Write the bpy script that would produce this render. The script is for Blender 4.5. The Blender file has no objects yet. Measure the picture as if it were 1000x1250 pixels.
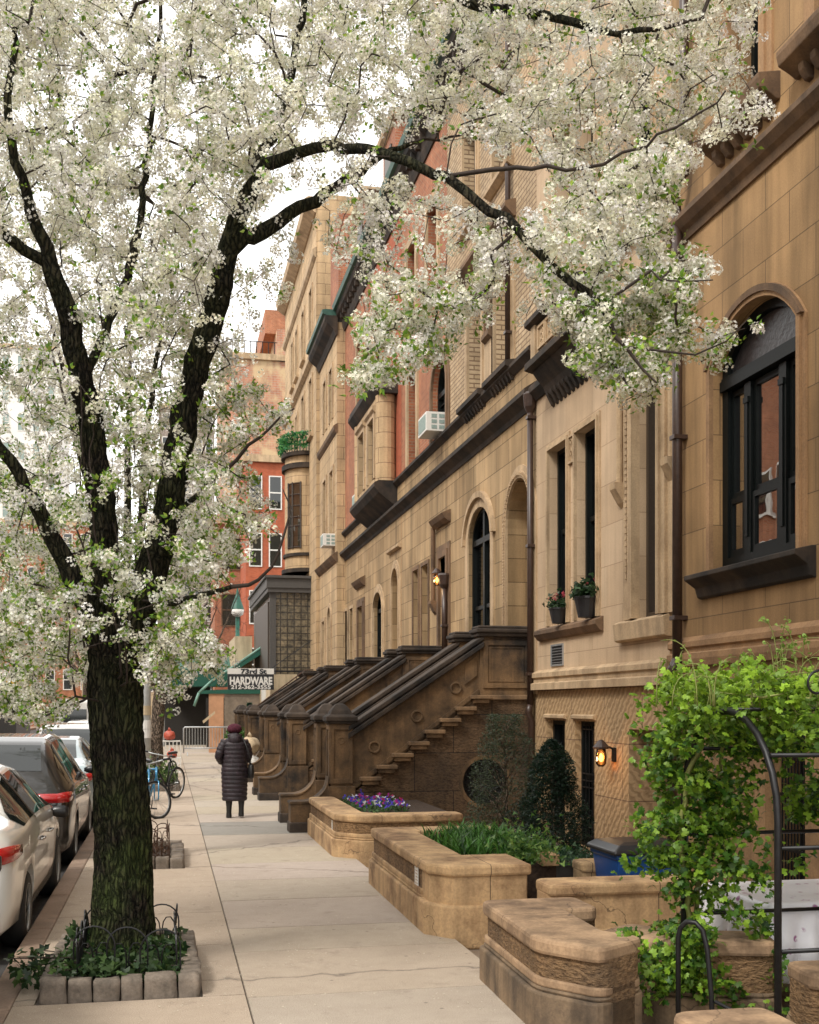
import bpy, bmesh, math, random
import numpy as np
from mathutils import Vector, Matrix, noise
from mathutils.geometry import tessellate_polygon
random.seed(7); rng = np.random.default_rng(11)
SC = bpy.context.scene; COL = SC.collection
PI = math.pi
# ------------------------------------------------------------------ camera model (x right across the street, y along it, z up)
F = 1400.0; H = 2.0; TH = math.atan(295.0/F); CT, ST = math.cos(TH), math.sin(TH)
def P(px, py, Z):
    tx = (px-500)/F; tz = (862-py)/F
    return Vector((Z*(ST+tx*CT), Z*(CT-tx*ST), H+Z*tz))
def S(px, d=5.9):
    t = (px-500)/F
    return d*(CT-t*ST)/(ST+t*CT)
def ZH(px, py, d=5.9):
    s = S(px, d); Zd = d*ST+s*CT
    return H+(862-py)*Zd/F
def G(px, py, z=0.0):
    Z = (H-z)*F/(py-862)
    p = P(px, py, Z); return p
# ------------------------------------------------------------------ mesh builder
class MB:
    def __init__(s): s.v = []; s.f = []
    def add(s, vs, fs):
        n = len(s.v); s.v += [tuple(v) for v in vs]; s.f += [tuple(i+n for i in f) for f in fs]; return s
    def box(s, x0, x1, y0, y1, z0, z1):
        if x0 > x1: x0, x1 = x1, x0
        if y0 > y1: y0, y1 = y1, y0
        return s.add([(x0,y0,z0),(x1,y0,z0),(x1,y1,z0),(x0,y1,z0),(x0,y0,z1),(x1,y0,z1),(x1,y1,z1),(x0,y1,z1)],
                     [(0,3,2,1),(4,5,6,7),(0,1,5,4),(1,2,6,5),(2,3,7,6),(3,0,4,7)])
    def prism(s, poly, axis, a, b):
        """poly of 2-D points extruded along axis; axis 0: (y,z), 1: (x,z), 2: (x,y)"""
        def m(p, t): return (t,p[0],p[1]) if axis == 0 else ((p[0],t,p[1]) if axis == 1 else (p[0],p[1],t))
        n = len(poly); vs = [m(p,a) for p in poly]+[m(p,b) for p in poly]
        ar = sum(poly[i][0]*poly[(i+1)%n][1]-poly[(i+1)%n][0]*poly[i][1] for i in range(n))
        flip = (ar > 0) == (axis != 1)
        if b < a: flip = not flip
        fs = [tuple(range(n))[::-1], tuple(range(n,2*n))]+[(i,(i+1)%n,(i+1)%n+n,i+n) for i in range(n)]
        if not flip: fs = [f[::-1] for f in fs]
        return s.add(vs, fs)
    def ring(s, outer, inner, axis, a, b):
        def m(p, t): return (t,p[0],p[1]) if axis == 0 else ((p[0],t,p[1]) if axis == 1 else (p[0],p[1],t))
        n = len(outer)
        vs = [m(p,a) for p in outer]+[m(p,a) for p in inner]+[m(p,b) for p in outer]+[m(p,b) for p in inner]
        fs = []
        for i in range(n):
            j = (i+1)%n
            fs += [(i,j,n+j,n+i),(2*n+i,3*n+i,3*n+j,2*n+j),(i,2*n+i,2*n+j,j),(n+i,n+j,3*n+j,3*n+i)]
        return s.add(vs, fs)
    def tube(s, pts, r, n=8, caps=True, flat=None):
        pts = [Vector(p) for p in pts]; rs = r if isinstance(r,(list,tuple)) else [r]*len(pts)
        vs = []; up = None
        for i, p in enumerate(pts):
            t = (pts[min(i+1,len(pts)-1)]-pts[max(i-1,0)])
            if t.length < 1e-9: t = Vector((0,0,1))
            t.normalize()
            if up is None: up = Vector((0,0,1)) if abs(t.z) < .9 else Vector((1,0,0))
            a = up-t*up.dot(t)
            if a.length < 1e-6: a = t.orthogonal()
            a.normalize(); b = t.cross(a); up = a
            for k in range(n):
                q = 2*PI*k/n; vs.append(p+(a*math.cos(q)+b*math.sin(q))*rs[i])
        fs = []
        for i in range(len(pts)-1):
            for k in range(n):
                fs.append((i*n+k,i*n+(k+1)%n,(i+1)*n+(k+1)%n,(i+1)*n+k))
        if caps: fs += [tuple(range(n))[::-1], tuple(range((len(pts)-1)*n,len(pts)*n))]
        return s.add(vs, fs)
    def lathe(s, prof, c=(0,0,0), n=24, sx=1, sy=1):
        vs = []
        for r, z in prof:
            for k in range(n):
                q = 2*PI*k/n; vs.append((c[0]+r*math.cos(q)*sx,c[1]+r*math.sin(q)*sy,c[2]+z))
        fs = [(i*n+k,i*n+(k+1)%n,(i+1)*n+(k+1)%n,(i+1)*n+k) for i in range(len(prof)-1) for k in range(n)]
        fs += [tuple(range(n))[::-1], tuple(range((len(prof)-1)*n,len(prof)*n))]
        return s.add(vs, fs)
    def loft(s, rings, close=True, caps=True):
        n = len(rings[0]); vs = [p for r in rings for p in r]; fs = []
        for i in range(len(rings)-1):
            for k in range(n if close else n-1):
                fs.append((i*n+k,i*n+(k+1)%n,(i+1)*n+(k+1)%n,(i+1)*n+k))
        if caps and close: fs += [tuple(range(n))[::-1], tuple(range((len(rings)-1)*n,len(rings)*n))]
        return s.add(vs, fs)
    def torus(s, c, R, r, ax=0, n=36, m=8):
        pts = []
        for i in range(n+1):
            q = 2*PI*i/n; a, b = R*math.cos(q), R*math.sin(q)
            pts.append((c[0],c[1]+a,c[2]+b) if ax == 0 else ((c[0]+a,c[1],c[2]+b) if ax == 1 else (c[0]+a,c[1]+b,c[2])))
        return s.tube(pts, r, m, caps=False)
    def build(s, name, mat, parent=None, smooth=False, bevel=0, sub=0, angle=None):
        me = bpy.data.meshes.new(name); me.from_pydata(s.v, [], s.f); me.validate(); me.update()
        return link(name, me, mat, parent, smooth, bevel, sub)
def link(name, me, mat, parent=None, smooth=False, bevel=0, sub=0):
    if mat: me.materials.append(mat)
    if smooth: me.polygons.foreach_set('use_smooth', [True]*len(me.polygons))
    o = bpy.data.objects.new(name, me); COL.objects.link(o)
    if parent is not None:
        o.parent = parent
        o.matrix_parent_inverse = parent.matrix_basis.inverted() if parent.parent is None else Matrix.Identity(4)
    if bevel:
        m = o.modifiers.new('bevel','BEVEL'); m.width = bevel; m.segments = 2; m.limit_method = 'ANGLE'; m.angle_limit = math.radians(40)
    if sub:
        m = o.modifiers.new('subdivision','SUBSURF'); m.levels = sub; m.render_levels = sub
    return o
def npmesh(name, verts, faces_flat, loop_tot, mat, parent=None, tint=None, smooth=False):
    """big mesh through numpy; faces_flat: vertex index per loop, loop_tot: verts per face (int); tint: per-face colour n x 3"""
    me = bpy.data.meshes.new(name); nv = len(verts); nl = len(faces_flat); nf = nl//loop_tot
    me.vertices.add(nv); me.vertices.foreach_set('co', np.asarray(verts,dtype=np.float32).ravel())
    me.loops.add(nl); me.loops.foreach_set('vertex_index', np.asarray(faces_flat,dtype=np.int32).ravel())
    me.polygons.add(nf); me.polygons.foreach_set('loop_start', np.arange(0,nl,loop_tot,dtype=np.int32))
    try: me.polygons.foreach_set('loop_total', np.full(nf,loop_tot,dtype=np.int32))
    except Exception: pass
    me.update(calc_edges=True)
    if tint is not None:
        a = me.attributes.new('tint','FLOAT_COLOR','FACE')
        a.data.foreach_set('color', np.concatenate([tint,np.ones((nf,1))],1).astype(np.float32).ravel())
    return link(name, me, mat, parent, smooth)
def tag(o, label=None, cat=None, group=None, kind=None):
    if label: o['label'] = label
    if cat: o['category'] = cat
    if group: o['group'] = group
    if kind: o['kind'] = kind
    return o
def thing(name, label, cat, loc=(0,0,0), group=None, kind=None, rz=0):
    o = bpy.data.objects.new(name, None); COL.objects.link(o); o.location = loc; o.rotation_euler = (0,0,rz); o.empty_display_size = .2
    return tag(o, label, cat, group, kind)
def local(parent_obj, o):
    o.parent = parent_obj; o.matrix_parent_inverse = Matrix.Identity(4); return o
def copy_tree(o, parent=None):
    c = o.copy(); COL.objects.link(c)
    if parent is not None: c.parent = parent
    for ch in list(o.children): copy_tree(ch, c)
    return c
# ------------------------------------------------------------------ materials
def newmat(name):
    m = bpy.data.materials.new(name); m.use_nodes = True; nt = m.node_tree; nt.nodes.clear()
    out = nt.nodes.new('ShaderNodeOutputMaterial'); b = nt.nodes.new('ShaderNodeBsdfPrincipled'); nt.links.new(b.outputs[0], out.inputs[0])
    return m, nt, b
def N(nt, t, **kw):
    n = nt.nodes.new('ShaderNode'+t)
    for k, v in kw.items():
        if k.startswith('i_'):
            key = k[2:].replace('_',' '); n.inputs[int(key) if key.isdigit() else key].default_value = v
        else: setattr(n, k, v)
    return n
def rgb(*c): return (c[0],c[1],c[2],1)
def srgb(r,g,b):
    f = lambda c: (c/255/12.92) if c/255 <= .04045 else ((c/255+.055)/1.055)**2.4
    return (f(r),f(g),f(b),1)
def mixc(nt, a, b, fac, mode='MIX'):
    n = nt.nodes.new('ShaderNodeMix'); n.data_type = 'RGBA'; n.blend_type = mode
    for sock, v in ((n.inputs[6],a),(n.inputs[7],b),(n.inputs[0],fac)):
        if hasattr(v,'is_output'): nt.links.new(v, sock)
        else: sock.default_value = v
    return n.outputs[2]
def ramp(nt, src, stops):
    r = nt.nodes.new('ShaderNodeValToRGB'); nt.links.new(src, r.inputs[0]); e = r.color_ramp.elements
    while len(e) > 1: e.remove(e[-1])
    for i, (p, c) in enumerate(stops):
        el = e[0] if i == 0 else e.new(p)
        el.position = p; el.color = c if len(c) == 4 else (*c,1)
    return r.outputs[0]
def noi(nt, vec, scale, detail=4, rough=.55, sc=None):
    n = N(nt,'TexNoise'); n.inputs['Scale'].default_value = scale; n.inputs['Detail'].default_value = detail; n.inputs['Roughness'].default_value = rough
    if sc is not None:
        m = N(nt,'Mapping'); m.inputs['Scale'].default_value = sc; nt.links.new(vec, m.inputs[0]); vec = m.outputs[0]
    nt.links.new(vec, n.inputs['Vector']); return n.outputs[0]
def bump(nt, b, h, strength=.3, dist=.02, prev=None):
    n = N(nt,'Bump'); n.inputs['Strength'].default_value = strength; n.inputs['Distance'].default_value = dist
    nt.links.new(h, n.inputs['Height'])
    if prev is not None: nt.links.new(prev, n.inputs['Normal'])
    nt.links.new(n.outputs[0], b.inputs['Normal']); return n.outputs[0]
def wall_uv(nt):
    g = N(nt,'NewGeometry'); sp = N(nt,'SeparateXYZ'); sn = N(nt,'SeparateXYZ')
    nt.links.new(g.outputs['Position'], sp.inputs[0]); nt.links.new(g.outputs['True Normal'], sn.inputs[0])
    ab = N(nt,'Math',operation='ABSOLUTE'); nt.links.new(sn.outputs[0], ab.inputs[0])
    gt = N(nt,'Math',operation='GREATER_THAN'); nt.links.new(ab.outputs[0], gt.inputs[0]); gt.inputs[1].default_value = .6
    mx = nt.nodes.new('ShaderNodeMix'); mx.data_type = 'FLOAT'
    nt.links.new(gt.outputs[0], mx.inputs[0]); nt.links.new(sp.outputs[0], mx.inputs[2]); nt.links.new(sp.outputs[1], mx.inputs[3])
    c = N(nt,'CombineXYZ'); nt.links.new(mx.outputs[0], c.inputs[0]); nt.links.new(sp.outputs[2], c.inputs[1])
    return c.outputs[0], g.outputs['Position']
def brickmat(name, c1, c2, mortar, bw=.21, bh=.072, ms=.008, offs=.5, blotch=(.75,1.15), streak=.35, bumps=.4, rough=.9, grime=None, fine=30, shift=(0,0,0), rockface=0):
    m, nt, b = newmat(name); uv, pos = wall_uv(nt)
    br = N(nt,'TexBrick'); br.offset = offs
    mp = N(nt,'Mapping'); mp.inputs['Location'].default_value = shift; nt.links.new(uv, mp.inputs[0]); nt.links.new(mp.outputs[0], br.inputs['Vector'])
    for k, v in (('Color1',c1),('Color2',c2),('Mortar',mortar),('Scale',1.0),('Mortar Size',ms),('Mortar Smooth',.3),('Bias',0.0),('Brick Width',bw),('Row Height',bh)):
        br.inputs[k].default_value = v
    n1 = noi(nt, pos, .9, 5, .6); col = mixc(nt, br.outputs[0], ramp(nt, n1, [(.3,(blotch[0],)*3),(.7,(blotch[1],)*3)]), 1.0, 'MULTIPLY')
    n2 = noi(nt, pos, 1, 4, .6, (3,3,.25)); col = mixc(nt, col, ramp(nt, n2, [(.35,(1-streak,1-streak,1-streak*1.05)),(.62,(1,1,1))]), 1.0, 'MULTIPLY')
    n3 = noi(nt, pos, fine, 3, .6); col = mixc(nt, col, ramp(nt, n3, [(.25,(.84,.84,.84)),(.75,(1.1,1.1,1.1))]), 1.0, 'MULTIPLY')
    if grime:
        n4 = noi(nt, pos, .55, 6, .65, (1,1,.7)); col = mixc(nt, col, grime[0], ramp(nt, n4, [(grime[1],(0,0,0)),(grime[2],(1,1,1))]))
    nt.links.new(col, b.inputs['Base Color']); b.inputs['Roughness'].default_value = rough
    iv = N(nt,'Math',operation='SUBTRACT'); iv.inputs[0].default_value = 1; nt.links.new(br.outputs['Fac'], iv.inputs[1])
    p = bump(nt, b, n3, bumps*.6, .006)
    if rockface:
        n5 = noi(nt, pos, 22, 4, .6, (1,1,2.2)); col2 = mixc(nt, col, ramp(nt, n5, [(.32,(.45,.42,.4)),(.6,(1.1,1.1,1.1))]), 1.0, 'MULTIPLY'); nt.links.new(col2, b.inputs['Base Color']); p = bump(nt, b, n5, 1.0, rockface, p)
    bump(nt, b, iv.outputs[0], bumps, .01, p); return m
def plain(name, col, rough=.6, metal=0, var=.12, scale=12, bumpd=0, spec=.5, coat=0):
    m, nt, b = newmat(name); g = N(nt,'NewGeometry')
    n = noi(nt, g.outputs['Position'], scale, 4, .6)
    c = mixc(nt, col, ramp(nt, n, [(.3,(1-var,)*3),(.7,(1+var,)*3)]), 1.0, 'MULTIPLY')
    nt.links.new(c, b.inputs['Base Color']); b.inputs['Roughness'].default_value = rough; b.inputs['Metallic'].default_value = metal
    b.inputs['Specular IOR Level'].default_value = spec
    if coat: b.inputs['Coat Weight'].default_value = coat; b.inputs['Coat Roughness'].default_value = .04
    if bumpd: bump(nt, b, n, .6, bumpd)
    return m
def grimy(name, light, dark, lo=.4, hi=.6, scale=1.4, rough=.88, bd=.012, fine=45, streaks=.3, joints=0):
    m, nt, b = newmat(name); g = N(nt,'NewGeometry'); pos = g.outputs['Position']
    n1 = noi(nt, pos, scale, 7, .65); n2 = noi(nt, pos, fine, 3, .6); n3 = noi(nt, pos, 1, 5, .6, (5,5,.6))
    c = mixc(nt, light, dark, ramp(nt, n1, [(lo,(0,0,0)),(hi,(1,1,1))]))
    c = mixc(nt, c, ramp(nt, n3, [(.35,(1-streaks,)*3),(.6,(1,1,1))]), 1.0, 'MULTIPLY')
    c = mixc(nt, c, ramp(nt, n2, [(.25,(.8,.8,.8)),(.75,(1.15,1.15,1.15))]), 1.0, 'MULTIPLY')
    if joints:
        sp = N(nt,'SeparateXYZ'); nt.links.new(pos, sp.inputs[0]); fr = []
        for k in (0,1):
            a1 = N(nt,'Math',operation='PINGPONG'); nt.links.new(sp.outputs[k], a1.inputs[0]); a1.inputs[1].default_value = joints*(.5+.13*k); a2 = N(nt,'Math',operation='LESS_THAN'); nt.links.new(a1.outputs[0], a2.inputs[0]); a2.inputs[1].default_value = .0035; fr.append(a2.outputs[0])
        mx_ = N(nt,'Math',operation='MAXIMUM'); nt.links.new(fr[0], mx_.inputs[0]); nt.links.new(fr[1], mx_.inputs[1]); c = mixc(nt, c, rgb(.06,.04,.025), mx_.outputs[0])
        vc = N(nt,'TexVoronoi',feature='DISTANCE_TO_EDGE'); vc.inputs['Scale'].default_value = 1.1; nq = N(nt,'TexNoise'); nq.inputs['Scale'].default_value = 4; nq.inputs['Detail'].default_value = 6; nt.links.new(pos, nq.inputs['Vector']); s1 = N(nt,'VectorMath',operation='SCALE'); s1.inputs['Scale'].default_value = .4; nt.links.new(nq.outputs['Color'], s1.inputs[0]); s2 = N(nt,'VectorMath',operation='ADD'); nt.links.new(pos, s2.inputs[0]); nt.links.new(s1.outputs[0], s2.inputs[1]); nt.links.new(s2.outputs[0], vc.inputs['Vector'])
        n9 = noi(nt, pos, .9, 2, .5); ck = ramp(nt, vc.outputs['Distance'], [(.0,(.8,)*3),(.008,(0,0,0))]); ck = mixc(nt, ck, ramp(nt, n9, [(.5,(0,0,0)),(.56,(1,1,1))]), 1.0, 'MULTIPLY'); c = mixc(nt, c, rgb(.05,.03,.02), ck)
    nt.links.new(c, b.inputs['Base Color']); b.inputs['Roughness'].default_value = rough
    p = bump(nt, b, n2, .5, bd*.5); bump(nt, b, n1, .35, bd, p); return m
def glassmat(name, tint=(.55,.6,.6,1), refl=1.45, fac=.55, rough=.01):
    m = bpy.data.materials.new(name); m.use_nodes = True; nt = m.node_tree; nt.nodes.clear()
    out = nt.nodes.new('ShaderNodeOutputMaterial'); t = N(nt,'BsdfTransparent'); t.inputs[0].default_value = tint
    gl = N(nt,'BsdfGlossy'); gl.inputs['Roughness'].default_value = rough; fr = N(nt,'Fresnel'); fr.inputs[0].default_value = refl
    ad = N(nt,'Math',operation='ADD',use_clamp=True); nt.links.new(fr.outputs[0], ad.inputs[0]); ad.inputs[1].default_value = fac*.35
    g = N(nt,'NewGeometry'); nz = noi(nt, g.outputs['Position'], 1.3, 2, .5); bp = N(nt,'Bump'); bp.inputs['Strength'].default_value = .12; bp.inputs['Distance'].default_value = .03
    nt.links.new(nz, bp.inputs['Height']); nt.links.new(bp.outputs[0], gl.inputs['Normal'])
    mx = N(nt,'MixShader'); nt.links.new(ad.outputs[0], mx.inputs[0]); nt.links.new(t.outputs[0], mx.inputs[1]); nt.links.new(gl.outputs[0], mx.inputs[2]); nt.links.new(mx.outputs[0], out.inputs[0])
    return m
def tintmat(name, rough=.6, trans=.35, spec=.3, mul=1.0):
    """leaf / petal: face colour attribute, diffuse + translucent"""
    m = bpy.data.materials.new(name); m.use_nodes = True; nt = m.node_tree; nt.nodes.clear()
    out = nt.nodes.new('ShaderNodeOutputMaterial'); a = N(nt,'Attribute'); a.attribute_name = 'tint'
    b = N(nt,'BsdfPrincipled'); b.inputs['Roughness'].default_value = rough; b.inputs['Specular IOR Level'].default_value = spec
    t = N(nt,'BsdfTranslucent'); mx = N(nt,'MixShader'); mx.inputs[0].default_value = trans
    nt.links.new(a.outputs[0], b.inputs['Base Color']); nt.links.new(a.outputs[0], t.inputs[0])
    nt.links.new(b.outputs[0], mx.inputs[1]); nt.links.new(t.outputs[0], mx.inputs[2]); nt.links.new(mx.outputs[0], out.inputs[0]); return m
def emis(name, col, st):
    m = bpy.data.materials.new(name); m.use_nodes = True; nt = m.node_tree; nt.nodes.clear()
    out = nt.nodes.new('ShaderNodeOutputMaterial'); e = N(nt,'Emission'); e.inputs[0].default_value = col; e.inputs[1].default_value = st
    nt.links.new(e.outputs[0], out.inputs[0]); return m
M = {}
M['b1'] = brickmat('warm_sandstone', rgb(.45,.275,.128), rgb(.345,.205,.092), rgb(.16,.095,.045), .92,.5,.006, blotch=(.72,1.15), streak=.42, bumps=.25, fine=60)
M['b1base'] = grimy('warm_sandstone_base', rgb(.37,.22,.105), rgb(.18,.105,.05), .42,.68, 1.2, bd=.006, streaks=.25)
M['b2'] = brickmat('pale_sandstone', rgb(.60,.44,.29), rgb(.53,.375,.235), rgb(.33,.22,.13), 1.1,.56,.005, blotch=(.85,1.1), streak=.22, bumps=.2, fine=60)
M['tan'] = brickmat('tan_ashlar', rgb(.50,.34,.18), rgb(.36,.235,.115), rgb(.14,.085,.04), .78,.42,.008, blotch=(.78,1.12), streak=.42, bumps=.3, fine=50)
M['tan2'] = brickmat('light_ashlar', rgb(.6,.42,.24), rgb(.52,.36,.2), rgb(.22,.14,.08), .9,.4,.01, streak=.3)
M['trim_tan'] = grimy('tan_trim_stone', rgb(.53,.38,.23), rgb(.32,.215,.12), .45,.72, 1.6, bd=.005)
M['trim_b1'] = grimy('warm_trim_stone', rgb(.40,.235,.115), rgb(.20,.115,.06), .42,.72, 1.6, bd=.005, streaks=.2)
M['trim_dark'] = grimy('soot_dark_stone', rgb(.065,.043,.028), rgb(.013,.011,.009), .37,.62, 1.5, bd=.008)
M['trim_mid'] = grimy('brown_trim_stone', rgb(.22,.13,.07), rgb(.07,.045,.028), .4,.7, 1.3, bd=.008)
M['redbrick'] = brickmat('red_brick', rgb(.44,.15,.07), rgb(.30,.09,.045), rgb(.36,.24,.16), .21,.075,.010, blotch=(.8,1.15), streak=.25)
M['pinkbrick'] = brickmat('pink_brick', rgb(.47,.165,.075), rgb(.33,.10,.045), rgb(.36,.24,.15), .21,.075,.010, blotch=(.8,1.15), streak=.25)
M['paleb'] = brickmat('buff_brick', rgb(.58,.43,.27), rgb(.48,.34,.2), rgb(.24,.155,.09), .3,.09,.014, streak=.2)
M['orangebrick'] = brickmat('orange_brick', rgb(.50,.115,.045), rgb(.38,.08,.03), rgb(.36,.15,.09), .21,.075,.008, blotch=(.85,1.1), streak=.2)
M['farbrick'] = brickmat('weathered_brick', rgb(.50,.22,.13), rgb(.44,.20,.12), rgb(.45,.3,.22), .5,.2,.03, blotch=(.8,1.15), streak=.35, grime=(rgb(.52,.38,.22),.48,.6), bumps=.1)
M['greybrick'] = brickmat('grey_brown_brick', rgb(.30,.24,.2), rgb(.24,.19,.16), rgb(.35,.3,.26), .5,.2,.03, streak=.3, bumps=.1)
M['whitewall'] = plain('white_render', rgb(.72,.7,.66), .8, var=.06, scale=.5)
M['cream'] = grimy('cream_stucco', rgb(.62,.5,.33), rgb(.5,.38,.24), .45,.7, .8, bd=.003)
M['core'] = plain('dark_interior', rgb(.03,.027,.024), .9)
M['roof'] = plain('roof_tar', rgb(.06,.055,.05), .9)
M['frame_blk'] = plain('black_painted_wood', rgb(.006,.008,.008), .45, var=.2, scale=30, spec=.15)
M['frame_brn'] = plain('dark_brown_frame', rgb(.05,.035,.025), .45, var=.2, scale=30)
M['frame_wht'] = plain('white_painted_wood', rgb(.7,.68,.63), .45, var=.05)
M['glass'] = glassmat('window_glass', (.5,.56,.55,1))
M['glass_bright'] = glassmat('reflecting_window_glass', (.5,.56,.55,1), fac=1.5); M['curtain'] = plain('pale_curtain', rgb(.62,.58,.48), .9, var=.1, scale=20)
M['blind'] = plain('grey_green_blind', rgb(.26,.33,.30), .8, var=.15, scale=15)
M['pipe'] = plain('dark_drain_pipe', rgb(.045,.025,.018), .4, var=.25, scale=20)
M['copper'] = plain('green_copper', rgb(.025,.085,.06), .55, var=.3, scale=8)
M['stoop'] = grimy('stoop_brownstone', rgb(.23,.135,.062), rgb(.022,.016,.012), .36,.62, 1.1, bd=.012, streaks=.45)
M['stoop_dk'] = grimy('stoop_soot', rgb(.075,.052,.036), rgb(.012,.010,.009), .38,.64, 1.6, bd=.008, streaks=.35)
M['stoop_step'] = grimy('stoop_steps', rgb(.27,.165,.085), rgb(.07,.045,.026), .42,.66, 2.2, bd=.008, streaks=.2)
M['stoop_wall'] = brickmat('rough_brownstone', rgb(.18,.108,.055), rgb(.125,.074,.038), rgb(.035,.024,.016), 1.3,.62,.008, blotch=(.6,1.25), streak=.4, bumps=.5, grime=(rgb(.035,.028,.022),.5,.68), fine=25, rockface=.02)
M['pl_tan'] = grimy('planter_tan_stone', rgb(.56,.37,.195), rgb(.26,.15,.075), .46,.66, 2.3, bd=.012, streaks=.35, joints=1.37)
M['pl_rough'] = brickmat('planter_tooled_stone', rgb(.40,.24,.115), rgb(.34,.20,.095), rgb(.3,.17,.08), 3.0,1.5,.001, blotch=(.65,1.2), streak=.4, bumps=.4, grime=(rgb(.09,.06,.035),.52,.72), rockface=.07)
M['pl_brn'] = grimy('planter_brown_stone', rgb(.40,.265,.155), rgb(.16,.10,.06), .42,.68, 2.6, bd=.012, streaks=.35, joints=1.5)
M['pl_dk'] = grimy('planter_weathered_base', rgb(.30,.205,.12), rgb(.12,.085,.055), .38,.65, 2.2, bd=.012, streaks=.5, joints=1.9)
M['slab'] = None
M['iron'] = plain('black_iron', rgb(.012,.012,.013), .45, .3, var=.3, scale=20)
M['rust'] = plain('rusty_iron', rgb(.07,.035,.02), .7, .2, var=.4, scale=20)
M['soil'] = plain('soil', rgb(.045,.028,.018), .95, var=.5, scale=25, bumpd=.02)
M['rubber'] = plain('tyre_rubber', rgb(.018,.018,.018), .75, var=.15)
M['chrome'] = plain('bright_metal', rgb(.6,.6,.6), .2, 1, var=.05)
M['steel'] = plain('galvanised_steel', rgb(.42,.43,.43), .45, .6, var=.12)
M['plastic_blk'] = plain('black_plastic', rgb(.018,.018,.02), .35, var=.1)
M['petal'] = tintmat('blossom_petals', .7, .3, .2)
M['leaf'] = tintmat('spring_leaves', .45, .35, .4)
# ------------------------------------------------------------------ camera, world, light
cam = bpy.data.cameras.new('camera'); co = bpy.data.objects.new('camera', cam); COL.objects.link(co); SC.camera = co
co.location = (0,0,H); co.rotation_euler = (PI/2,0,-TH)
cam.sensor_fit = 'HORIZONTAL'; cam.sensor_width = 28.8; cam.lens = 28.8*F/1000; cam.shift_y = (862-625)/1000.0
cam.clip_end = 1500; cam.clip_start = .05
cam.dof.use_dof = True; cam.dof.focus_distance = 9.0; cam.dof.aperture_fstop = 9.0
SUN_EL, SUN_AZ = math.radians(48), math.radians(-125)   # from behind-left, high, through thin cloud
w = bpy.data.worlds.new('World'); SC.world = w; w.use_nodes = True; nt = w.node_tree; nt.nodes.clear()
wo = nt.nodes.new('ShaderNodeOutputWorld'); bg = nt.nodes.new('ShaderNodeBackground'); sky = nt.nodes.new('ShaderNodeTexSky'); sky.sky_type = 'NISHITA'
sky.sun_disc = False; sky.sun_elevation = SUN_EL; sky.sun_rotation = SUN_AZ; sky.air_density = 1.0; sky.dust_density = 1.0; sky.ozone_density = 1.0
hs = nt.nodes.new('ShaderNodeHueSaturation'); hs.inputs['Saturation'].default_value = .10; hs.inputs['Value'].default_value = 1.0
tn = mixc(nt, (1,1,1,1), (1.0,.985,.955,1), 1.0, 'MIX')
nt.links.new(sky.outputs[0], hs.inputs['Color']); ov = mixc(nt, hs.outputs[0], (8.5,8.5,8.5,1), .75, 'MIX'); wc = mixc(nt, ov, tn, 1.0, 'MULTIPLY'); nt.links.new(wc, bg.inputs[0]); bg.inputs[1].default_value = .15
nt.links.new(bg.outputs[0], wo.inputs[0])
sl = bpy.data.lights.new('sun','SUN'); sl.energy = 1.5; sl.angle = math.radians(11); sl.color = (1,.95,.87); so = bpy.data.objects.new('sun', sl); COL.objects.link(so)
sdir = Vector((math.sin(SUN_AZ)*math.cos(SUN_EL), math.cos(SUN_AZ)*math.cos(SUN_EL), math.sin(SUN_EL)))   # towards the sun
so.rotation_euler = sdir.to_track_quat('Z','Y').to_euler(); so.location = sdir*60
SC.view_settings.view_transform = 'Standard'; SC.view_settings.look = 'None'; SC.view_settings.exposure = 0.82; SC.view_settings.gamma = 1
SC.cycles.max_bounces = 8; SC.cycles.transparent_max_bounces = 12; SC.cycles.use_denoising = True
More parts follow.
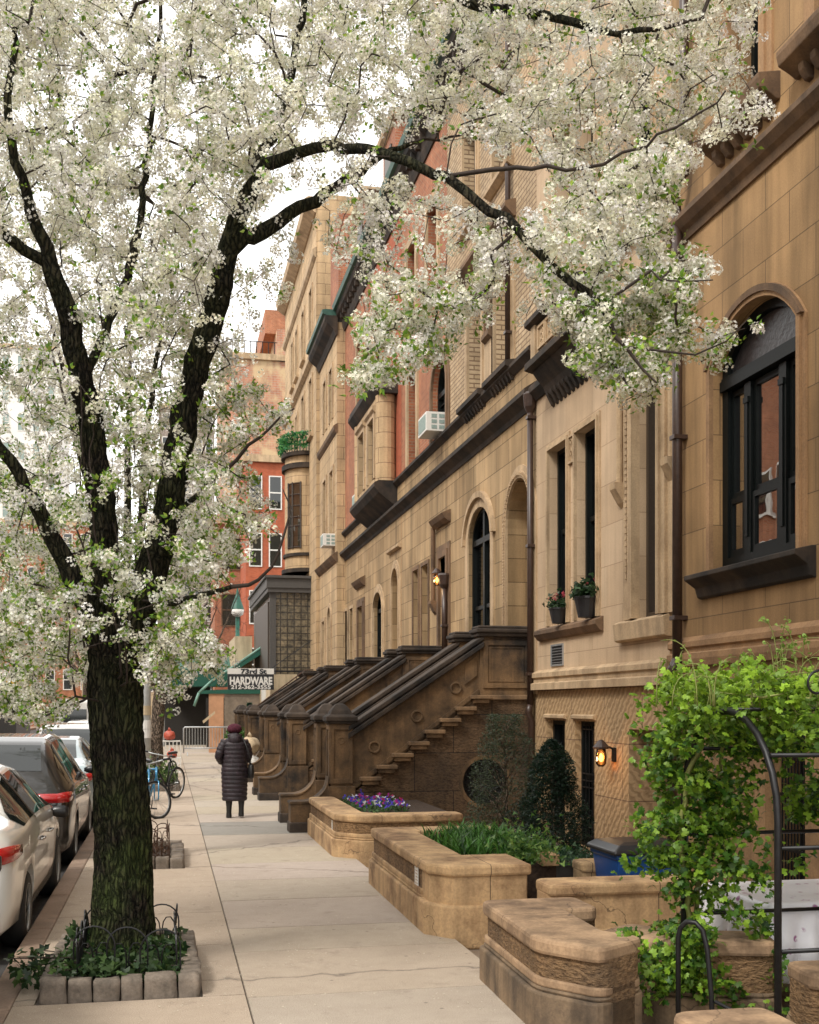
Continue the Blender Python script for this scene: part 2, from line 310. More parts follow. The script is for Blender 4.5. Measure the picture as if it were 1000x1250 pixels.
# ------------------------------------------------------------------ ground
def slabmat(name, base, var=(.93,1.05)):
    m, nt, b = newmat(name); g = N(nt,'NewGeometry'); pos = g.outputs['Position']; a = N(nt,'Attribute'); a.attribute_name = 'tint'
    n1 = noi(nt, pos, .4, 3, .5); n2 = noi(nt, pos, 130, 2, .75); n3 = noi(nt, pos, 5, 6, .7); n4 = noi(nt, pos, 2.2, 8, .75)
    c = mixc(nt, base, a.outputs[0], 1.0, 'MULTIPLY')
    c = mixc(nt, c, ramp(nt, n1, [(.3,(var[0],var[0]*.98,var[0]*.95)),(.7,(var[1],)*3)]), 1.0, 'MULTIPLY')
    c = mixc(nt, c, ramp(nt, n3, [(.3,(.92,.91,.9)),(.6,(1.03,1.03,1.03))]), 1.0, 'MULTIPLY')
    c = mixc(nt, c, rgb(.16,.12,.09), ramp(nt, n4, [(.56,(0,0,0)),(.74,(.6,.6,.6))]))
    c = mixc(nt, c, ramp(nt, n2, [(.3,(.66,.66,.66)),(.7,(1.2,1.2,1.2))]), 1.0, 'MULTIPLY')
    vc = N(nt,'TexVoronoi',feature='DISTANCE_TO_EDGE'); vc.inputs['Scale'].default_value = .2; wr_ = N(nt,'VectorMath',operation='ADD'); nq = N(nt,'TexNoise'); nq.inputs['Scale'].default_value = 3; nq.inputs['Detail'].default_value = 6; nt.links.new(pos, nq.inputs['Vector']); sc_ = N(nt,'VectorMath',operation='SCALE'); sc_.inputs['Scale'].default_value = .45; nt.links.new(nq.outputs['Color'], sc_.inputs[0]); nt.links.new(pos, wr_.inputs[0]); nt.links.new(sc_.outputs[0], wr_.inputs[1]); nt.links.new(wr_.outputs[0], vc.inputs['Vector'])
    c = mixc(nt, c, rgb(.10,.08,.065), ramp(nt, vc.outputs['Distance'], [(.0,(.75,)*3),(.006,(0,0,0))]))
    vg = N(nt,'TexVoronoi'); vg.inputs['Scale'].default_value = 4.3; nt.links.new(pos, vg.inputs['Vector']); c = mixc(nt, c, rgb(.12,.10,.085), ramp(nt, vg.outputs['Distance'], [(.0,(.8,)*3),(.055,(.6,)*3),(.075,(0,0,0))]))
    nt.links.new(c, b.inputs['Base Color']); b.inputs['Roughness'].default_value = .88
    p = bump(nt, b, n2, .4, .004); bump(nt, b, n3, .25, .01, p); return m
M['slab'] = slabmat('concrete_flags', rgb(.44,.375,.305)); M['slabbase'] = plain('joint_dirt', rgb(.13,.105,.085), .95)
M['slab2'] = slabmat('areaway_paving', rgb(.26,.2,.15))
M['kerb'] = grimy('kerb_stone', rgb(.38,.27,.2), rgb(.2,.14,.1), .45,.7, 2.5, bd=.01)
m, nt, b = newmat('asphalt'); g = N(nt,'NewGeometry'); n1 = noi(nt, g.outputs[0], 60, 4, .7); n2 = noi(nt, g.outputs[0], 1.2, 6, .65)
c = mixc(nt, rgb(.05,.048,.047), ramp(nt, n1, [(.3,(.6,.6,.6)),(.7,(1.6,1.6,1.6))]), 1.0, 'MULTIPLY'); c = mixc(nt, c, ramp(nt, n2, [(.4,(.6,.6,.6)),(.65,(1.2,1.2,1.2))]), 1.0, 'MULTIPLY')
nt.links.new(c, b.inputs['Base Color']); bump(nt, b, n1, .5, .006); rr = ramp(nt, n2, [(.38,(.45,)*3),(.52,(.85,)*3)]); nt.links.new(rr, b.inputs['Roughness']); M['asphalt'] = m
mb = MB(); mb.add([(-400,-200,-.30),(400,-200,-.30),(400,700,-.30),(-400,700,-.30)], [(0,1,2,3)]); tag(mb.build('ground', M['roof']), kind='structure')
mb = MB(); mb.add([(-12,-30,-.14),(-1.1,-30,-.14),(-1.1,400,-.14),(-12,400,-.14)], [(0,1,2,3)]); tag(mb.build('road', M['asphalt']), kind='structure')
mb = MB(); y = -4.0
while y < 66:
    L = 1.6+.3*math.sin(y*3.1); mb.box(-1.22,-1.02,y,y+L-.012,-.4,.0+.004*math.sin(y*7)); y += L
tag(mb.build('kerb', M['kerb'], bevel=.02), kind='structure')
tag(MB().box(-1.02,2.42,-4,66,-.35,-.02).build('sidewalk_base', M['slabbase']), kind='structure')
V_, F_, T_ = [], [], []
def slab(x0,x1,y0,y1,t,z=0.0,gap=.003):
    x0 += gap; x1 -= gap; y0 += gap; y1 -= gap; n = len(V_); e = .004
    tl = random.uniform(-.0015,.0015); tk = -tl
    V_.extend([(x0,y0,z-.03),(x1,y0,z-.03),(x1,y1,z-.03),(x0,y1,z-.03),(x0+e,y0+e,z+tl),(x1-e,y0+e,z+tl),(x1-e,y1-e,z+tk),(x0+e,y1-e,z+tk)])
    F_.extend([(n+4,n+5,n+6,n+7),(n,n+1,n+5,n+4),(n+1,n+2,n+6,n+5),(n+2,n+3,n+7,n+6),(n+3,n,n+4,n+7)]); T_.extend([t]*5)
ys = [-4,-2,-.5,1,2.5,4,5.2,6.4,7.93,9.4,10.4,11.9,13.3,14.7,16.3,18.0,20.0]
while ys[-1] < 66: ys.append(ys[-1]+1.55)
for i in range(len(ys)-1):
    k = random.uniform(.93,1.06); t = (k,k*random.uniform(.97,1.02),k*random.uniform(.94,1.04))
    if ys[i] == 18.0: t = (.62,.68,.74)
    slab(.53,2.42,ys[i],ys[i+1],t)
y = -4.0
PITS = [(-.87,.23,8.02,9.75), (-.86,.20,14.4,16.4), (-.75,.3,27.5,29.5)]
cuts = sorted([-4,-2.2,-.4,1.2,2.9,4.4,5.9,7.1]+[8.02,9.75,11.3,12.9,14.4,16.4,18.2,20.1,22,23.8,25.7,27.5,29.5]+[31.3+1.8*i for i in range(20)])
for i in range(len(cuts)-1):
    a, b_ = cuts[i], cuts[i+1]; k = random.uniform(.92,1.03); t = (k*1.02,k*.97,k*.93)
    pit = [p for p in PITS if abs(p[2]-a) < .01]
    if pit:
        p = pit[0]
        if p[0] > -1.0: slab(-1.02,p[0],a,b_,t)
        slab(p[1],.53,a,b_,t)
    else: slab(-1.02,.53,a,b_,t)
fl = np.array([i for f in F_ for i in f]); o = npmesh('sidewalk', np.array(V_), fl, 4, M['slab'], tint=np.array(T_)); o.data.shade_flat(); tag(o, kind='structure')
# areaway paving behind the walls, a step below the sidewalk
V_, F_, T_ = [], [], []
y = -4.0
while y < 18.0:
    for x0, x1 in ((2.42,3.7),(3.7,4.9),(4.9,6.2)): slab(x0,x1,y,y+1.2,(random.uniform(.75,1.1),)*3,-.1 if y < 40 else 0)
    y += 1.2
y = 18.0
while y < 66:
    for x0, x1 in ((2.42,3.7),(3.7,4.9),(4.9,6.2)): slab(x0,x1,y,y+1.2,(random.uniform(.75,1.1),)*3,-.02)
    y += 1.2
fl = np.array([i for f in F_ for i in f]); o = npmesh('areaway_path', np.array(V_), fl, 4, M['slab2'], tint=np.array(T_)); o.data.shade_flat(); tag(o, kind='structure')
tag(MB().box(2.42,6.3,-4,66,-.29,-.12).build('areaway_base', M['soil']), kind='structure')
# far pavement and cross street beyond the block
mb = MB(); mb.add([(-60,66,-.136),(60,66,-.136),(60,84,-.136),(-60,84,-.136)], [(0,1,2,3)]); tag(mb.build('avenue_road', M['asphalt']), kind='structure')
tag(MB().box(-1.1,60,84,200,-.3,0).build('far_sidewalk', M['kerb']), kind='structure')
tag(MB().box(-16.5,-12,-30,300,-.3,0).build('opposite_sidewalk', M['kerb']), kind='structure')
# ------------------------------------------------------------------ facade kit: facades lie in planes x = d, facing -x
def outline(s0, s1, z0, z1, rise=0, n=14, ex=0, ez=0, eb=0):
    """closed outline (y,z); ex widens sides, ez raises the top, eb lowers the bottom"""
    s0 -= ex; s1 += ex; z0 -= eb
    if rise <= 0: return [(s0,z0),(s1,z0),(s1,z1+ez),(s0,z1+ez)]
    c = (s0+s1)/2; a = (s1-s0)/2; r = rise+ez
    if rise < .62*a:
        R = (a*a+r*r)/(2*r); th = math.asin(min(1,a/R))
        return [(s0,z0),(s1,z0)]+[(c+R*math.sin(th-2*th*i/n), z1+r-R+R*math.cos(th-2*th*i/n)) for i in range(n+1)]
    return [(s0,z0),(s1,z0)]+[(c+a*math.cos(PI*i/n), z1+r*math.sin(PI*i/n)) for i in range(n+1)]
def wallface(mb, d, s0, s1, z0, z1, ops=(), reveal=.3, back=True):
    loops = [[(s0,z0),(s1,z0),(s1,z1),(s0,z1)]]+[outline(*o[:4], o[4] if len(o) > 4 else 0) for o in ops]
    tris = tessellate_polygon([[Vector((p[0],p[1],0)) for p in L] for L in loops])
    flat = [p for L in loops for p in L]; fs = []
    for t in tris:
        a, b, c = [flat[i] for i in t]
        ar = (b[0]-a[0])*(c[1]-a[1])-(c[0]-a[0])*(b[1]-a[1])
        fs.append(tuple(t) if ar < 0 else tuple(t)[::-1])
    mb.add([(d,p[0],p[1]) for p in flat], fs)
    for o, L in zip(ops, loops[1:]):
        n = len(L); r = o[5] if len(o) > 5 else reveal
        mb.add([(d,p[0],p[1]) for p in L]+[(d+r,p[0],p[1]) for p in L], [(i,n+i,n+(i+1)%n,(i+1)%n) for i in range(n)])
    return mb
def surround(mb, o, d, w, p, bottom=False, steps=1, e0=.002):
    rise = o[4] if len(o) > 4 else 0
    for k in range(steps):
        w1 = w*(steps-k)/steps; p1 = p*(k+1)/steps
        e = e0+.003*(steps-1-k); inn = outline(o[0],o[1],o[2],o[3],rise,ex=e,ez=e); out = outline(o[0],o[1],o[2],o[3],rise,ex=w1,ez=w1,eb=w1 if bottom else 0)
        n = len(inn)
        pts_o, pts_i = out[:], inn[:]
        # leave the sill side open
        vs = [(d-p1,a,b) for a,b in pts_o]+[(d-p1,a,b) for a,b in pts_i]+[(d+.01,a,b) for a,b in pts_o]+[(d+.001,a,b) for a,b in pts_i]
        fs = []
        for i in range(n):
            if i == 0 and not bottom: continue
            j = (i+1)%n; fs += [(i,n+i,n+j,j),(2*n+i,i,j,2*n+j),(n+i,3*n+i,3*n+j,n+j)]
        if not bottom: fs += [(0,2*n,3*n,n),(1,n+1,3*n+1,2*n+1)]
        mb.add(vs, fs)
def ledge(mb, d, s0, s1, prof):
    """prof: (projection, z) from bottom to top; extruded along the street"""
    poly = [(d+.02,prof[0][1])]+[(d-p,z) for p, z in prof]+[(d+.02,prof[-1][1])]
    return mb.prism(poly, 1, s0, s1)
def window(root, o, d, reveal=.25, style='sash', mat='frame_blk', curtain=None, cols=1, name='window', glass='glass', bars=None):
    s0, s1, z0, z1 = o[:4]; rise = o[4] if len(o) > 4 else 0; x = d+reveal; mb = MB(); fw = .07
    out = outline(s0,s1,z0,z1,rise,ex=.01,ez=.01,eb=.01); inn = outline(s0+fw,s1-fw,z0+fw,z1,max(rise-fw,0) if rise else 0,ez=0 if rise else -fw)
    mb.ring(out, inn, 0, x-.07, x+.06)
    for k in range(1,cols):
        c = s0+(s1-s0)*k/cols; mb.box(x-.06,x+.05,c-.055,c+.055,z0+fw,z1+rise*.9 if rise and cols == 2 else z1-.005)
    if rise: mb.box(x-.065,x+.055,s0+.02,s1-.02,z1-.05,z1+.06)
    wid = (s1-s0)/cols; zm = (z0+z1)/2+.1
    for k in range(cols):
        a, b = s0+k*wid+.06, s0+(k+1)*wid-.06
        if style == 'sash':
            mb.box(x-.035,x+.03,a,b,zm-.035,zm+.035)
            mb.ring([(a,z0+.05),(b,z0+.05),(b,zm),(a,zm)], [(a+.05,z0+.14),(b-.05,z0+.14),(b-.05,zm-.04),(a+.05,zm-.04)], 0, x-.03, x+.03)
        if bars:
            for i in range(1,bars[0]): q = a+(b-a)*i/bars[0]; mb.box(x-.025,x+.02,q-.014,q+.014,z0+.05,z1)
            for i in range(1,bars[1]): q = z0+(z1-z0)*i/bars[1]; mb.box(x-.022,x+.018,a,b,q-.014,q+.014)
    fr = mb.build(name, M[mat], root)
    gl = MB(); gl.add([(x+.012,p[0],p[1]) for p in inn], [tuple(range(len(inn)))[::-1]]); gl.build('pane', M[glass], fr)
    if curtain:
        cb = MB(); n = 60; L0, L1 = s0+.05, s1-.05
        for a0, a1, za, zb in curtain:
            A, B = L0+(L1-L0)*a0, L0+(L1-L0)*a1; Z0, Z1 = z0+(z1+rise-z0)*za, z0+(z1+rise-z0)*zb
            rr = [[(x+.16+.025*math.sin(i*1.35)+.012*math.sin(i*.6),A+(B-A)*i/n,z) for i in range(n+1)] for z in (Z0,Z1)]
            cb.loft(rr, close=False)
        cb.build('curtain', M['curtain' if mat != 'frame_brn' else 'blind'], fr, smooth=True)
    return fr
def house(label, cat, s0, s1, ztop, d=5.9, depth=11, wallmat='tan', name='row_house', group='row houses along the street', zb=-.3, x1=None):
    r = thing(name, label, cat, (d,(s0+s1)/2,0), group)
    mb = MB(); xb = d+depth; c = d+1.4
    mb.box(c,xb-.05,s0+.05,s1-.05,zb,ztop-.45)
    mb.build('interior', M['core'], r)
    mb = MB()
    for a, b in ((s0,s0+.02),(s1-.02,s1)): mb.box(d+.003,xb,a,b,zb,ztop-.35)
    mb.build('party_wall', M[wallmat], r)
    MB().box(d-.0+.05,xb,s0+.021,s1-.021,ztop-.35,ztop-.1).build('roof', M['roof'], r)
    return r
D = 5.9
M['tymp'] = plain('dark_textured_glass', rgb(.022,.02,.022), .3, var=.5, scale=16, bumpd=.01)
# ---------- house 1: warm sandstone with the big triple window, nearest
s0, s1 = 1.5, 12.77
h1 = house('warm sandstone row house with black triple arched window, nearest on the right', 'house', s0, s1, 17, wallmat='b1', d=D)
wA = (S(977), S(871), 3.50, 5.72, .44, .16)      # the big arched window
big2 = (3.6, 5.6, 3.50, 5.72, .44, .16)
up1 = (S(931), S(893), 8.2, 11.2, 0, .3); up2 = (S(1040), S(1000), 8.2, 11.2, 0, .3); up0 = (3.8,5.2,8.2,11.2,0,.3)
door1 = (S(976)-.1, S(934), -.1, 2.25, 0, .45); wb1 = (4.2,5.4,.5,2.0,0,.3)
dn = (S(830)+.0, S(830)+.01, 0, .01)
mb = MB(); wallface(mb, D, s0, s1, 2.68, 17, [wA, big2, up1, up2, up0]); mb.build('wall', M['b1'], h1)
mb = MB(); wallface(mb, D, s0, s1, -.3, 2.5, [door1, wb1]); mb.build('basement_wall', M['b1base'], h1)
mb = MB()
ledge(mb, D, s0, s1, [(.02,2.46),(.05,2.46),(.07,2.54),(.07,2.60),(.03,2.62),(.03,2.66),(.06,2.68),(.06,2.74),(.0,2.80)])
mb.build('base_moulding', M['trim_b1'], h1)
mb = MB()
ledge(mb, D, s0, s1, [(.03,7.40),(.05,7.48),(.10,7.52),(.16,7.60),(.16,7.66),(.02,7.76)])
mb.build('string_course', M['trim_mid'], h1)
for o in (up1, up2, up0):
    mb = MB(); ledge(mb, D, o[0]-.35, o[1]+.35, [(.04,7.98),(.1,8.02),(.22,8.08),(.24,8.17),(.24,8.22),(.02,8.26)])
    q = o[0]-.2
    while q < o[1]+.25: mb.prism([(D+.01,7.86),(D-.05,7.87),(D-.11,7.95),(D-.12,8.02),(D+.01,8.02)],1,q,q+.09); q += .2
    mb.build('window_sill', M['trim_mid'], h1, bevel=.01)
    mb = MB(); surround(mb, o, D, .22, .05, steps=2); mb.build('window_surround', M['trim_b1'], h1)
for o in (wA, big2):
    mb = MB(); surround(mb, o, D, .13, .05, steps=2); mb.build('window_surround', M['trim_mid' if 0 else 'trim_b1'], h1)
    ou = outline(o[0],o[1],o[2],o[3],o[4],20,ex=.12,ez=.12)[2:]; inn = outline(o[0],o[1],o[2],o[3],o[4],20,ex=.05,ez=.05)[2:]
    mb = MB(); mb.prism(ou+inn[::-1], 0, D+.01, D-.07); mb.build('hood_mould', M['trim_mid'], h1)
    mb = MB(); ledge(mb, D, o[0]-.28, o[1]+.28, [(.02,3.20),(.06,3.22),(.09,3.32),(.19,3.39),(.22,3.41),(.22,3.46),(.04,3.50)]); mb.build('window_sill', M['trim_dark'], h1, bevel=.008)
def triple(root, o):
    x = D+.17; s0, s1, z0, z1, rise = o[:5]; W = s1-s0; zs = z1; z1 = z1-.18
    mb = MB(); mb.ring(outline(s0,s1,z0,zs,rise,ex=.02,ez=.02,eb=.02), outline(s0+.12,s1-.12,z0+.12,zs,rise-.09), 0, x-.06, x+.1)
    mb.box(x-.10,x+.1,s0+.01,s1-.01,z1-.08,z1+.03); mb.box(x-.08,x+.1,s0+.01,s1-.01,z1+.03,z1+.07)      # transom bar
    bars = [s0+W*.30, s0+W*.70]
    for q in bars:
        mb.box(x-.05,x+.09,q-.07,q+.07,z0+.1,z1-.1); mb.box(x-.065,x-.05,q-.025,q+.025,z0+.3,z1-.3); mb.box(x-.075,x-.05,q-.05,q+.05,z1-.32,z1-.26)
    edges = [s0+.12]+bars+[s1-.12]; zm = z0+(z1-z0)*.36
    for i in range(3):
        a, b = edges[i]+(.075 if i else 0), edges[i+1]-(.075 if i < 2 else 0)
        mb.ring([(a,z0+.1),(b,z0+.1),(b,zm+.03),(a,zm+.03)], [(a+.055,z0+.2),(b-.055,z0+.2),(b-.055,zm-.03),(a+.055,zm-.03)], 0, x-.035, x+.03)
        mb.ring([(a,zm+.03),(b,zm+.03),(b,z1-.1),(a,z1-.1)], [(a+.055,zm+.09),(b-.055,zm+.09),(b-.055,z1-.16),(a+.055,z1-.16)], 0, x-.01, x+.05)
    f = mb.build('window', M['frame_blk'], root)
    g = MB()
    for i in range(3):
        a, b = edges[i]+.05, edges[i+1]-.05
        for za, zb, xx in ((z0+.15,zm,x-.01),(zm+.05,z1-.12,x+.015)): g.add([(xx,a,za),(xx,b,za),(xx,b,zb),(xx,a,zb)],[(0,3,2,1)])
    L = outline(s0+.1,s1-.1,z1+.05,zs,rise-.1); MB().prism(L,0,x+.0,x+.05).build('tympanum', M['tymp'], f)
    g.build('pane', M['glass_bright'], f)
    c = MB()
    for a, b, zz_ in ((.05,.12,z1-.1),(.38,.43,z0+1.0),(.49,.54,z0+1.0),(.86,.93,z1-.1)):
        A, B = s0+W*a, s0+W*b; c.loft([[(x+.12+.015*math.sin(i*1.3),A+(B-A)*i/14,z) for i in range(15)] for z in (z0+.1,zz_)], close=False)
    c.build('curtain', M['curtain'], f, smooth=True)
triple(h1, wA); triple(h1, big2)
for o in (up1, up2, up0): window(h1, o, D, .3, curtain=[(0,.25,0,1)])
window(h1, wb1, D, .3)
mb = MB(); x = D+.4; a, b = door1[0], door1[1]; mb.box(x,x+.06,a,b,-.1,2.25); mb.build('door', M['frame_blk'], h1)
mb = MB()
for k in range(12): q = a+.06+(b-a-.12)*k/11; mb.tube([(D+.16,q,-.08),(D+.16,q,2.15)], .011, 6)
for z in (.02,.55,1.1,1.62,2.1): mb.box(D+.15,D+.175,a+.02,b-.02,z,z+.03)
for k in range(9):
    q = a+.1+(b-a-.2)*k/8; mb.tube([(D+.155,q-.04,1.64),(D+.155,q+.05,1.95)],.008,5); mb.tube([(D+.155,q+.04,1.64),(D+.155,q-.05,1.95)],.008,5)
mb.build('door_gate', M['iron'], h1)
# ---------- house 2: pale smooth sandstone
s0, s1 = 12.79, 17.93
h2 = house('pale sandstone row house with flower pots on its window sill and an oriel', 'house', s0, s1, 16.5, wallmat='b2')
p1 = (S(694), S(671), 3.26, 6.02, 0, .24); p2 = (S(730.5), S(704.5), 3.26, 6.02, 0, .24)
p3 = (S(811), S(781), 3.12, 6.35, 0, .2)
bw1 = (S(690), S(668), -.05, 1.78, 0, .2); bw2 = (S(726), S(702), -.05, 1.78, 0, .2); bdoor = (S(815), S(768), -.1, 1.7, 0, .8)
q1 = (15.25,16.0,8.2,10.8,0,.3); q2 = (16.2,16.95,8.2,10.8,0,.3); q3 = (13.3,14.3,8.2,10.9,0,.3)
mb = MB(); wallface(mb, D, s0, s1, 2.46, 16.5, [p1,p2,p3,q1,q2,q3]); mb.build('wall', M['b2'], h2)
# rusticated base: wall with diagonal tooling
m, nt, b = newmat('tooled_sandstone'); uv, pos = wall_uv(nt)
wv = N(nt,'TexWave',wave_type='BANDS',bands_direction='DIAGONAL'); wv.inputs['Scale'].default_value = 4.2; wv.inputs['Distortion'].default_value = 5; wv.inputs['Detail'].default_value = 3; wv.inputs['Detail Scale'].default_value = 2.5; nt.links.new(uv, wv.inputs['Vector'])
br = N(nt,'TexBrick'); nt.links.new(uv, br.inputs['Vector'])
for k, v in (('Color1',rgb(.46,.31,.17)),('Color2',rgb(.41,.27,.14)),('Mortar',rgb(.2,.12,.07)),('Scale',1.0),('Mortar Size',.008),('Brick Width',1.3),('Row Height',.75)): br.inputs[k].default_value = v
c = mixc(nt, br.outputs[0], ramp(nt, wv.outputs[1], [(.2,(.74,.72,.69)),(.75,(1.05,1.05,1.05))]), 1.0, 'MULTIPLY'); nt.links.new(c, b.inputs['Base Color']); b.inputs['Roughness'].default_value = .9
bump(nt, b, wv.outputs[1], .4, .02); M['tooled'] = m
mb = MB(); wallface(mb, D, s0, s1, -.3, 2.3, [bw1,bw2,bdoor]); mb.build('basement_wall', M['tooled'], h2)
mb = MB(); ledge(mb, D, s0, s1, [(.02,2.26),(.10,2.26),(.10,2.36),(.05,2.38),(.05,2.44),(.08,2.46),(.08,2.53),(.0,2.58)]); mb.build('base_moulding', M['trim_tan'], h2)
mb = MB(); ledge(mb, D, S(737), S(660), [(.02,3.04),(.06,3.06),(.12,3.14),(.12,3.2),(.01,3.25)]); mb.build('window_sill', M['trim_mid'], h2, bevel=.006)
for o in (p1,p2):
    mb = MB(); surround(mb, o, D, .10, .05, steps=2); mb.build('window_surround', M['trim_tan'], h2)
    window(h2, o, D, .2, cols=1, curtain=[(.0,.3,0,1)])
mb = MB(); ledge(mb, D, p3[0]-.22, p3[1]+.62, [(.06,2.84),(.10,2.86),(.12,3.08),(.02,3.12)]); mb.build('window_sill', M['trim_tan'], h2, bevel=.006)
mb = MB(); surround(mb, (p3[0],p3[1],p3[2],p3[3]), D, .42, .05, e0=.009); surround(mb, (p3[0],p3[1],p3[2],p3[3]), D, .2, .09, e0=.0055); surround(mb, (p3[0],p3[1],p3[2],p3[3]), D, .08, .12)
z = 3.65
while z < 6.3: mb.box(D-.085,D-.05,p3[1]+.24,p3[1]+.31,z,z+.05); z += .085
for q in (p3[1]+.52, p3[0]-.34):
    mb.prism([(D+.01,4.62),(D-.05,4.68),(D-.16,4.86),(D-.17,4.94),(D+.01,4.94)],1,q-.1,q+.1); mb.tube([(D-.06,q,4.94),(D-.06,q,6.5)],.045,10)
mb.build('window_surround', M['trim_tan'], h2)
window(h2, p3, D, .16, curtain=[(0,.62,0,1)], mat='frame_brn', style='plain')
for o in (bw1,bw2):
    window(h2, o, D, .17)
    mb = MB(); ledge(mb, D, o[0]-.06, o[1]+.06, [(.01,1.80),(.05,1.82),(.05,1.86),(.01,1.88)]); mb.build('lintel', M['trim_tan'], h2)
mb = MB()
for k in range(6): q = bw2[0]+.05+(bw2[1]-bw2[0]-.1)*k/5; mb.tube([(D+.1,q,0),(D+.1,q,1.74)],.009,6)
for z in (.1,.8,.9,1.0,1.65): mb.box(D+.095,D+.108,bw2[0]+.02,bw2[1]-.02,z,z+.02)
mb.build('window_bars', M['iron'], h2)
MB().box(D+.75,D+.8,bdoor[0],bdoor[1],-.1,1.7).build('door', M['frame_blk'], h2)
mb = MB(); va, vb = S(688.5), S(673.5); za, zb = 2.62, 2.96
mb.ring([(va,za),(vb,za),(vb,zb),(va,zb)], [(va+.03,za+.03),(vb-.03,za+.03),(vb-.03,zb-.03),(va+.03,zb-.03)], 0, D-.02, D+.02)
for k in range(6): mb.box(D-.015,D+.01,va+.03,vb-.03,za+.05+k*.043,za+.06+k*.043)
vt = mb.build('vent_grille', M['steel'], h2); MB().box(D-.006,D+.005,va+.03,vb-.03,za+.03,zb-.03).build('backing', M['iron'], vt)
# carved plaque between the two windows
mb = MB(); pz = 5.62
mb.ring([(S(702.5),pz),(S(696),pz),(S(696),pz+.42),(S(702.5),pz+.42)], [(S(702.5)+.03,pz+.03),(S(696)-.03,pz+.03),(S(696)-.03,pz+.39),(S(702.5)+.03,pz+.39)], 0, D-.04, D+.01)
for k in range(4): mb.torus((D-.012,(S(702.5)+S(696))/2+(.03 if k%2 else -.03),pz+.08+.085*k), .035, .012, 0, 12, 5)
mb.build('carved_plaque', M['trim_tan'], h2)
# oriel
oa, ob, od = 15.1, 17.1, 5.55
mb = MB(); ledge(mb, D, oa-.02, ob+.02, [(.02,6.78),(.1,6.84),(.16,6.98),(.28,7.12),(.34,7.20)]); ledge(mb, D, oa-.1, ob+.1, [(.30,7.2),(.44,7.24),(.44,7.34),(.36,7.40)])
k = oa+.1
while k < ob-.1: mb.prism([(D+.01,6.66),(D-.04,6.7),(D-.12,6.85),(D-.14,7.0),(D+.01,7.0)],1,k,k+.09); k += .18
mb.build('oriel_corbel', M['trim_dark'], h2, bevel=.006)
mb = MB(); mb.box(od+.02,D+.01,oa+.02,ob-.02,7.40,7.86); 
for q in (oa,ob-.2): mb.box(od-.02,D+.01,q,q+.2,7.40,7.88)
nP = 4; L = (ob-oa-.5)/nP
for i in range(nP):
    a = oa+.25+i*L; mb.ring([(a,7.46),(a+L-.03,7.46),(a+L-.03,7.82),(a,7.82)],[(a+.035,7.5),(a+L-.065,7.5),(a+L-.065,7.78),(a+.035,7.78)],0,od-.01,od+.03)
    for u in range(3): mb.torus((od+.02,a+L/2,7.55+u*.09),.05,.014,0,12,5)
mb.build('oriel_parapet', M['trim_tan'], h2, bevel=.004)
mb = MB(); ledge(mb, D, oa-.1, ob+.1, [(.36,7.88),(.44,7.92),(.44,8.0),(.02,8.04)]); mb.build('oriel_coping', M['trim_dark'], h2)
mb = MB(); ledge(mb, D, s0, oa-.1, [(.03,6.98),(.06,7.02),(.14,7.1),(.14,7.2),(.02,7.3)]); ledge(mb, D, ob+.1, s1, [(.03,6.98),(.06,7.02),(.14,7.1),(.14,7.2),(.02,7.3)])
ledge(mb, D, s0, oa-.1, [(.02,8.0),(.12,8.04),(.12,8.12),(.02,8.16)])
mb.build('string_course', M['trim_dark'], h2)
for o in (q1,q2,q3):
    window(h2, o, D, .28, curtain=[(0,.3,0,1)])
    mb = MB(); surround(mb, o, D, .14, .05, steps=2); mb.build('window_surround', M['trim_tan'], h2)
# ---------- houses 3 to 6: ashlar parlour floor with brick above
def stringc(root, a, b):
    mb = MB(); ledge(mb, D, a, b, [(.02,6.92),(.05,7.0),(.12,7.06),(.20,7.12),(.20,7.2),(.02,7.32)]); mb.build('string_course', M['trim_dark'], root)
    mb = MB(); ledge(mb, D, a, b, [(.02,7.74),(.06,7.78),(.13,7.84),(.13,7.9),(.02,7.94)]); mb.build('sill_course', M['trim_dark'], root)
def rowhouse(label, s0, s1, ztop, brick, lower, upper, archs):
    r = house(label, 'house', s0, s1, ztop, wallmat=brick)
    mb = MB(); wallface(mb, D, s0, s1, -.3, 7.0, lower); mb.build('wall', M['tan'], r)
    MB().box(D-.004,D+.3,s0,s1,7.0,7.8).build('frieze', M['tan'], r)
    mb = MB(); wallface(mb, D, s0, s1, 7.8, ztop, upper); mb.build('brick_wall', M[brick], r)
    stringc(r, s0, s1); return r
# house 3
s0, s1 = 17.95, 24.05
dA = (S(651), S(620), 2.2, 5.15, .75, .75); wB = (S(600), S(572.5), 2.45, 5.22, .62, .2)
u1, u2 = (S(590), S(573), 7.95, 10.2, 0, .4), (S(624), S(606), 7.95, 10.2, 0, .4)
t1, t2 = (19.4,20.4,11.6,13.6,0,.3), (21.6,22.6,11.6,13.6,0,.3)
h3 = rowhouse('tan ashlar row house with buff brick above, behind the nearest brown stoop', s0, s1, 15.6, 'paleb', [dA, wB], [u1,u2,t1,t2], None)
mb = MB(); surround(mb, dA, D, .22, .05, steps=2)
n = 20; c = (dA[0]+dA[1])/2; a = (dA[1]-dA[0])/2
for i in range(34):   # rope moulding round the door arch
    q = PI*i/33; mb.box(D-.08,D-.02,c+(a+.06)*math.cos(q)-.025,c+(a+.06)*math.cos(q)+.025,5.15+.81*math.sin(q)-.02,5.15+.81*math.sin(q)+.02)
for i in range(50): z = 2.5+i*.053; mb.box(D-.08,D-.04,dA[1]+.04,dA[1]+.09,z,z+.03)
mb.build('door_surround', M['trim_tan'], h3)
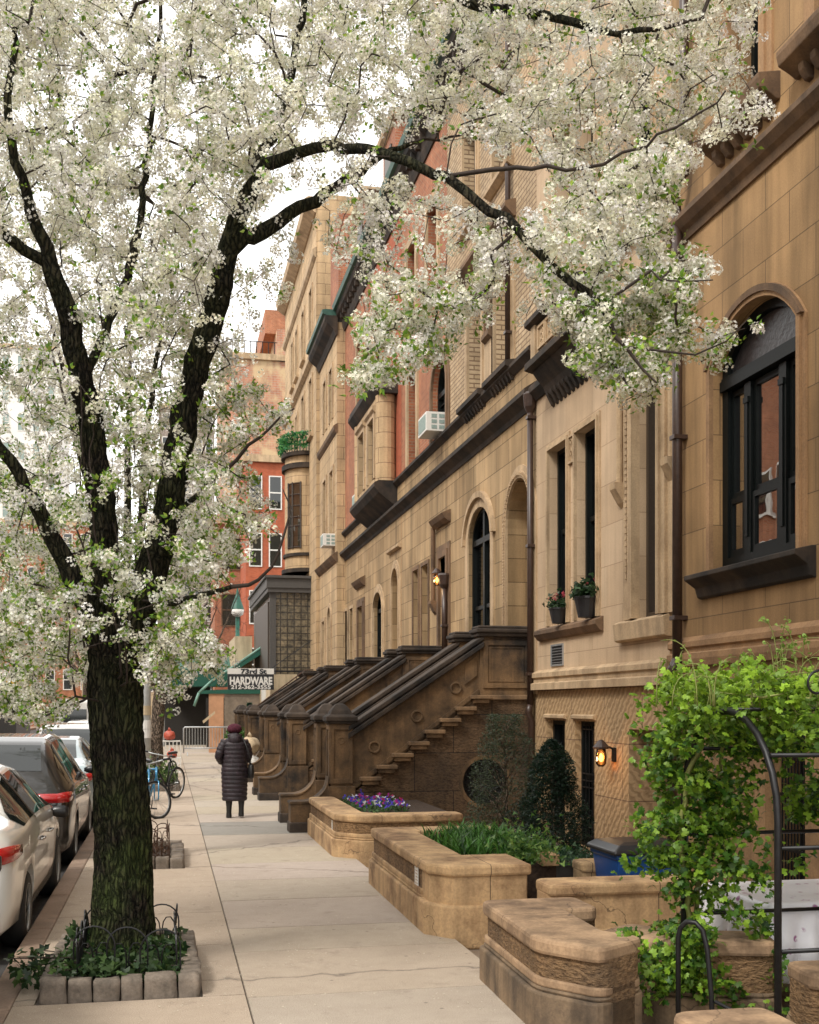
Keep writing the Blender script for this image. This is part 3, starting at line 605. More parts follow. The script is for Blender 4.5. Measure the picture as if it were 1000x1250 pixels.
mb = MB(); surround(mb, wB, D, .20, .03); mb.prism(outline(*wB[:5],20,ex=.3,ez=.3)[2:]+outline(*wB[:5],20,ex=.18,ez=.18)[2:][::-1],0,D+.01,D-.09); mb.build('window_surround', M['trim_tan'], h3)
window(h3, wB, D, .14, cols=2, curtain=[(0.05,.25,0,.85),(.6,.9,0,.85)])
mb = MB(); mb.box(D+.7,D+.76,dA[0],dA[1],2.2,6.0); mb.build('door', M['trim_tan'], h3); MB().box(D+.66,D+.7,dA[0]+.1,dA[0]+.5,3.3,4.2).build('letter_board', M['frame_brn'], h3)
for o in (u1,u2):
    mb = MB(); surround(mb, o, D, .26, .06, steps=2); mb.build('window_surround', M['trim_tan'], h3)
    window(h3, o, D, .34, curtain=[(0,.2,0,1)])
    mb = MB(); q = o[0]-.2
    ledge(mb, D, o[0]-.3, o[1]+.3, [(.1,7.86),(.2,7.9),(.2,7.99),(.02,8.02)])
    while q < o[1]+.2: mb.prism([(D+.01,7.68),(D-.05,7.7),(D-.10,7.8),(D-.11,7.88),(D+.01,7.88)],1,q,q+.08); q += .19
    mb.build('window_sill', M['trim_dark'], h3)
MB().box(D-.06,D+.02,u1[0]-.85,u1[0]-.27,8.0,10.35).build('stone_panel', M['trim_tan'], h3)
mb = MB(); q0, q1_ = u1[0]-.78, u1[0]-.36
mb.ring([(q0,8.95),(q1_,8.95),(q1_,10.15),(q0,10.15)],[(q0+.05,9.0),(q1_-.05,9.0),(q1_-.05,10.1),(q0+.05,10.1)],0,D-.1,D-.05)
for k in range(6): mb.torus((D-.07,(q0+q1_)/2,9.12+k*.17),.08,.022,0,12,5)
ledge(mb, D, q0-.03, q1_+.03, [(.06,8.8),(.14,8.86),(.14,8.94),(.06,8.96)])
mb.build('carved_panel', M['trim_mid'], h3)
mb = MB(); ledge(mb, D, u1[0]-.3, u1[1]+.35, [(.04,10.5),(.1,10.56),(.2,10.66),(.2,10.74),(.02,10.8)]); ledge(mb, D, u2[0]-.3, u2[1]+.35, [(.04,10.5),(.1,10.56),(.2,10.66),(.2,10.74),(.02,10.8)])
mb.build('window_hood', M['trim_mid'], h3)
for o in (t1,t2):
    window(h3, o, D, .28, curtain=[(0,.3,0,1)]); mb = MB(); surround(mb, o, D, .18, .05, steps=2); ledge(mb, D, o[0]-.25, o[1]+.25, [(.04,11.42),(.14,11.48),(.14,11.56),(.02,11.6)]); mb.build('window_surround', M['trim_tan'], h3)
# house 4
s0, s1 = 24.07, 29.0
d4 = (S(546.5), S(538), 2.2, 5.25, 0, .5); n1_, n2_ = (S(523.5), S(515.5), 2.45, 5.3, 0, .35), (S(511.5), S(505), 2.45, 5.3, 0, .35)
a4 = (S(546.5), S(528.5), 7.95, 9.0, .75, .22); u4 = (27.1,28.1,8.0,10.2,0,.35); t3, t4 = (24.9,25.9,11.5,13.4,0,.3), (27.2,28.2,11.5,13.4,0,.3)
h4 = rowhouse('red brick row house with an air conditioner under its tall arched window', s0, s1, 15.5, 'pinkbrick', [d4,n1_,n2_], [a4,u4,t3,t4], None)
mb = MB(); surround(mb, d4, D, .28, .06, steps=2); ledge(mb, D, d4[0]-.3, d4[1]+.35, [(.05,5.95),(.14,6.02),(.2,6.12),(.02,6.2)])
for q in (d4[1]+.45,): mb.tube([(D-.07,q,4.35),(D-.07,q,6.0)],.05,8); mb.prism([(D+.01,4.05),(D-.06,4.12),(D-.15,4.3),(D-.15,4.36),(D+.01,4.36)],1,q-.12,q+.12)
mb.build('door_surround', M['trim_mid'], h4); MB().box(D+.42,D+.48,d4[0],d4[1],2.2,5.25).build('door', M['frame_brn'], h4)
for o in (n1_,n2_): mb = MB(); surround(mb, o, D, .09, .03); mb.build('window_surround', M['trim_mid'], h4); window(h4, o, D, .32)
mb = MB(); surround(mb, a4, D, .24, .06, steps=2); mb.build('window_surround', M['trim_mid'], h4); window(h4, a4, D, .18, bars=(3,5), style='plain', curtain=[(.1,.9,0,.75)])
window(h4, u4, D, .3); mb = MB(); surround(mb, u4, D, .18, .05); mb.build('window_surround', M['trim_tan'], h4)
for o in (t3,t4):
    window(h4, o, D, .28); mb = MB(); surround(mb, o, D, .2, .05); ledge(mb, D, o[0]-.25, o[1]+.25, [(.04,11.3),(.14,11.38),(.14,11.46),(.02,11.5)]); mb.build('window_surround', M['trim_tan'], h4)
# house 5 with the stone bay
s0, s1 = 29.02, 33.9
d5 = (S(487.5), S(479), 2.2, 5.1, .55, .5); a5 = (S(468), S(457), 2.45, 4.75, .5, .2); t5 = (29.9,30.8,11.5,13.4,0,.3); t6 = (32,32.9,11.5,13.4,0,.3)
h5 = rowhouse('orange brick row house with a projecting two window stone bay', s0, s1, 15.5, 'orangebrick', [d5,a5], [t5,t6], None)
mb = MB(); surround(mb, d5, D, .22, .05, steps=2); ledge(mb, D, d5[0]-.3, d5[1]+.4, [(.04,6.1),(.1,6.14),(.1,6.2),(.02,6.22)]); mb.build('door_surround', M['trim_tan'], h5); MB().box(D+.45,D+.5,d5[0],d5[1],2.2,5.65).build('door', M['trim_tan'], h5)
mb = MB(); surround(mb, a5, D, .24, .06, steps=2); mb.build('window_surround', M['trim_tan'], h5); window(h5, a5, D, .16, cols=2)
ba, bb, bd = 29.6, 33.6, 5.42
v1, v2 = (30.3,31.2,8.1,9.75,0,.2), (31.9,32.8,8.1,9.75,0,.2)
mb = MB(); wallface(mb, bd, ba+.25, bb-.25, 7.9, 10.2, [v1,v2]); mb.box(bd+.003,D+.05,ba+.25,ba+.27,7.9,10.2); mb.box(bd+.003,D+.05,bb-.27,bb-.25,7.9,10.2)
for q in (ba+.25,bb-.25): mb.tube([(bd+.22,q,7.9),(bd+.22,q,10.2)],.27,16)
mb.build('bay_wall', M['tan2'], h5, smooth=False)
for o in (v1,v2): window(h5, o, bd, .18); mb = MB(); surround(mb, o, bd, .14, .04); ledge(mb, bd, o[0]-.2, o[1]+.2, [(.03,9.85),(.1,9.92),(.1,10.0),(.02,10.04)]); mb.build('window_surround', M['trim_tan'], h5)
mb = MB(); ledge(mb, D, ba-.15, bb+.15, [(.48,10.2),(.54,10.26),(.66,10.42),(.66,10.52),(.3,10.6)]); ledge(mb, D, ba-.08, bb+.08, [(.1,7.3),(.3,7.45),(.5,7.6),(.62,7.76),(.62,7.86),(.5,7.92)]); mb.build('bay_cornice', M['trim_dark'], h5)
for o in (t5,t6):
    window(h5, o, D, .28); mb = MB(); surround(mb, o, D, .2, .05); mb.build('window_surround', M['trim_tan'], h5)
# house 6
s0, s1 = 33.92, 38.6
d6 = (S(444), S(438), 2.2, 5.1, 0, .5); n3_, n4_ = (S(431.5),S(427.5),2.45,5.2,0,.3),(S(424.5),S(420.5),2.45,5.2,0,.3)
a6 = (S(449), S(437.5), 7.95, 9.3, .7, .4); t7, t8 = (S(453),S(447.5),11.4,13.4,0,.35),(S(441),S(436.5),11.4,13.4,0,.35)
h6 = rowhouse('pinkish red brick row house with paired top windows on a long dark sill', s0, s1, 15.5, 'pinkbrick', [d6,n3_,n4_], [a6,t7,t8], None)
mb = MB(); surround(mb, d6, D, .25, .06, steps=2); ledge(mb, D, d6[0]-.3, d6[1]+.35, [(.05,5.7),(.14,5.8),(.2,5.9),(.02,6.0)]); mb.build('door_surround', M['trim_mid'], h6); MB().box(D+.42,D+.48,d6[0],d6[1],2.2,5.1).build('door', M['frame_brn'], h6)
for o in (n3_,n4_): window(h6, o, D, .28); mb = MB(); surround(mb, o, D, .1, .03); mb.build('window_surround', M['trim_tan'], h6)
mb = MB(); surround(mb, a6, D, .28, .06, steps=2); mb.build('window_surround', M['trim_mid'], h6); window(h6, a6, D, .18, bars=(2,4), style='plain')
for o in (t7,t8): window(h6, o, D, .32); mb = MB(); surround(mb, o, D, .16, .04); mb.build('window_surround', M['trim_tan'], h6)
mb = MB(); ledge(mb, D, t7[0]-.3, t8[1]+.5, [(.04,11.1),(.1,11.16),(.18,11.28),(.18,11.36),(.02,11.4)]); mb.build('window_sill', M['trim_dark'], h6)
# eaves with green copper gutters, one per house, and dormers
for r, a, b, zt in ((h3,17.95,24.05,15.6),(h4,24.07,29.0,15.5),(h5,29.02,33.9,15.5),(h6,33.92,38.6,15.5)):
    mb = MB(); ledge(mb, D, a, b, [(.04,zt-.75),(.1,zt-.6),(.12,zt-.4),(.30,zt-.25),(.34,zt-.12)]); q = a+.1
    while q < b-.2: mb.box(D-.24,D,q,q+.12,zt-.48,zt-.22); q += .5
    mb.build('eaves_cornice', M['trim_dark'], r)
    mb = MB(); ledge(mb, D, a, b, [(.30,zt-.12),(.42,zt-.08),(.46,zt+.06),(.40,zt+.08)]); mb.build('gutter', M['copper'], r)
    m_ = (a+b)/2; mb = MB(); mb.box(D+.15,D+3,m_-.9,m_+.9,zt-.1,zt+2.4); dm = mb.build('dormer', M['redbrick'], r)
    mb = MB(); ledge(mb, D+.15, m_-1.05, m_+1.05, [(.02,zt+2.4),(.15,zt+2.5),(.18,zt+2.62)]); mb.box(D,D+3,m_-1.05,m_+1.05,zt+2.62,zt+2.7); mb.build('dormer_cap', M['trim_tan'], dm)
    MB().box(D+.1,D+.16,m_-.45,m_+.45,zt+.6,zt+2.0).build('dormer_window', M['frame_brn'], dm)
    ma = MB(); ma.add([(D+.1,a,zt-.1),(D+.1,b,zt-.1),(D+3.2,b,zt+2.2),(D+3.2,a,zt+2.2)],[(0,3,2,1)]); ma.build('mansard', M['trim_dark'], r)
# ---------- house 7: tan stone, slightly proud
s0, s1 = 38.62, 43.2; d7 = 5.62
h7 = house('tan stone row house with a heavy dark cornice, standing slightly proud', 'house', s0, s1, 15.4, d=d7, wallmat='tan2')
o7 = [(40.0,40.7,2.4,5.1,.4,.3),(41.6,42.3,2.4,5.1,0,.3),(39.4,40.2,8.0,10.2,0,.3),(41.2,42.0,8.0,10.2,0,.3),(39.6,40.3,12,13.8,0,.3),(41.2,41.9,12,13.8,0,.3)]
mb = MB(); wallface(mb, d7, s0, s1, -.3, 15.4, o7); mb.build('wall', M['tan2'], h7)
for o in o7: window(h7, o, d7, .26, mat='frame_brn'); mb = MB(); surround(mb, o, d7, .14, .05); mb.build('window_surround', M['trim_tan'], h7)
mb = MB(); ledge(mb, d7, s0-.02, s1, [(.03,6.9),(.12,7.0),(.2,7.12),(.02,7.25)]); ledge(mb, d7, s0-.02, s1, [(.02,11.3),(.1,11.4),(.12,11.52),(.02,11.6)]); mb.build('string_course', M['trim_mid'], h7)
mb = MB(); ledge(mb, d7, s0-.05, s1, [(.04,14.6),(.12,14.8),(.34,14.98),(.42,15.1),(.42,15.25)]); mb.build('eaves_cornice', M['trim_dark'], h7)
mb = MB(); ledge(mb, d7, s0-.05, s1, [(.36,15.25),(.5,15.3),(.52,15.42),(.4,15.45)]); mb.build('gutter', M['copper'], h7)
MB().box(d7+.2,d7+3,39.6,41.6,15.2,19.2).build('dormer', M['redbrick'], h7)
# ---------- house 8: tall stone house with the round oriel, over the shop extension
s0, s1 = 43.22, 55.0; d8 = 5.5
h8 = house('tall tan stone corner building with a rounded oriel and green balcony', 'building', s0, s1, 21.5, d=d8, wallmat='tan2', group=None)
o8 = [(49.5,50.2,12.5,14.6,0,.25),(51.2,51.9,12.5,14.6,0,.25),(44.4,45.2,12.6,14.8,0,.25),(47,47.8,12.6,14.8,0,.25),(44.4,45.2,16.3,18.3,0,.25),(47,47.8,16.3,18.3,0,.25),(49.5,50.2,16.3,18.3,0,.25),(51.2,51.9,16.3,18.3,0,.25),(50,50.8,8.2,10.4,0,.25)]
mb = MB(); wallface(mb, d8, s0, s1, -.3, 21.5, o8); mb.box(d8+.06,12,s0-.04,s0-.01,15,21.4); mb.build('wall', M['tan2'], h8)
for o in o8: window(h8, o, d8, .22, mat='frame_brn'); mb = MB(); surround(mb, o, d8, .14, .05); ledge(mb, d8, o[0]-.2, o[1]+.2, [(.02,o[2]-.15),(.12,o[2]-.1),(.12,o[2]-.02),(.02,o[2])]); mb.build('window_surround', M['trim_tan'], h8)
mb = MB(); ledge(mb, d8, s0, s1, [(.03,19.0),(.12,19.1),(.14,19.3),(.02,19.4)]); ledge(mb, d8, s0, s1, [(.05,20.7),(.4,20.95),(.45,21.2),(.3,21.3)]); ledge(mb, d8, s0, s1, [(.03,15.3),(.16,15.4),(.18,15.6),(.02,15.7)]); mb.build('string_course', M['trim_tan'], h8)
oc = (d8+.0, 46.6); R = 1.25
def half(mb, r, z0, z1, n=18, sy=1.25):
    vs = [(oc[0]-r*math.sin(PI*i/n), oc[1]+r*sy*math.cos(PI*i/n)) for i in range(n+1)]; mb.prism(vs, 2, z0, z1)
mb = MB(); half(mb, .85, 7.35, 12.0); mb.build('oriel', M['tan2'], h8)
mb = MB(); half(mb, .98, 7.35, 7.5); half(mb, .92, 8.0, 8.12); half(mb, .98, 11.5, 11.7); half(mb,1.0,12.0,12.15); mb.build('oriel_moulding', M['trim_dark'], h8)
mb = MB()
a0, a1 = PI*.66, PI*.88
for rr_, nm, mt in ((.87,'window','frame_brn'),):
    pts = [(oc[0]-rr_*math.sin(a0+(a1-a0)*i/5), oc[1]+rr_*1.25*math.cos(a0+(a1-a0)*i/5)) for i in range(6)]
    f = MB().loft([[(p[0],p[1],z) for p in pts] for z in (8.35,10.9)], close=False).build('oriel_window', M['glass'], h8)
    g = MB()
    for p in (pts[0],pts[2],pts[5]): g.tube([(p[0]-.01,p[1],8.3),(p[0]-.01,p[1],10.95)],.035,5)
    for z in (8.35,9.2,9.55,10.0,10.45,10.9): g.tube([(p[0]-.01,p[1],z) for p in pts],.03,5)
    g.build('window_bars', M['frame_brn'], f); MB().loft([[(p[0]+.1,p[1]+.1,z) for p in pts] for z in (8.35,10.9)], close=False).build('backing', M['frame_blk'], f)
mb = MB()
for i in range(26):
    q = PI*i/25; x, y = oc[0]-.95*math.sin(q), oc[1]+1.2*math.cos(q); mb.tube([(x,y,12.15),(x,y,12.9)],.014,5)
mb.tube([(oc[0]-.95*math.sin(PI*i/25), oc[1]+1.2*math.cos(PI*i/25),12.9) for i in range(26)],.02,5)
mb.build('balcony_railing', M['copper'], h8)
# ------------------------------------------------------------------ stoops (built round y = 0, then moved along the street)
def off_poly(path, t0, t1, close=False):
    """path (x,y) offset to both sides by t0 (left) and t1 (right) -> closed polygon"""
    def side(t):
        out = []
        for i, p in enumerate(path):
            d0 = None if i == 0 else (Vector(p)-Vector(path[i-1])).normalized(); d1 = None if i == len(path)-1 else (Vector(path[i+1])-Vector(p)).normalized()
            d0 = d0 or d1; d1 = d1 or d0; n0 = Vector((-d0.y,d0.x)); n1 = Vector((-d1.y,d1.x)); n = (n0+n1).normalized(); k = max(n.dot(n0),.4)
            out.append(tuple(Vector(p)+n*t/k))
        return out
    return side(t0)+side(-t1)[::-1]
def soften(poly, r=.07, n=4):
    out = []; m = len(poly); ar = sum(poly[i][0]*poly[(i+1)%m][1]-poly[(i+1)%m][0]*poly[i][1] for i in range(m))
    for i in range(m):
        p, a, b = Vector(poly[i]), Vector(poly[i-1]), Vector(poly[(i+1)%m]); u, v = (a-p), (b-p); q = min(r,u.length*.45,v.length*.45)
        if ((p-a).cross(b-p) > 0) != (ar > 0) or q < .01: out.append(tuple(p)); continue
        A, B = p+u.normalized()*q, p+v.normalized()*q
        for k in range(n+1): t = k/n; out.append(tuple(A*(1-t)**2+p*2*t*(1-t)+B*t*t))
    return out
def rounded(path, r, n=5):
    return path
def rounded0(path, r, n=5):
    out = [path[0]]
    for i in range(1,len(path)-1):
        p = Vector(path[i]); a = (Vector(path[i-1])-p).normalized(); b = (Vector(path[i+1])-p).normalized()
        A, B = p+a*r, p+b*r
        for k in range(n+1):
            t = k/n; out.append(tuple(A*(1-t)**2+p*2*t*(1-t)+B*t*t))
    return out+[path[-1]]
W = 1.95
def make_stoop(oculus=True):
    r = thing('stoop', None, None)
    X0, X1, FZ = 2.9, 5.0, 2.2
    def stepline(x): return .62+(x-2.9)*.745
    for side, ya, yb in ((0,0,.36),(1,W-.36,W)):
        poly = [(2.85,-.3),(5.9,-.3),(5.9,2.14),(5.0,2.14),(2.85,.58)]
        mb = MB()
        if side == 0 and oculus:
            c = (5.08,.76); hole = [(c[0]+.37*math.cos(2*PI*i/28), c[1]+.37*math.sin(2*PI*i/28)) for i in range(28)]
            tr = tessellate_polygon([[Vector((*p,0)) for p in poly],[Vector((*p,0)) for p in hole]]); fl = poly+hole
            mb.add([(p[0],ya,p[1]) for p in fl], [tuple(t) for t in tr]); n = 28
            mb.add([(p[0],ya,p[1]) for p in hole]+[(p[0],ya+.16,p[1]) for p in hole], [(i,(i+1)%n,n+(i+1)%n,n+i) for i in range(n)])
            mb.add([(p[0],yb,p[1]) for p in poly], [tuple(range(5))[::-1]])
            mb.add([(2.85,ya,-.3),(2.85,yb,-.3),(2.85,yb,.58),(2.85,ya,.58)],[(0,1,2,3)])
        else: mb.prism(poly, 1, ya, yb)
        wl = mb.build('side_wall', M['stoop_wall'], r)
        if side == 0 and oculus:
            g = MB(); g.ring([(c[0]+.44*math.cos(2*PI*i/28), c[1]+.44*math.sin(2*PI*i/28)) for i in range(28)],[(c[0]+.375*math.cos(2*PI*i/28), c[1]+.375*math.sin(2*PI*i/28)) for i in range(28)],1,ya-.012,ya+.05); g.build('oculus_rim', M['stoop'], r)
            g = MB()
            for i in range(16): q = 2*PI*i/16; g.tube([(c[0]+.07*math.cos(q),ya+.07,c[1]+.07*math.sin(q)),(c[0]+.37*math.cos(q),ya+.07,c[1]+.37*math.sin(q))],.011,5)
            for R in (.08,.2,.35): g.torus((c[0],ya+.07,c[1]),R,.012,1,24,5)
            for i in range(16): q = 2*PI*(i+.5)/16; g.torus((c[0]+.27*math.cos(q),ya+.07,c[1]+.27*math.sin(q)),.045,.008,1,10,4)
            g.build('oculus_grille', M['iron'], r); MB().prism([(c[0]+.39*math.cos(2*PI*i/28), c[1]+.39*math.sin(2*PI*i/28)) for i in range(28)],1,ya+.15,ya+.18).build('oculus_back', M['core'], r)
        # balustrade panel and coping rail
        def rail(x): return 1.53+(x-2.9)*.665
        mb = MB(); i0 = .05; mb.prism([(2.85,.6),(5.0,2.14),(5.0,rail(5.0)+.02),(2.85,rail(2.85)+.02)],1,ya+i0,yb-i0)
        mb.build('balustrade', M['stoop'], r)
        mb = MB()
        for x in (3.25,3.95,4.6):
            z = (stepline(x)+rail(x))/2+.02
            for yy in (ya+.035,yb-.035): mb.torus((x,yy,z),.085,.018,1,20,6)
        for yy0, yy1 in ((ya+.02,ya+.06),(yb-.06,yb-.02)):
            mb.prism([(2.9,.74),(4.98,2.28),(4.98,2.2),(2.9,.66)],1,yy0,yy1); mb.prism([(4.75,2.35),(4.95,2.5),(4.95,2.82),(4.75,2.68)],1,yy0+.005,yy1-.005)
        mb.build('rosettes', M['stoop'], r)
        mb = MB(); mb.prism([(2.82,rail(2.82)),(5.06,rail(5.06)),(5.06,rail(5.06)+.09),(2.82,rail(2.82)+.09)],1,ya-.05,yb+.05)
        mb.prism([(2.82,rail(2.82)+.09),(5.04,rail(5.04)+.09),(5.04,rail(5.04)+.12),(2.82,rail(2.82)+.12)],1,ya-.0,yb)
        mb.prism([(2.82,rail(2.82)+.12),(5.06,rail(5.06)+.12),(5.06,rail(5.06)+.2),(2.82,rail(2.82)+.2)],1,ya-.035,yb+.035)
        mb.build('coping_rail', M['stoop_dk'], r, bevel=.02)
        # protruding step ends
        mb = MB(); k = 0
        while k < 8:
            x = 3.0+k*.262; z = .86+k*.187; yy0, yy1 = (ya-.13,ya+.02) if side == 0 else (yb-.02,yb+.13)
            mb.box(x,x+.34,yy0,yy1,z-.055,z+.01); mb.box(x+.04,x+.3,(yy0+.04 if side == 0 else yy0),(yy1 if side == 0 else yy1-.04),z-.12,z-.056); k += 1
        mb.build('step_ends', M['stoop_step'], r, bevel=.012)
        # platform parapet
        mb = MB(); mb.box(5.0,5.9,ya+.01,yb-.01,2.14,3.14); mb.ring([(5.05,2.3),(5.85,2.3),(5.85,3.08),(5.05,3.08)],[(5.13,2.38),(5.77,2.38),(5.77,3.0),(5.13,3.0)],1,ya-.015,ya+.02)
        mb.ring([(5.15,2.4),(5.75,2.4),(5.75,2.98),(5.15,2.98)],[(5.18,2.43),(5.72,2.43),(5.72,2.95),(5.18,2.95)],1,ya-.0,ya+.015); pp = mb.build('parapet', M['stoop'], r)
        mb = MB(); mb.box(4.95,5.9,ya-.06,yb+.06,3.14,3.2); mb.box(4.92,5.9,ya-.09,yb+.09,3.2,3.27); mb.box(4.96,5.9,ya-.05,yb+.05,3.27,3.32); mb.build('parapet_cap', M['stoop_dk'], pp, bevel=.02)
        MB().box(4.96,5.9,ya-.05,yb+.02,2.1,2.18).build('base_moulding', M['stoop_step'], pp, bevel=.015)
        # newel post
        na, nb = ya-.02, yb+.02; mb = MB(); mb.box(2.49,2.93,na-.02,nb+.02,-.1,.72)
        mb.box(2.53,2.89,na+.02,nb-.02,.72,1.72); 
        for fz0, fz1 in ((.84,1.62),):
            for yy0, yy1 in ((na-.0,na+.03),(nb-.03,nb)): mb.ring([(2.53,fz0-.08),(2.89,fz0-.08),(2.89,fz1+.08),(2.53,fz1+.08)],[(2.59,fz0),(2.83,fz0),(2.83,fz1),(2.59,fz1)],1,yy0,yy1)
            mb.ring([(na+.02,fz0-.08),(nb-.02,fz0-.08),(nb-.02,fz1+.08),(na+.02,fz1+.08)],[(na+.08,fz0),(nb-.08,fz0),(nb-.08,fz1),(na+.08,fz1)],0,2.51,2.54)
        mb.torus((2.53,(na+nb)/2,1.45),.05,.014,0,14,5); mb.torus((2.71,na+.02,1.45),.05,.014,1,14,5)
        nw = mb.build('newel_post', M['stoop'], r, bevel=.012)
        cx, cy = 2.71, (ya+yb)/2
        mb = MB(); mb.box(2.49,2.93,na-.02,nb+.02,1.72,1.76); mb.box(2.46,2.96,na-.05,nb+.05,1.76,1.83)
        h = .25
        vs = [(cx-h,cy-h,1.83),(cx+h,cy-h,1.83),(cx+h,cy+h,1.83),(cx-h,cy+h,1.83)]; lv = [(1.0,1.83),(.72,1.87),(.62,1.93),(.34,2.02),(.1,2.05)]
        mb.loft([[(cx+(v[0]-cx)*s_,cy+(v[1]-cy)*s_,z) for v in vs] for s_, z in lv]); mb.build('newel_cap', M['stoop_dk'], nw, bevel=.01)
        # curved wing wall sweeping down to the pavement
        cv = [(2.5-.52*math.sin(q*PI/2/10), .98-.55*(1-math.cos(q*PI/2/10))) for q in range(11)]
        cv = [(2.5,.88)]+[(2.5-.40*(1-math.cos(q*PI/20)), .88-.42*math.sin(q*PI/20)) for q in range(1,11)]
        poly = [(2.5,.0),(1.90,.0),(1.90,.46),(2.08,.46)]+cv[::-1][1:]
        mb = MB(); mb.prism(poly,1,ya,yb); mb.build('wing_wall', M['stoop'], r, bevel=.015)
        mb = MB(); mb.box(1.88,2.5,ya-.04,yb+.04,-.05,.16); mb.build('wing_plinth', M['stoop_dk'], r, bevel=.02)
        mb = MB(); top = cv[4:]+[(1.88,.46)]; poly = [(p[0],p[1]-.01) for p in top]+[(p[0]+.012,p[1]+.03) for p in top[::-1]]; mb.prism(poly,1,ya-.015,yb+.015); mb.build('wing_coping', M['stoop'], r, bevel=.01)
    mb = MB()
    for k in range(11): mb.box(2.2+.25*k,2.5+.25*k if k < 10 else 5.9,.37,W-.37,-.1 if k == 0 else .2*k-.1,.2*(k+1))
    mb.box(5.0,5.9,.37,W-.37,1.0,2.2); mb.build('steps', M['stoop_step'], r, bevel=.015)
    return r
st = make_stoop()
stl = ['nearest brown stoop, with a round iron grille in its side wall','second brown stoop from the nearest, below the red brick house','third brown stoop from the nearest, below the stone bay','fourth brown stoop from the nearest, just before the last one','farthest brown stoop, beside the glass block shop extension']
ss = [18.12, 24.4, 30.4, 36.7, 42.6]
for i, y in enumerate(ss):
    o = st if i == 0 else copy_tree(st)
    o.location = (0,y,0); tag(o, stl[i], 'stoop', 'brownstone stoops')
    o.name = 'stoop'
# ------------------------------------------------------------------ garden walls along the pavement
def soft(path, a, b): return soften(off_poly(path, a, b), .10)
def garden_wall(label, path, t=.38, top=.6, plinth=.3, mats=('pl_tan','pl_rough','pl_tan'), lip=True, name='garden_wall', proud=.05, soil=None, zb=-.12):
    r = thing(name, label, 'garden wall', (path[0][0],path[0][1],0), 'low stone walls in front of the houses')
    mb = MB(); mb.prism(soft(path,t/2,t/2),2,zb,top-.08); mb.build('wall_face', M[mats[1]], r, bevel=.01)
    mb = MB(); mb.prism(soft(path,t/2+proud,t/2+proud),2,zb,plinth-.03); mb.prism(soft(path,t/2+proud*.5,t/2+proud*.5),2,plinth-.03,plinth); mb.build('plinth', M[mats[0]], r, bevel=.02)
    if lip: MB().prism(soft(path,t/2+.02,t/2+.02),2,plinth,plinth+.055).build('lip_moulding', M[mats[2]], r, bevel=.012)
    mb = MB(); mb.prism(soft(path,t/2+.03,t/2+.03),2,top-.1,top); mb.build('coping', M[mats[2]], r, bevel=.025)
    return r
w1 = garden_wall('tan stone planter wall with pansies behind it, against the nearest stoop', rounded([(2.37,18.0),(2.37,15.2),(2.62,14.95),(3.85,14.95)],.06), .36, .57, .27)
MB().box(2.56,3.9,15.2,17.95,-.1,.50).build('planting_bed', M['soil'], w1)
w2 = garden_wall('long tan stone planter wall holding tall green leaves, black water stains', rounded([(3.65,12.62),(2.47,12.62),(2.45,10.05)],.1), .40, .62, .30)
MB().box(2.67,3.62,10.4,12.42,-.1,.50).build('planting_bed', M['soil'], w2)
MB().box(3.45,3.62,10.3,12.4,.49,.60).build('bed_edging', M['pl_tan'], w2, bevel=.01)
poly = [(2.25,10.15),(2.25,9.85),(2.42,9.60),(3.08,9.60),(3.08,10.15)]
MB().prism(poly,2,-.1,.53).build('end_block', M['pl_tan'], w2, bevel=.015)
MB().prism([(2.20,10.15),(2.20,9.82),(2.40,9.55),(3.0,9.55),(3.0,10.15)],2,-.1,.28).build('end_plinth', M['pl_tan'], w2, bevel=.02)
MB().prism([(2.22,10.3),(2.22,9.83),(2.40,9.57),(3.11,9.57),(3.11,10.3)],2,.525,.624).build('end_coping', M['pl_tan'], w2, bevel=.025)
def notice(x, y, z, w_, h_, lab):
    r = thing('notice', lab, 'notice', (x,y,z)); MB().box(x-.004,x,y-w_/2,y+w_/2,z,z+h_).build('board', M['whitewall'], r); g = MB()
    for k in range(5): g.box(x-.0055,x-.0035,y-w_*.36,y+w_*(.36-.1*(k%3)),z+h_*(.16+.15*k),z+h_*(.19+.15*k))
    g.build('print', M['farbrick'], r); MB().box(x-.008,x-.004,y-.012,y+.012,z+h_-.02,z+h_-.005).build('tape', M['cream'], r)
notice(2.243,10.32,.34,.15,.19,'small white paper notice on the long stained planter wall'); notice(2.183,15.45,.30,.07,.15,'tiny white notice on the planter wall beside the pansies')
w3 = garden_wall('brown tooled stone garden wall with a chamfered end, nearest in full view', rounded([(3.0,7.93),(2.5,7.93),(2.47,6.85),(2.70,6.52)],.12), .44, .57, .27, ('pl_dk','pl_rough','pl_brn'))
w4 = garden_wall('stone garden wall cut off by the bottom edge, beside the arbour', rounded([(2.9,3.0),(2.56,3.4),(2.56,5.05)],.1), .44, .56, .27, ('pl_dk','pl_rough','pl_brn'))
w5 = garden_wall('cracked tan dividing wall in front of the blue bin', [(3.12,9.35),(4.75,9.35)], .38, .50, .12, ('pl_tan','pl_tan','pl_tan'), lip=False, proud=.012)
w6 = garden_wall('low curved dark wall below the hanging vines', rounded([(3.05,7.55),(3.3,7.2),(3.95,7.0)],.12), .34, .46, .12, ('pl_dk','pl_rough','pl_brn'), lip=False)
w7 = garden_wall('dark garden wall at the right edge in front of the covered table', [(3.72,6.3),(5.6,6.1)], .34, .42, .12, ('pl_dk','pl_rough','pl_brn'), lip=False)
w8 = garden_wall('short pale coping between the bin and the potted yew', [(4.0,10.9),(4.7,10.9)], .3, .45, .1, ('pl_tan','pl_tan','pl_tan'), lip=False, proud=.012)
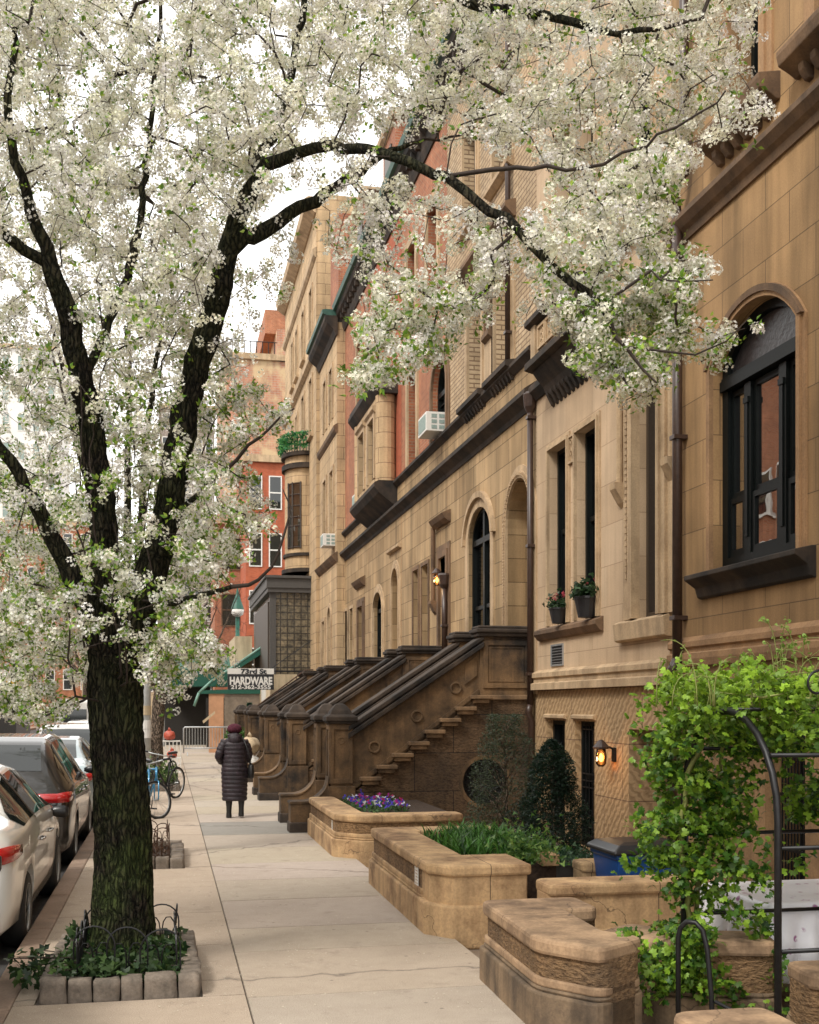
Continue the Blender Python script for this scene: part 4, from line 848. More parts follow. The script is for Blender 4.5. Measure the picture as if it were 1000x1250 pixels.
# ------------------------------------------------------------------ drain pipes, lamps, air conditioners
def drain(label, s, z0, z1, offs=.09, r_=.05, kick=True, d=D):
    t = thing('drain_pipe', label, 'drain pipe', (d,s,z0), 'dark drain pipes between the houses')
    MB().tube([(d-offs,s,z0),(d-offs,s,z1)],r_,12).build('pipe', M['pipe'], t, smooth=True)
    z = z0+.5
    while z < z1: q = MB().box(d-offs-r_-.012,d,s-r_-.012,s+r_+.012,z,z+.05); q.build('clamp', M['pipe'], t, bevel=.004); z += 2.1
    return t
t = drain('thin dark drain pipe beside the arched doorway of the nearest stoop', 17.98, 2.0, 6.85)
MB().lathe([(.05,0),(.1,.1),(.12,.3),(.1,.34)],(D-.09,17.98,6.8),12).build('hopper', M['pipe'], t)
MB().tube([(D-.09,17.98,2.02),(D-.12,17.99,1.9),(D-.05,18.02,1.75),(D-.08,18.02,-.1)],.055,10).build('lower_pipe', M['pipe'], t, smooth=True)
t = drain('thick black drain pipe between the two nearest sandstone houses', S(827,5.8), 2.5, 7.75, .1, .058)
ys_ = S(827,5.8); MB().tube([(D-.1,ys_,7.7),(D-.13,ys_,7.9),(D-.2,ys_-.12,8.0),(D-.1,ys_-.18,8.1),(D-.1,ys_-.18,15)],.055,12).build('upper_pipe', M['pipe'], t, smooth=True)
MB().tube([(D-.1,ys_,2.55),(D-.16,ys_+.03,2.4),(D-.16,ys_+.12,2.25),(D-.1,ys_+.14,2.1),(D-.1,ys_+.14,-.1)],.058,12).build('lower_pipe', M['pipe'], t, smooth=True)
t = drain('black drain pipe on the buff brick wall above the nearest stoop', 19.25, 8.0, 14.9, .09, .05)
t = drain('black drain pipe with a hopper between the second stoop and the arched window', 23.9, 3.2, 4.55, .1, .06); MB().lathe([(.05,0),(.12,.1),(.15,.3),(.13,.34)],(D-.1,23.9,4.5),12).build('hopper', M['pipe'], t)
M['lampg'] = glassmat('amber_glass', (1,.72,.4,1), fac=.1); M['bulb'] = emis('lamp_glow', (1,.48,.14,1), 5)
def wall_lamp(label, s, z, k=1.0, lit=True):
    t = thing('wall_lamp', label, 'wall lamp', (D,s,z), 'wall lamps on the facades')
    x = D-.16*k; mb = MB(); mb.box(D-.03,D,s-.05,s+.05,z-.05,z+.14); mb.tube([(D-.02,s,z+.12),(x,s,z+.16*k)],.014,6); mb.build('bracket', M['iron'], t)
    MB().lathe([(.085*k,.10*k),(.09*k,.12*k),(.03*k,.19*k),(.01,.2*k)],(x,s,z),14).build('hood', M['pipe'], t, smooth=False)
    MB().lathe([(.03*k,-.09*k),(.055*k,-.06*k),(.06*k,.02*k),(.05*k,.1*k)],(x,s,z),14).build('lamp_glass', M['lampg'], t, smooth=True)
    MB().lathe([(.008,-.04*k),(.022*k,-.02*k),(.024*k,.02*k),(.008,.05*k)],(x,s,z),12).build('bulb', M['bulb'], t, smooth=True)
    l = bpy.data.lights.new('lamp_light','POINT'); l.energy = 3*k; l.color = (1,.62,.3); l.shadow_soft_size = .05; lo = bpy.data.objects.new('lamp_light', l); COL.objects.link(lo); lo.location = (x-.12,s,z-.02)
wall_lamp('lit lamp with a tilted hood beside the basement doors', S(751), 1.30, 1.25)
wall_lamp('lit lantern beside the door of the second stoop', S(543.5)-.1, 4.72, 1.3)
def ac_unit(label, s, z, d=D, w_=.65):
    t = thing('air_conditioner', label, 'air conditioner', (d,s,z), 'air conditioners in the windows')
    MB().box(d-.42,d+.1,s-w_/2,s+w_/2,z,z+.42).build('case', M['frame_wht'], t, bevel=.012)
    g = MB()
    for i in range(3):
        for j in range(2): g.box(d-.30+j*.17,d-.18+j*.17,s-w_/2-.006,s-w_/2+.004,z+.05+i*.12,z+.13+i*.12)
    g.box(d-.426,d-.416,s-w_/2+.05,s+w_/2-.05,z+.05,z+.37); g.build('grille', M['blind'], t)
ac_unit('white window air conditioner below the arched window of the pinkish red house', S(538), 7.98, w_=.8)
ac_unit('small white air conditioner on the ledge below the stone bay', 34.2, 7.95, w_=.6)
ac_unit('pale air conditioner on the ledge of the tan stone house past the brick ones', 39.4, 7.5, d=d7, w_=.7)
# ------------------------------------------------------------------ areaway furniture
M['bluebin'] = plain('blue_plastic', rgb(.012,.07,.26), .35, var=.1)
t = thing('recycling_bin', 'blue recycling bin with a black lid behind the cracked wall', 'bin', (4.5,10.5,-.1))
mb = MB(); bx0, bx1, by0, by1 = 4.12, 4.85, 10.1, 10.75; vs = lambda e, z: [(bx0+e,by0+e,z),(bx1-e,by0+e,z),(bx1-e,by1-e,z),(bx0+e,by1-e,z)]
mb.loft([vs(.07,-.1),vs(.0,.56),vs(-.02,.56),vs(-.02,.6),vs(.01,.6)]); mb.build('bin_body', M['bluebin'], t, bevel=.015)
mb = MB(); mb.loft([vs(-.05,.6),vs(-.05,.64),vs(.02,.69),vs(.12,.71)]); mb.build('lid', M['plastic_blk'], t, bevel=.015)
g = MB()
for q in range(3):
    a = 2*PI*q/3+.5; g.add([(bx0+.16+.06*math.cos(a+u),by0+.028,.36+.06*math.sin(a+u)*1.0) for u in (0,.9,1.5)]+[(bx0+.16+.035*math.cos(a+u),by0+.028,.36+.035*math.sin(a+u)) for u in (1.5,.9,0)],[(0,1,2,3,4,5)])
for i in range(9): g.box(bx0+.34+i*.035,bx0+.362+i*.035,by0+.022,by0+.03,.40,.43)
g.build('marking', M['whitewall'], t)
# table under a white printed plastic cloth
m, nt, b = newmat('printed_cloth'); g_ = N(nt,'NewGeometry'); vo = N(nt,'TexVoronoi'); vo.inputs['Scale'].default_value = 9; nt.links.new(g_.outputs[0], vo.inputs['Vector'])
c = mixc(nt, rgb(.72,.72,.76), rgb(.3,.12,.25), ramp(nt, vo.outputs[0], [(.14,(1,1,1)),(.24,(0,0,0))])); n1 = noi(nt, g_.outputs[0], 14, 3, .6); c = mixc(nt, rgb(.74,.74,.77), c, ramp(nt, n1, [(.42,(0,0,0)),(.5,(1,1,1))]))
nt.links.new(c, b.inputs['Base Color']); b.inputs['Roughness'].default_value = .35; M['cloth'] = m
t = thing('covered_table', 'table under a white plastic cloth with small dark prints', 'table', (4.7,7.6,-.1))
def cloth_ring(e, z, fold=0): 
    pts = []; x0, x1, y0, y1 = 4.0-e, 5.5+e, 7.12-e, 8.1+e
    for i in range(30): pts.append((x0+(x1-x0)*i/30,y0+fold*math.sin(i*1.7),z))
    for i in range(20): pts.append((x1+fold*math.sin(i*1.5),y0+(y1-y0)*i/20,z))
    for i in range(30): pts.append((x1-(x1-x0)*i/30,y1+fold*math.sin(i*1.9),z))
    for i in range(20): pts.append((x0+fold*math.sin(i*1.6),y1-(y1-y0)*i/20,z))
    return pts
MB().loft([cloth_ring(-.02,.655),cloth_ring(.0,.65),cloth_ring(.015,.62,.004),cloth_ring(.05,.4,.022),cloth_ring(.09,.14,.045)][::-1]).build('cloth', M['cloth'], t, smooth=True)
for x, y in ((4.06,7.2),(5.44,7.2),(4.06,8.02),(5.44,8.02)): MB().tube([(x,y,-.1),(x,y,.62)],.025,8).build('leg', M['iron'], t)
# iron arbour
t = thing('garden_arbour', 'black iron arch arbour overgrown with bright green vine', 'arbour', (3.9,6.5,-.1))
def arch_pts(x): return [(x,5.87,-.1),(x,5.87,1.35)]+[(x,6.47-.6*math.cos(PI*i/14),1.35+.62*math.sin(PI*i/14)) for i in range(1,14)]+[(x,7.07,1.35),(x,7.07,-.1)]
for x in (3.35,4.45): MB().tube(arch_pts(x),.021,10).build('arch', M['iron'], t, smooth=True)
for (y, z) in ((5.87,.62),(5.87,1.2),(5.95,1.72),(7.07,1.15),(7.07,.62),(6.47,1.98),(7.0,1.72)): MB().tube([(3.35,y,z),(4.45,y,z)],.013,8).build('crossbar', M['iron'], t, smooth=True)
MB().tube([(3.9,5.87,.62),(3.9,5.87,1.2)],.01,6).build('spindle', M['iron'], t)
mb = MB()
for k in range(3): mb.tube([(3.6+.3*k+.1*math.cos(q*.4)*(1-q/22),5.87,2.12+.1*math.sin(q*.4)*(1-q/22)) for q in range(20)],.008,6)
mb.build('scroll', M['iron'], t, smooth=True)
t = thing('iron_handrail', 'curled black iron handrail standing by the vines at the area steps', 'handrail', (3.0,6.45,-.1))
MB().tube([(3.02,6.45,-.1),(3.02,6.45,.6),(3.03,6.44,.66),(3.06,6.42,.70),(3.10,6.38,.70),(3.13,6.35,.66),(3.15,6.33,.55),(3.16,6.3,.3),(3.17,6.28,-.1)],.016,10).build('rail', M['iron'], t, smooth=True)
MB().tube([(3.17,6.28,.25),(3.5,6.1,.08),(4.0,5.8,-.1)],.012,8).build('lower_rail', M['iron'], t, smooth=True)
t = tag(MB().tube([(3.55,7.45,-.1),(3.55,7.45,1.1)],.014,8).build('garden_stake', M['bluebin']), 'thin blue stake standing among the vines', 'stake')
# dark box planter under the yew
t = thing('box_planter', 'dark grey box planter with low leaves in front of the yew', 'planter', (3.8,11.4,-.1)); M['slate'] = plain('slate_grey', rgb(.07,.065,.06), .6)
MB().box(3.55,4.35,11.2,11.75,-.1,.38).build('box', M['slate'], t, bevel=.01); MB().box(3.58,4.32,11.23,11.72,.3,.385).build('soil_bed', M['soil'], t)
# flower pots on the sill of house 2
for i, (px, lab) in enumerate(((681.5,'left of the two flower pots on the pale sill, smaller pink flowers'),(716,'right of the two flower pots on the pale sill, larger with broad leaves'))):
    s = S(px,5.78); k = 1.0 if i == 0 else 1.25
    t = thing('flower_pot', lab, 'flower pot', (5.78,s,3.25), 'flower pots on the window sill')
    MB().lathe([(.0,0),(.10*k,0),(.145*k,.21*k),(.155*k,.21*k),(.155*k,.235*k),(.13*k,.235*k),(.12*k,.2*k)],(5.79,s,3.25),18).build('pot', M['plastic_blk'], t, smooth=False)
    POTS = globals().setdefault('POTS', []); POTS.append((t,5.77,s,3.25+.22*k,k))
# ------------------------------------------------------------------ trees
def bark(name, base, moss=0):
    m, nt, b = newmat(name); g = N(nt,'NewGeometry'); pos = g.outputs['Position']
    mpv = N(nt,'Mapping'); mpv.inputs['Scale'].default_value = (30,30,7); nw_ = N(nt,'TexNoise'); nw_.inputs['Scale'].default_value = 9; nw_.inputs['Detail'].default_value = 5; nt.links.new(pos, nw_.inputs['Vector']); va_ = N(nt,'VectorMath',operation='SCALE'); va_.inputs['Scale'].default_value = .07; nt.links.new(nw_.outputs['Color'], va_.inputs[0]); vb_ = N(nt,'VectorMath',operation='ADD'); nt.links.new(pos, vb_.inputs[0]); nt.links.new(va_.outputs[0], vb_.inputs[1]); nt.links.new(vb_.outputs[0], mpv.inputs[0]); vz = N(nt,'TexVoronoi',feature='DISTANCE_TO_EDGE'); vz.inputs['Scale'].default_value = 1.0; nt.links.new(mpv.outputs[0], vz.inputs['Vector']); nf_ = noi(nt, pos, 1, 6, .75, (50,50,14)); n1 = mixc(nt, ramp(nt, vz.outputs['Distance'], [(.0,(0,0,0)),(.28,(1,1,1))]), nf_, .42); n2 = noi(nt, pos, 2.5, 6, .7); n3 = noi(nt, pos, 60, 3, .6)
    c = mixc(nt, rgb(*[x*.25 for x in base]), rgb(*[x*2.4 for x in base]), ramp(nt, n1, [(.25,(0,0,0)),(.75,(1,1,1))]))
    if moss:
        sp = N(nt,'SeparateXYZ'); nt.links.new(pos, sp.inputs[0]); mr = N(nt,'MapRange'); nt.links.new(sp.outputs[2], mr.inputs[0])
        for k, v in ((1,0.0),(2,2.4),(3,1.0),(4,.25)): mr.inputs[k].default_value = v
        f = mixc(nt, (0,0,0,1), mr.outputs[0], ramp(nt, n2, [(.38,(0,0,0)),(.6,(1,1,1))]))
        c = mixc(nt, c, mixc(nt, rgb(.006,.011,.004), rgb(.10,.14,.035), n1), f)
    nt.links.new(c, b.inputs['Base Color']); b.inputs['Roughness'].default_value = .95; b.inputs['Specular IOR Level'].default_value = .2
    p = bump(nt, b, n3, .4, .006); bump(nt, b, n1, 1.0, .06, p); return m
M['bark'] = bark('dark_mossy_bark', (.022,.017,.012), 1); M['bark2'] = bark('grey_brown_bark', (.13,.10,.075)); M['twig'] = plain('reddish_twigs', rgb(.032,.021,.015), .85, var=.35)
class Grow:
    """branch skeleton: limbs given by hand, then every target point joins the nearest node by a curved twig"""
    def __init__(s, seed=1): s.p = []; s.par = []; s.r = []; s.rg = np.random.default_rng(seed)
    def limb(s, pts, rad, start=None, step=.10, jit=.012):
        """pts: Vectors, rad: radius at each; smooth (Catmull) resample"""
        P_ = [Vector(p) for p in pts]; prev = start if start is not None else -1; first = True
        ids = []
        for i in range(len(P_)-1):
            a = P_[max(i-1,0)]; b = P_[i]; c = P_[i+1]; d = P_[min(i+2,len(P_)-1)]; n = max(1,int((c-b).length/step))
            for k in range(n+(1 if i == len(P_)-2 else 0)):
                t = k/n; q = .5*((2*b)+(c-a)*t+(2*a-5*b+4*c-d)*t*t+(3*b-a-3*c+d)*t**3)
                if not first or prev == -1 or (q-Vector(s.p[prev])).length > .02:
                    j = s.rg.normal(0,jit,3); s.p.append((q.x+j[0],q.y+j[1],q.z+j[2])); s.r.append(rad[i]*(1-t)+rad[i+1]*t); s.par.append(prev); prev = len(s.p)-1; ids.append(prev)
                first = False
        return ids
    def nearest(s, q):
        a = np.asarray(s.p); d = ((a-np.asarray(q))**2).sum(1); return int(d.argmin())
    def branch(s, pts, rad):      # joins the nearest existing node
        return s.limb([Vector(s.p[s.nearest(pts[0])])]+[Vector(p) for p in pts], [rad[0]]+list(rad), start=s.nearest(pts[0]))
    def targets(s, T, step=.13, minr=.0028, droop=.12, maxr=.02, skip_r=.2):
        n0 = len(s.p); N_ = n0+len(T)*40; A = np.zeros((N_,3)); A[:n0] = s.p; cnt = n0
        ok = np.ones(N_,bool); ok[:n0] = np.asarray(s.r) < skip_r
        d = np.array([((A[:n0][ok[:n0]]-t)**2).sum(1).min() for t in T]); order = np.argsort(d); s.tips = []
        for oi in order:
            t = T[oi]; dd = ((A[:cnt]-t)**2).sum(1); dd[~ok[:cnt]] = 1e9; j = int(dd.argmin()); L = math.sqrt(dd[j]); n = max(1,int(L/step))
            if n > 39: continue
            a = A[j].copy(); side = s.rg.normal(0,.11*L,3); prev = j
            for k in range(1,n+1):
                u = k/n; q = a*(1-u)+t*u+side*math.sin(u*PI)+np.array([0,0,droop*L*math.sin(u*PI)*.8]); 
                A[cnt] = q; s.p.append(tuple(q)); s.par.append(prev); s.r.append(0); prev = cnt; cnt += 1
            s.tips.append(prev)
        n = cnt; ch = np.zeros(n)
        for i in range(n-1,n0-1,-1):
            if s.r[i] == 0:
                rr = ch[i]**(1/2.4) if ch[i] > 0 else minr; s.r[i] = min(max(rr,minr),maxr)
                if s.par[i] >= n0: ch[s.par[i]] += s.r[i]**2.4
    def mesh(s, name, mat, parent, sides=5, lo=0, hi=9, disp=0, rootflare=None):
        """tubes along chains; nodes whose radius lies in [lo,hi)"""
        n = len(s.p); kids = [[] for _ in range(n)]
        for i, q in enumerate(s.par):
            if q >= 0: kids[q].append(i)
        main = {}
        for i in range(n):
            if kids[i]: main[i] = max(kids[i], key=lambda c: s.r[c])
        V, Fc = [], []; used = 0
        for i in range(n):
            q = s.par[i]
            if q >= 0 and main.get(q) == i: continue
            ch = [q] if q >= 0 else []; c = i
            while True:
                ch.append(c)
                if c not in main: break
                c = main[c]
            rs = [s.r[c] for c in ch]; 
            if q >= 0: rs[0] = rs[1] if len(rs) > 1 else rs[0]
            keep = [k for k in range(len(ch)) if lo <= rs[k] < hi]
            if len(keep) < 2: continue
            k0, k1 = keep[0], min(keep[-1]+(1 if hi < 9 or lo > 0 else 0), len(ch)-1)
            pts = [Vector(s.p[c]) for c in ch[k0:k1+1]]; rr = rs[k0:k1+1]
            if len(pts) < 2: continue
            sd = sides(rr[0]) if callable(sides) else sides; up = Vector((.3,.9,.1)).normalized()
            for k, p in enumerate(pts):
                t = (pts[min(k+1,len(pts)-1)]-pts[max(k-1,0)])
                if t.length < 1e-6: t = Vector((0,0,1))
                t.normalize(); a = up-t*up.dot(t)
                if a.length < 1e-4: a = t.orthogonal()
                a.normalize(); b = t.cross(a); up = a
                for m_ in range(sd):
                    an = 2*PI*m_/sd; dr = 1.0
                    if disp and rr[k] > .05:
                        w = .7-2.2*abs(noise.noise(Vector((math.cos(an)*rr[k]*40,math.sin(an)*rr[k]*40,p.z*3.0+i))))+.5*noise.noise(Vector((math.cos(an)*rr[k]*110,math.sin(an)*rr[k]*110,p.z*16)))
                        dr += disp*w/max(rr[k]*5,.5)+.10*noise.noise(Vector((math.cos(an)*1.2,math.sin(an)*1.2,p.z*1.1+i)))
                    V.append(p+(a*math.cos(an)+b*math.sin(an))*rr[k]*dr)
            base = len(V)-sd*len(pts)
            for k in range(len(pts)-1):
                for m_ in range(sd): Fc.append((base+k*sd+m_,base+k*sd+(m_+1)%sd,base+(k+1)*sd+(m_+1)%sd,base+(k+1)*sd+m_))
        return npmesh(name, np.array([tuple(v) for v in V]), [i for f in Fc for i in f], 4, mat, parent, smooth=True)
def rand_rot(n, rg, up=None, tilt=1.0):
    """n random 3x3 frames; if up is given their z axes lean to it"""
    z = rg.normal(size=(n,3)); z /= np.linalg.norm(z,axis=1)[:,None]
    if up is not None: z = z*tilt+np.asarray(up); z /= np.linalg.norm(z,axis=1)[:,None]
    h = rg.normal(size=(n,3)); x = np.cross(h,z); x /= np.linalg.norm(x,axis=1)[:,None]+1e-9; y = np.cross(z,x)
    return np.stack([x,y,z],2)
def scatter(name, pos, rots, scale, tv, tf, mat, parent, tint_t, tint_i):
    """tile template (tv verts, tf quads, tint_t per face) at every pos; tint_i per instance multiplier"""
    n = len(pos); k = len(tv); V = np.einsum('nij,kj->nki', rots*scale[:,None,None], tv)+pos[:,None,:]
    Fi = (tf.reshape(1,-1)+(np.arange(n)*k)[:,None]).ravel(); T = (tint_t[None]*tint_i[:,None,:]).reshape(-1,3)
    return npmesh(name, V.reshape(-1,3), Fi, 4, mat, parent, tint=T)
def flower(c, zdir, r, rg):
    z = np.array(zdir)/np.linalg.norm(zdir); x = np.cross(z,[.3,.8,.5]); x /= np.linalg.norm(x); y = np.cross(z,x); a0 = rg.uniform(0,6.28)
    vs = [c-z*r*.18]
    for i in range(10):
        a = a0+2*PI*i/10; rr = r*(1.0 if i%2 == 0 else .55); h = (.28 if i%2 == 0 else .12)*r
        vs.append(c+(x*math.cos(a)+y*math.sin(a))*rr+z*h)
    return vs, [(0,(i-1)%10+1,i+1,(i+1)%10+1) for i in range(0,10,2)]
def corymb(rg, nf, R=.036, fr=.0135):
    V, Q, T = [], [], []
    for k in range(nf):
        ph = math.acos(1-1.35*(k+.5)/nf); th = k*2.39996+rg.uniform(-.3,.3); d = np.array([math.sin(ph)*math.cos(th),math.sin(ph)*math.sin(th),math.cos(ph)])
        R_ = R*rg.uniform(.82,1.15); v, q = flower(d*R_, d+rg.normal(0,.25,3), fr*rg.uniform(.85,1.15), rg); n = len(V); V += v; Q += [[i+n for i in f] for f in q]
        w = rg.uniform(.9,1.05); T += [[.92*w,.905*w,.83*w]]*5
        if k%2 == 0:      # dark anthers and green eye
            n = len(V); z = d; x = np.cross(z,[.2,.3,.9]); x /= np.linalg.norm(x); y = np.cross(z,x); c = d*(R_+.0035); e = .0032
            V += [c+x*e,c+y*e,c-x*e,c-y*e]; Q += [[n,n+1,n+2,n+3]]; T += [[.30,.28,.10]]
    return np.array(V), np.array(Q), np.array(T)
def leafquad(rg, L=.045, W_=.026):
    V, Q, T = [], [], []
    for k in range(4):
        a = k*1.7+rg.uniform(0,.8); el = rg.uniform(-.1,.8); d = np.array([math.cos(a)*math.cos(el),math.sin(a)*math.cos(el),math.sin(el)]); s_ = np.cross(d,[0,0,1.0]); s_ /= np.linalg.norm(s_); u = np.cross(s_,d)
        o = d*.012; l = L*rg.uniform(.7,1.2); w = W_*rg.uniform(.8,1.2); n = len(V)
        V += [o, o+d*l*.4+s_*w*.5+u*w*.2, o+d*l, o+d*l*.42]+[o+d*l*.4-s_*w*.5+u*w*.2]; Q += [[n,n+1,n+2,n+3],[n,n+3,n+2,n+4]]
        c = [.14,.28,.03] if rg.random() < .4 else [.34,.46,.07]; T += [c,c]
    return np.array(V), np.array(Q), np.array(T)
def in_poly(px, py, poly):
    c = np.zeros(len(px),bool); n = len(poly)
    for i in range(n):
        x0, y0 = poly[i]; x1, y1 = poly[(i+1)%n]; m = ((y0 > py) != (y1 > py)); xx = (x1-x0)*(py-y0)/((y1-y0) if y1 != y0 else 1e-9)+x0; c ^= m & (px < xx)
    return c
def fill(poly, n, Z0, Z1, rg, clump=.55, fs=75, holes=()):
    """n points in a volume: outline seen from the pavement, depth Z0..Z1, thinned by 3-D noise into clumps"""
    xs = [p[0] for p in poly]; ys = [p[1] for p in poly]; out = []
    while len(out) < n:
        px = rg.uniform(min(xs),max(xs),4000); py = rg.uniform(min(ys),max(ys),4000); m = in_poly(px,py,poly)
        for h in holes: m &= ~in_poly(px,py,h)
        px, py = px[m], py[m]; Z = rg.uniform(Z0,Z1,len(px))
        for a, b, z in zip(px,py,Z):
            q = P(a,b,z)
            if noise.noise(Vector((q.x,q.y,q.z))*1.7+Vector((3.1,0,7))) > rg.uniform(-1,1)*clump-.12:
                out.append((q.x,q.y,q.z))
                if len(out) >= n: break
    return np.array(out)
def blossom_tree(root, g, T, seed, per=4, nf=11, leafn=.5, spread=.07, R=.036, twigside=4, fr=.0135, near=True, upb=(0,0,.35), keep=None):
    rg = np.random.default_rng(seed); g.targets(T)
    A = np.asarray(g.p); tips = A[g.tips]; par = np.asarray(g.par); mids = A[[par[i] if par[i] >= 0 else i for i in g.tips]]
    pos, rep = [], per
    base = np.repeat(tips,rep,0); mm = np.repeat(mids,rep,0); u = rg.uniform(-.1,1.0,(len(base),1)); pos = base*(1-u)+mm*u+rg.normal(0,spread,(len(base),3))*np.array([1,1,.8])
    if keep is not None: pos = pos[~(keep(pos) & (rg.random(len(pos)) < .5))]
    n = len(pos); k = 4; br = []
    for v in range(k):
        sel = np.arange(n)%k == v; p = pos[sel]; tv, tf, tt = corymb(rg, nf, R, fr); m_ = len(p)
        ti = np.ones((m_,3))*rg.uniform(.82,1.08,(m_,1))*np.array([1,1,1])*np.stack([np.ones(m_),rg.uniform(.97,1.02,m_),rg.uniform(.86,1.06,m_)],1)
        br.append((p, rand_rot(m_, rg, upb, 1.0), rg.uniform(.85,1.35,m_), tv, tf, tt, ti))
    V, Fi, T_ = [], [], []; off = 0
    for p, R_, sc, tv, tf, tt, ti in br:
        Vv = np.einsum('nij,kj->nki', R_*sc[:,None,None], tv)+p[:,None,:]; V.append(Vv.reshape(-1,3)); Fi.append((tf.reshape(1,-1)+(np.arange(len(p))*len(tv))[:,None]).ravel()+off); off += len(p)*len(tv); T_.append((tt[None]*ti[:,None,:]).reshape(-1,3))
    npmesh('blossom', np.concatenate(V), np.concatenate(Fi), 4, M['petal'], root, tint=np.concatenate(T_))
    nl = int(n*leafn); wgt = np.where(pos[:,2] < 4.6, 4.5, 1.0); idx = rg.choice(n, nl, p=wgt/wgt.sum()); lp = pos[idx]+rg.normal(0,.035,(nl,3)); tv, tf, tt = leafquad(rg)
    scatter('leaves', lp, rand_rot(nl, rg, (0,0,.5), 1.0), rg.uniform(.6,1.25,nl), tv, tf, M['leaf'], root, tt, np.ones((nl,3))*rg.uniform(.6,1.2,(nl,1)))
    return n
Zt = 8.8
g = Grow(3)
def L(pts, rad, start=None):      # pts as (px,py,Z)
    return g.limb([P(*p) for p in pts], rad, start)
base = G(151,1180); bx, by = base.x, base.y+.1
tr = g.limb([(bx,by,-.1),(bx,by,.15),(bx,by,.8),P(146,950,Zt),P(143,880,Zt),P(141,820,Zt)], [.31,.242,.207,.194,.190,.205], step=.05, jit=.001)
top = tr[-1]
A1 = L([(146,815,Zt),(168,750,8.75),(190,680,8.7),(208,600,8.6),(232,480,8.5),(255,400,8.4),(276,330,8.3),(295,262,8.2),(310,222,8.1)], [.155,.122,.106,.094,.088,.082,.073,.06,.05], top)
A2 = L([(325,205,8.05),(365,184,7.9),(420,179,7.7),(480,193,7.5),(545,218,7.35),(600,255,7.2),(660,308,7.1),(700,347,7.0),(735,372,6.9),(762,430,6.8),(800,470,6.7)], [.048,.038,.034,.033,.031,.030,.028,.025,.018,.012,.006], A1[-1])
j = g.nearest(P(284,300,8.25)); L([(300,292,8.3),(340,270,8.4),(395,236,8.6),(440,208,8.7),(500,175,8.9),(560,165,9.0)], [.056,.05,.042,.030,.016,.008], j)
j = g.nearest(P(308,225,8.1)); L([(318,190,8.2),(345,130,8.3),(360,60,8.4),(380,-40,8.5)], [.045,.035,.028,.02], j)
j = g.nearest(P(545,218,7.35)); L([(600,205,7.2),(650,203,7.0),(690,206,6.9),(760,190,6.8),(830,150,6.7),(890,110,6.6)], [.016,.014,.012,.010,.008,.005], j)
j = g.nearest(P(700,347,7.0)); L([(722,400,6.95),(742,440,6.9),(770,470,6.85)], [.014,.012,.007], j)
j = g.nearest(P(762,430,6.8)); L([(810,430,6.7),(850,432,6.65),(888,415,6.6),(915,388,6.6)], [.008,.006,.005,.003], j)
j = g.nearest(P(735,372,6.9)); L([(790,330,6.8),(830,345,6.7),(870,340,6.7)], [.010,.008,.004], j)
B1 = L([(132,800,8.75),(122,740,8.7),(127,660,8.6),(118,560,8.5),(101,470,8.4),(86,400,8.3),(68,340,8.2),(48,280,8.1),(24,215,8.0),(10,140,7.9),(20,40,7.9)], [.14,.10,.086,.080,.075,.067,.056,.044,.034,.028,.02], top)
j = g.nearest(P(60,330,8.2)); L([(30,305,8.1),(0,280,8.0),(-60,240,7.9)], [.042,.038,.03], j)
j = g.nearest(P(101,470,8.4)); L([(130,400,8.9),(165,300,9.2),(180,200,9.4),(190,90,9.6),(200,-20,9.6)], [.035,.03,.025,.02,.014], j)
C1 = L([(125,790,8.7),(98,720,8.6),(62,650,8.5),(32,592,8.4),(2,545,8.3),(-40,470,8.2),(-80,380,8.1)], [.10,.074,.057,.048,.042,.034,.026], top)
j = g.nearest(P(170,745,8.75)); L([(205,738,8.5),(250,722,8.2),(300,716,8.0),(330,690,7.9),(352,640,7.9),(350,600,8.0)], [.03,.02,.015,.011,.008,.004], j)
j = g.nearest(P(200,640,8.6)); L([(245,600,8.4),(290,560,8.3),(330,520,8.2),(360,500,8.2)], [.02,.015,.01,.005], j)
L([(450,-90,8.4),(520,-40,8.2),(575,5,8.0),(640,15,7.9),(700,28,7.8),(780,40,7.6),(860,20,7.4)], [.028,.03,.034,.034,.028,.018,.008], g.nearest(P(380,-40,8.5)))
# upright suckers
for px, y0, y1 in ((98,800,455),(112,690,520),(180,740,600),(140,830,640),(84,860,700),(150,840,780)):
    j = g.nearest(P(px,y0,8.6)); L([(px+6,y0-8,8.4),(px+1,(y0+y1)/2,8.3),(px,y1,8.3)], [.009,.007,.004], j)
rg = np.random.default_rng(5)
topA = [(-120,-160),(940,-160),(938,10),(925,70),(900,130),(860,150),(835,230),(800,250),(760,250),(700,240),(640,205),(560,175),(470,150),(385,150),(335,220),(290,320),(230,420),(150,400),(110,300),(60,300),(-120,330)]
right = [(640,270),(700,240),(800,180),(850,170),(905,130),(930,120),(945,130),(905,165),(840,170),(822,215),(812,250),(805,310),(862,320),(858,350),(830,380),(870,410),(915,390),(905,412),(860,445),(835,430),(795,480),(765,500),(735,470),(705,440),(700,380),(660,340)]
mid = [(400,190),(480,200),(560,230),(650,290),(720,350),(700,400),(650,395),(600,380),(560,400),(535,430),(490,440),(450,415),(440,360),(400,300),(370,240)]
midhang = [(455,330),(560,370),(545,440),(500,455),(440,470),(425,440)]
leftA = [(-120,320),(60,300),(120,300),(230,400),(250,330),(300,320),(370,250),(360,340),(330,400),(280,440),(290,480),(330,470),(370,480),(340,520),(330,560),(300,600),(330,640),(290,690),(250,740),(270,800),(220,850),(160,850),(80,830),(40,880),(-120,860)]
lowL = [(60,640),(200,640),(260,660),(330,610),(340,640),(290,690),(230,700),(260,790),(290,800),(230,860),(150,830),(90,900),(30,880),(-60,870),(-60,700)]
topL = [(-120,-160),(640,-160),(600,120),(420,180),(330,250),(290,330),(230,420),(150,400),(110,300),(-120,330)]
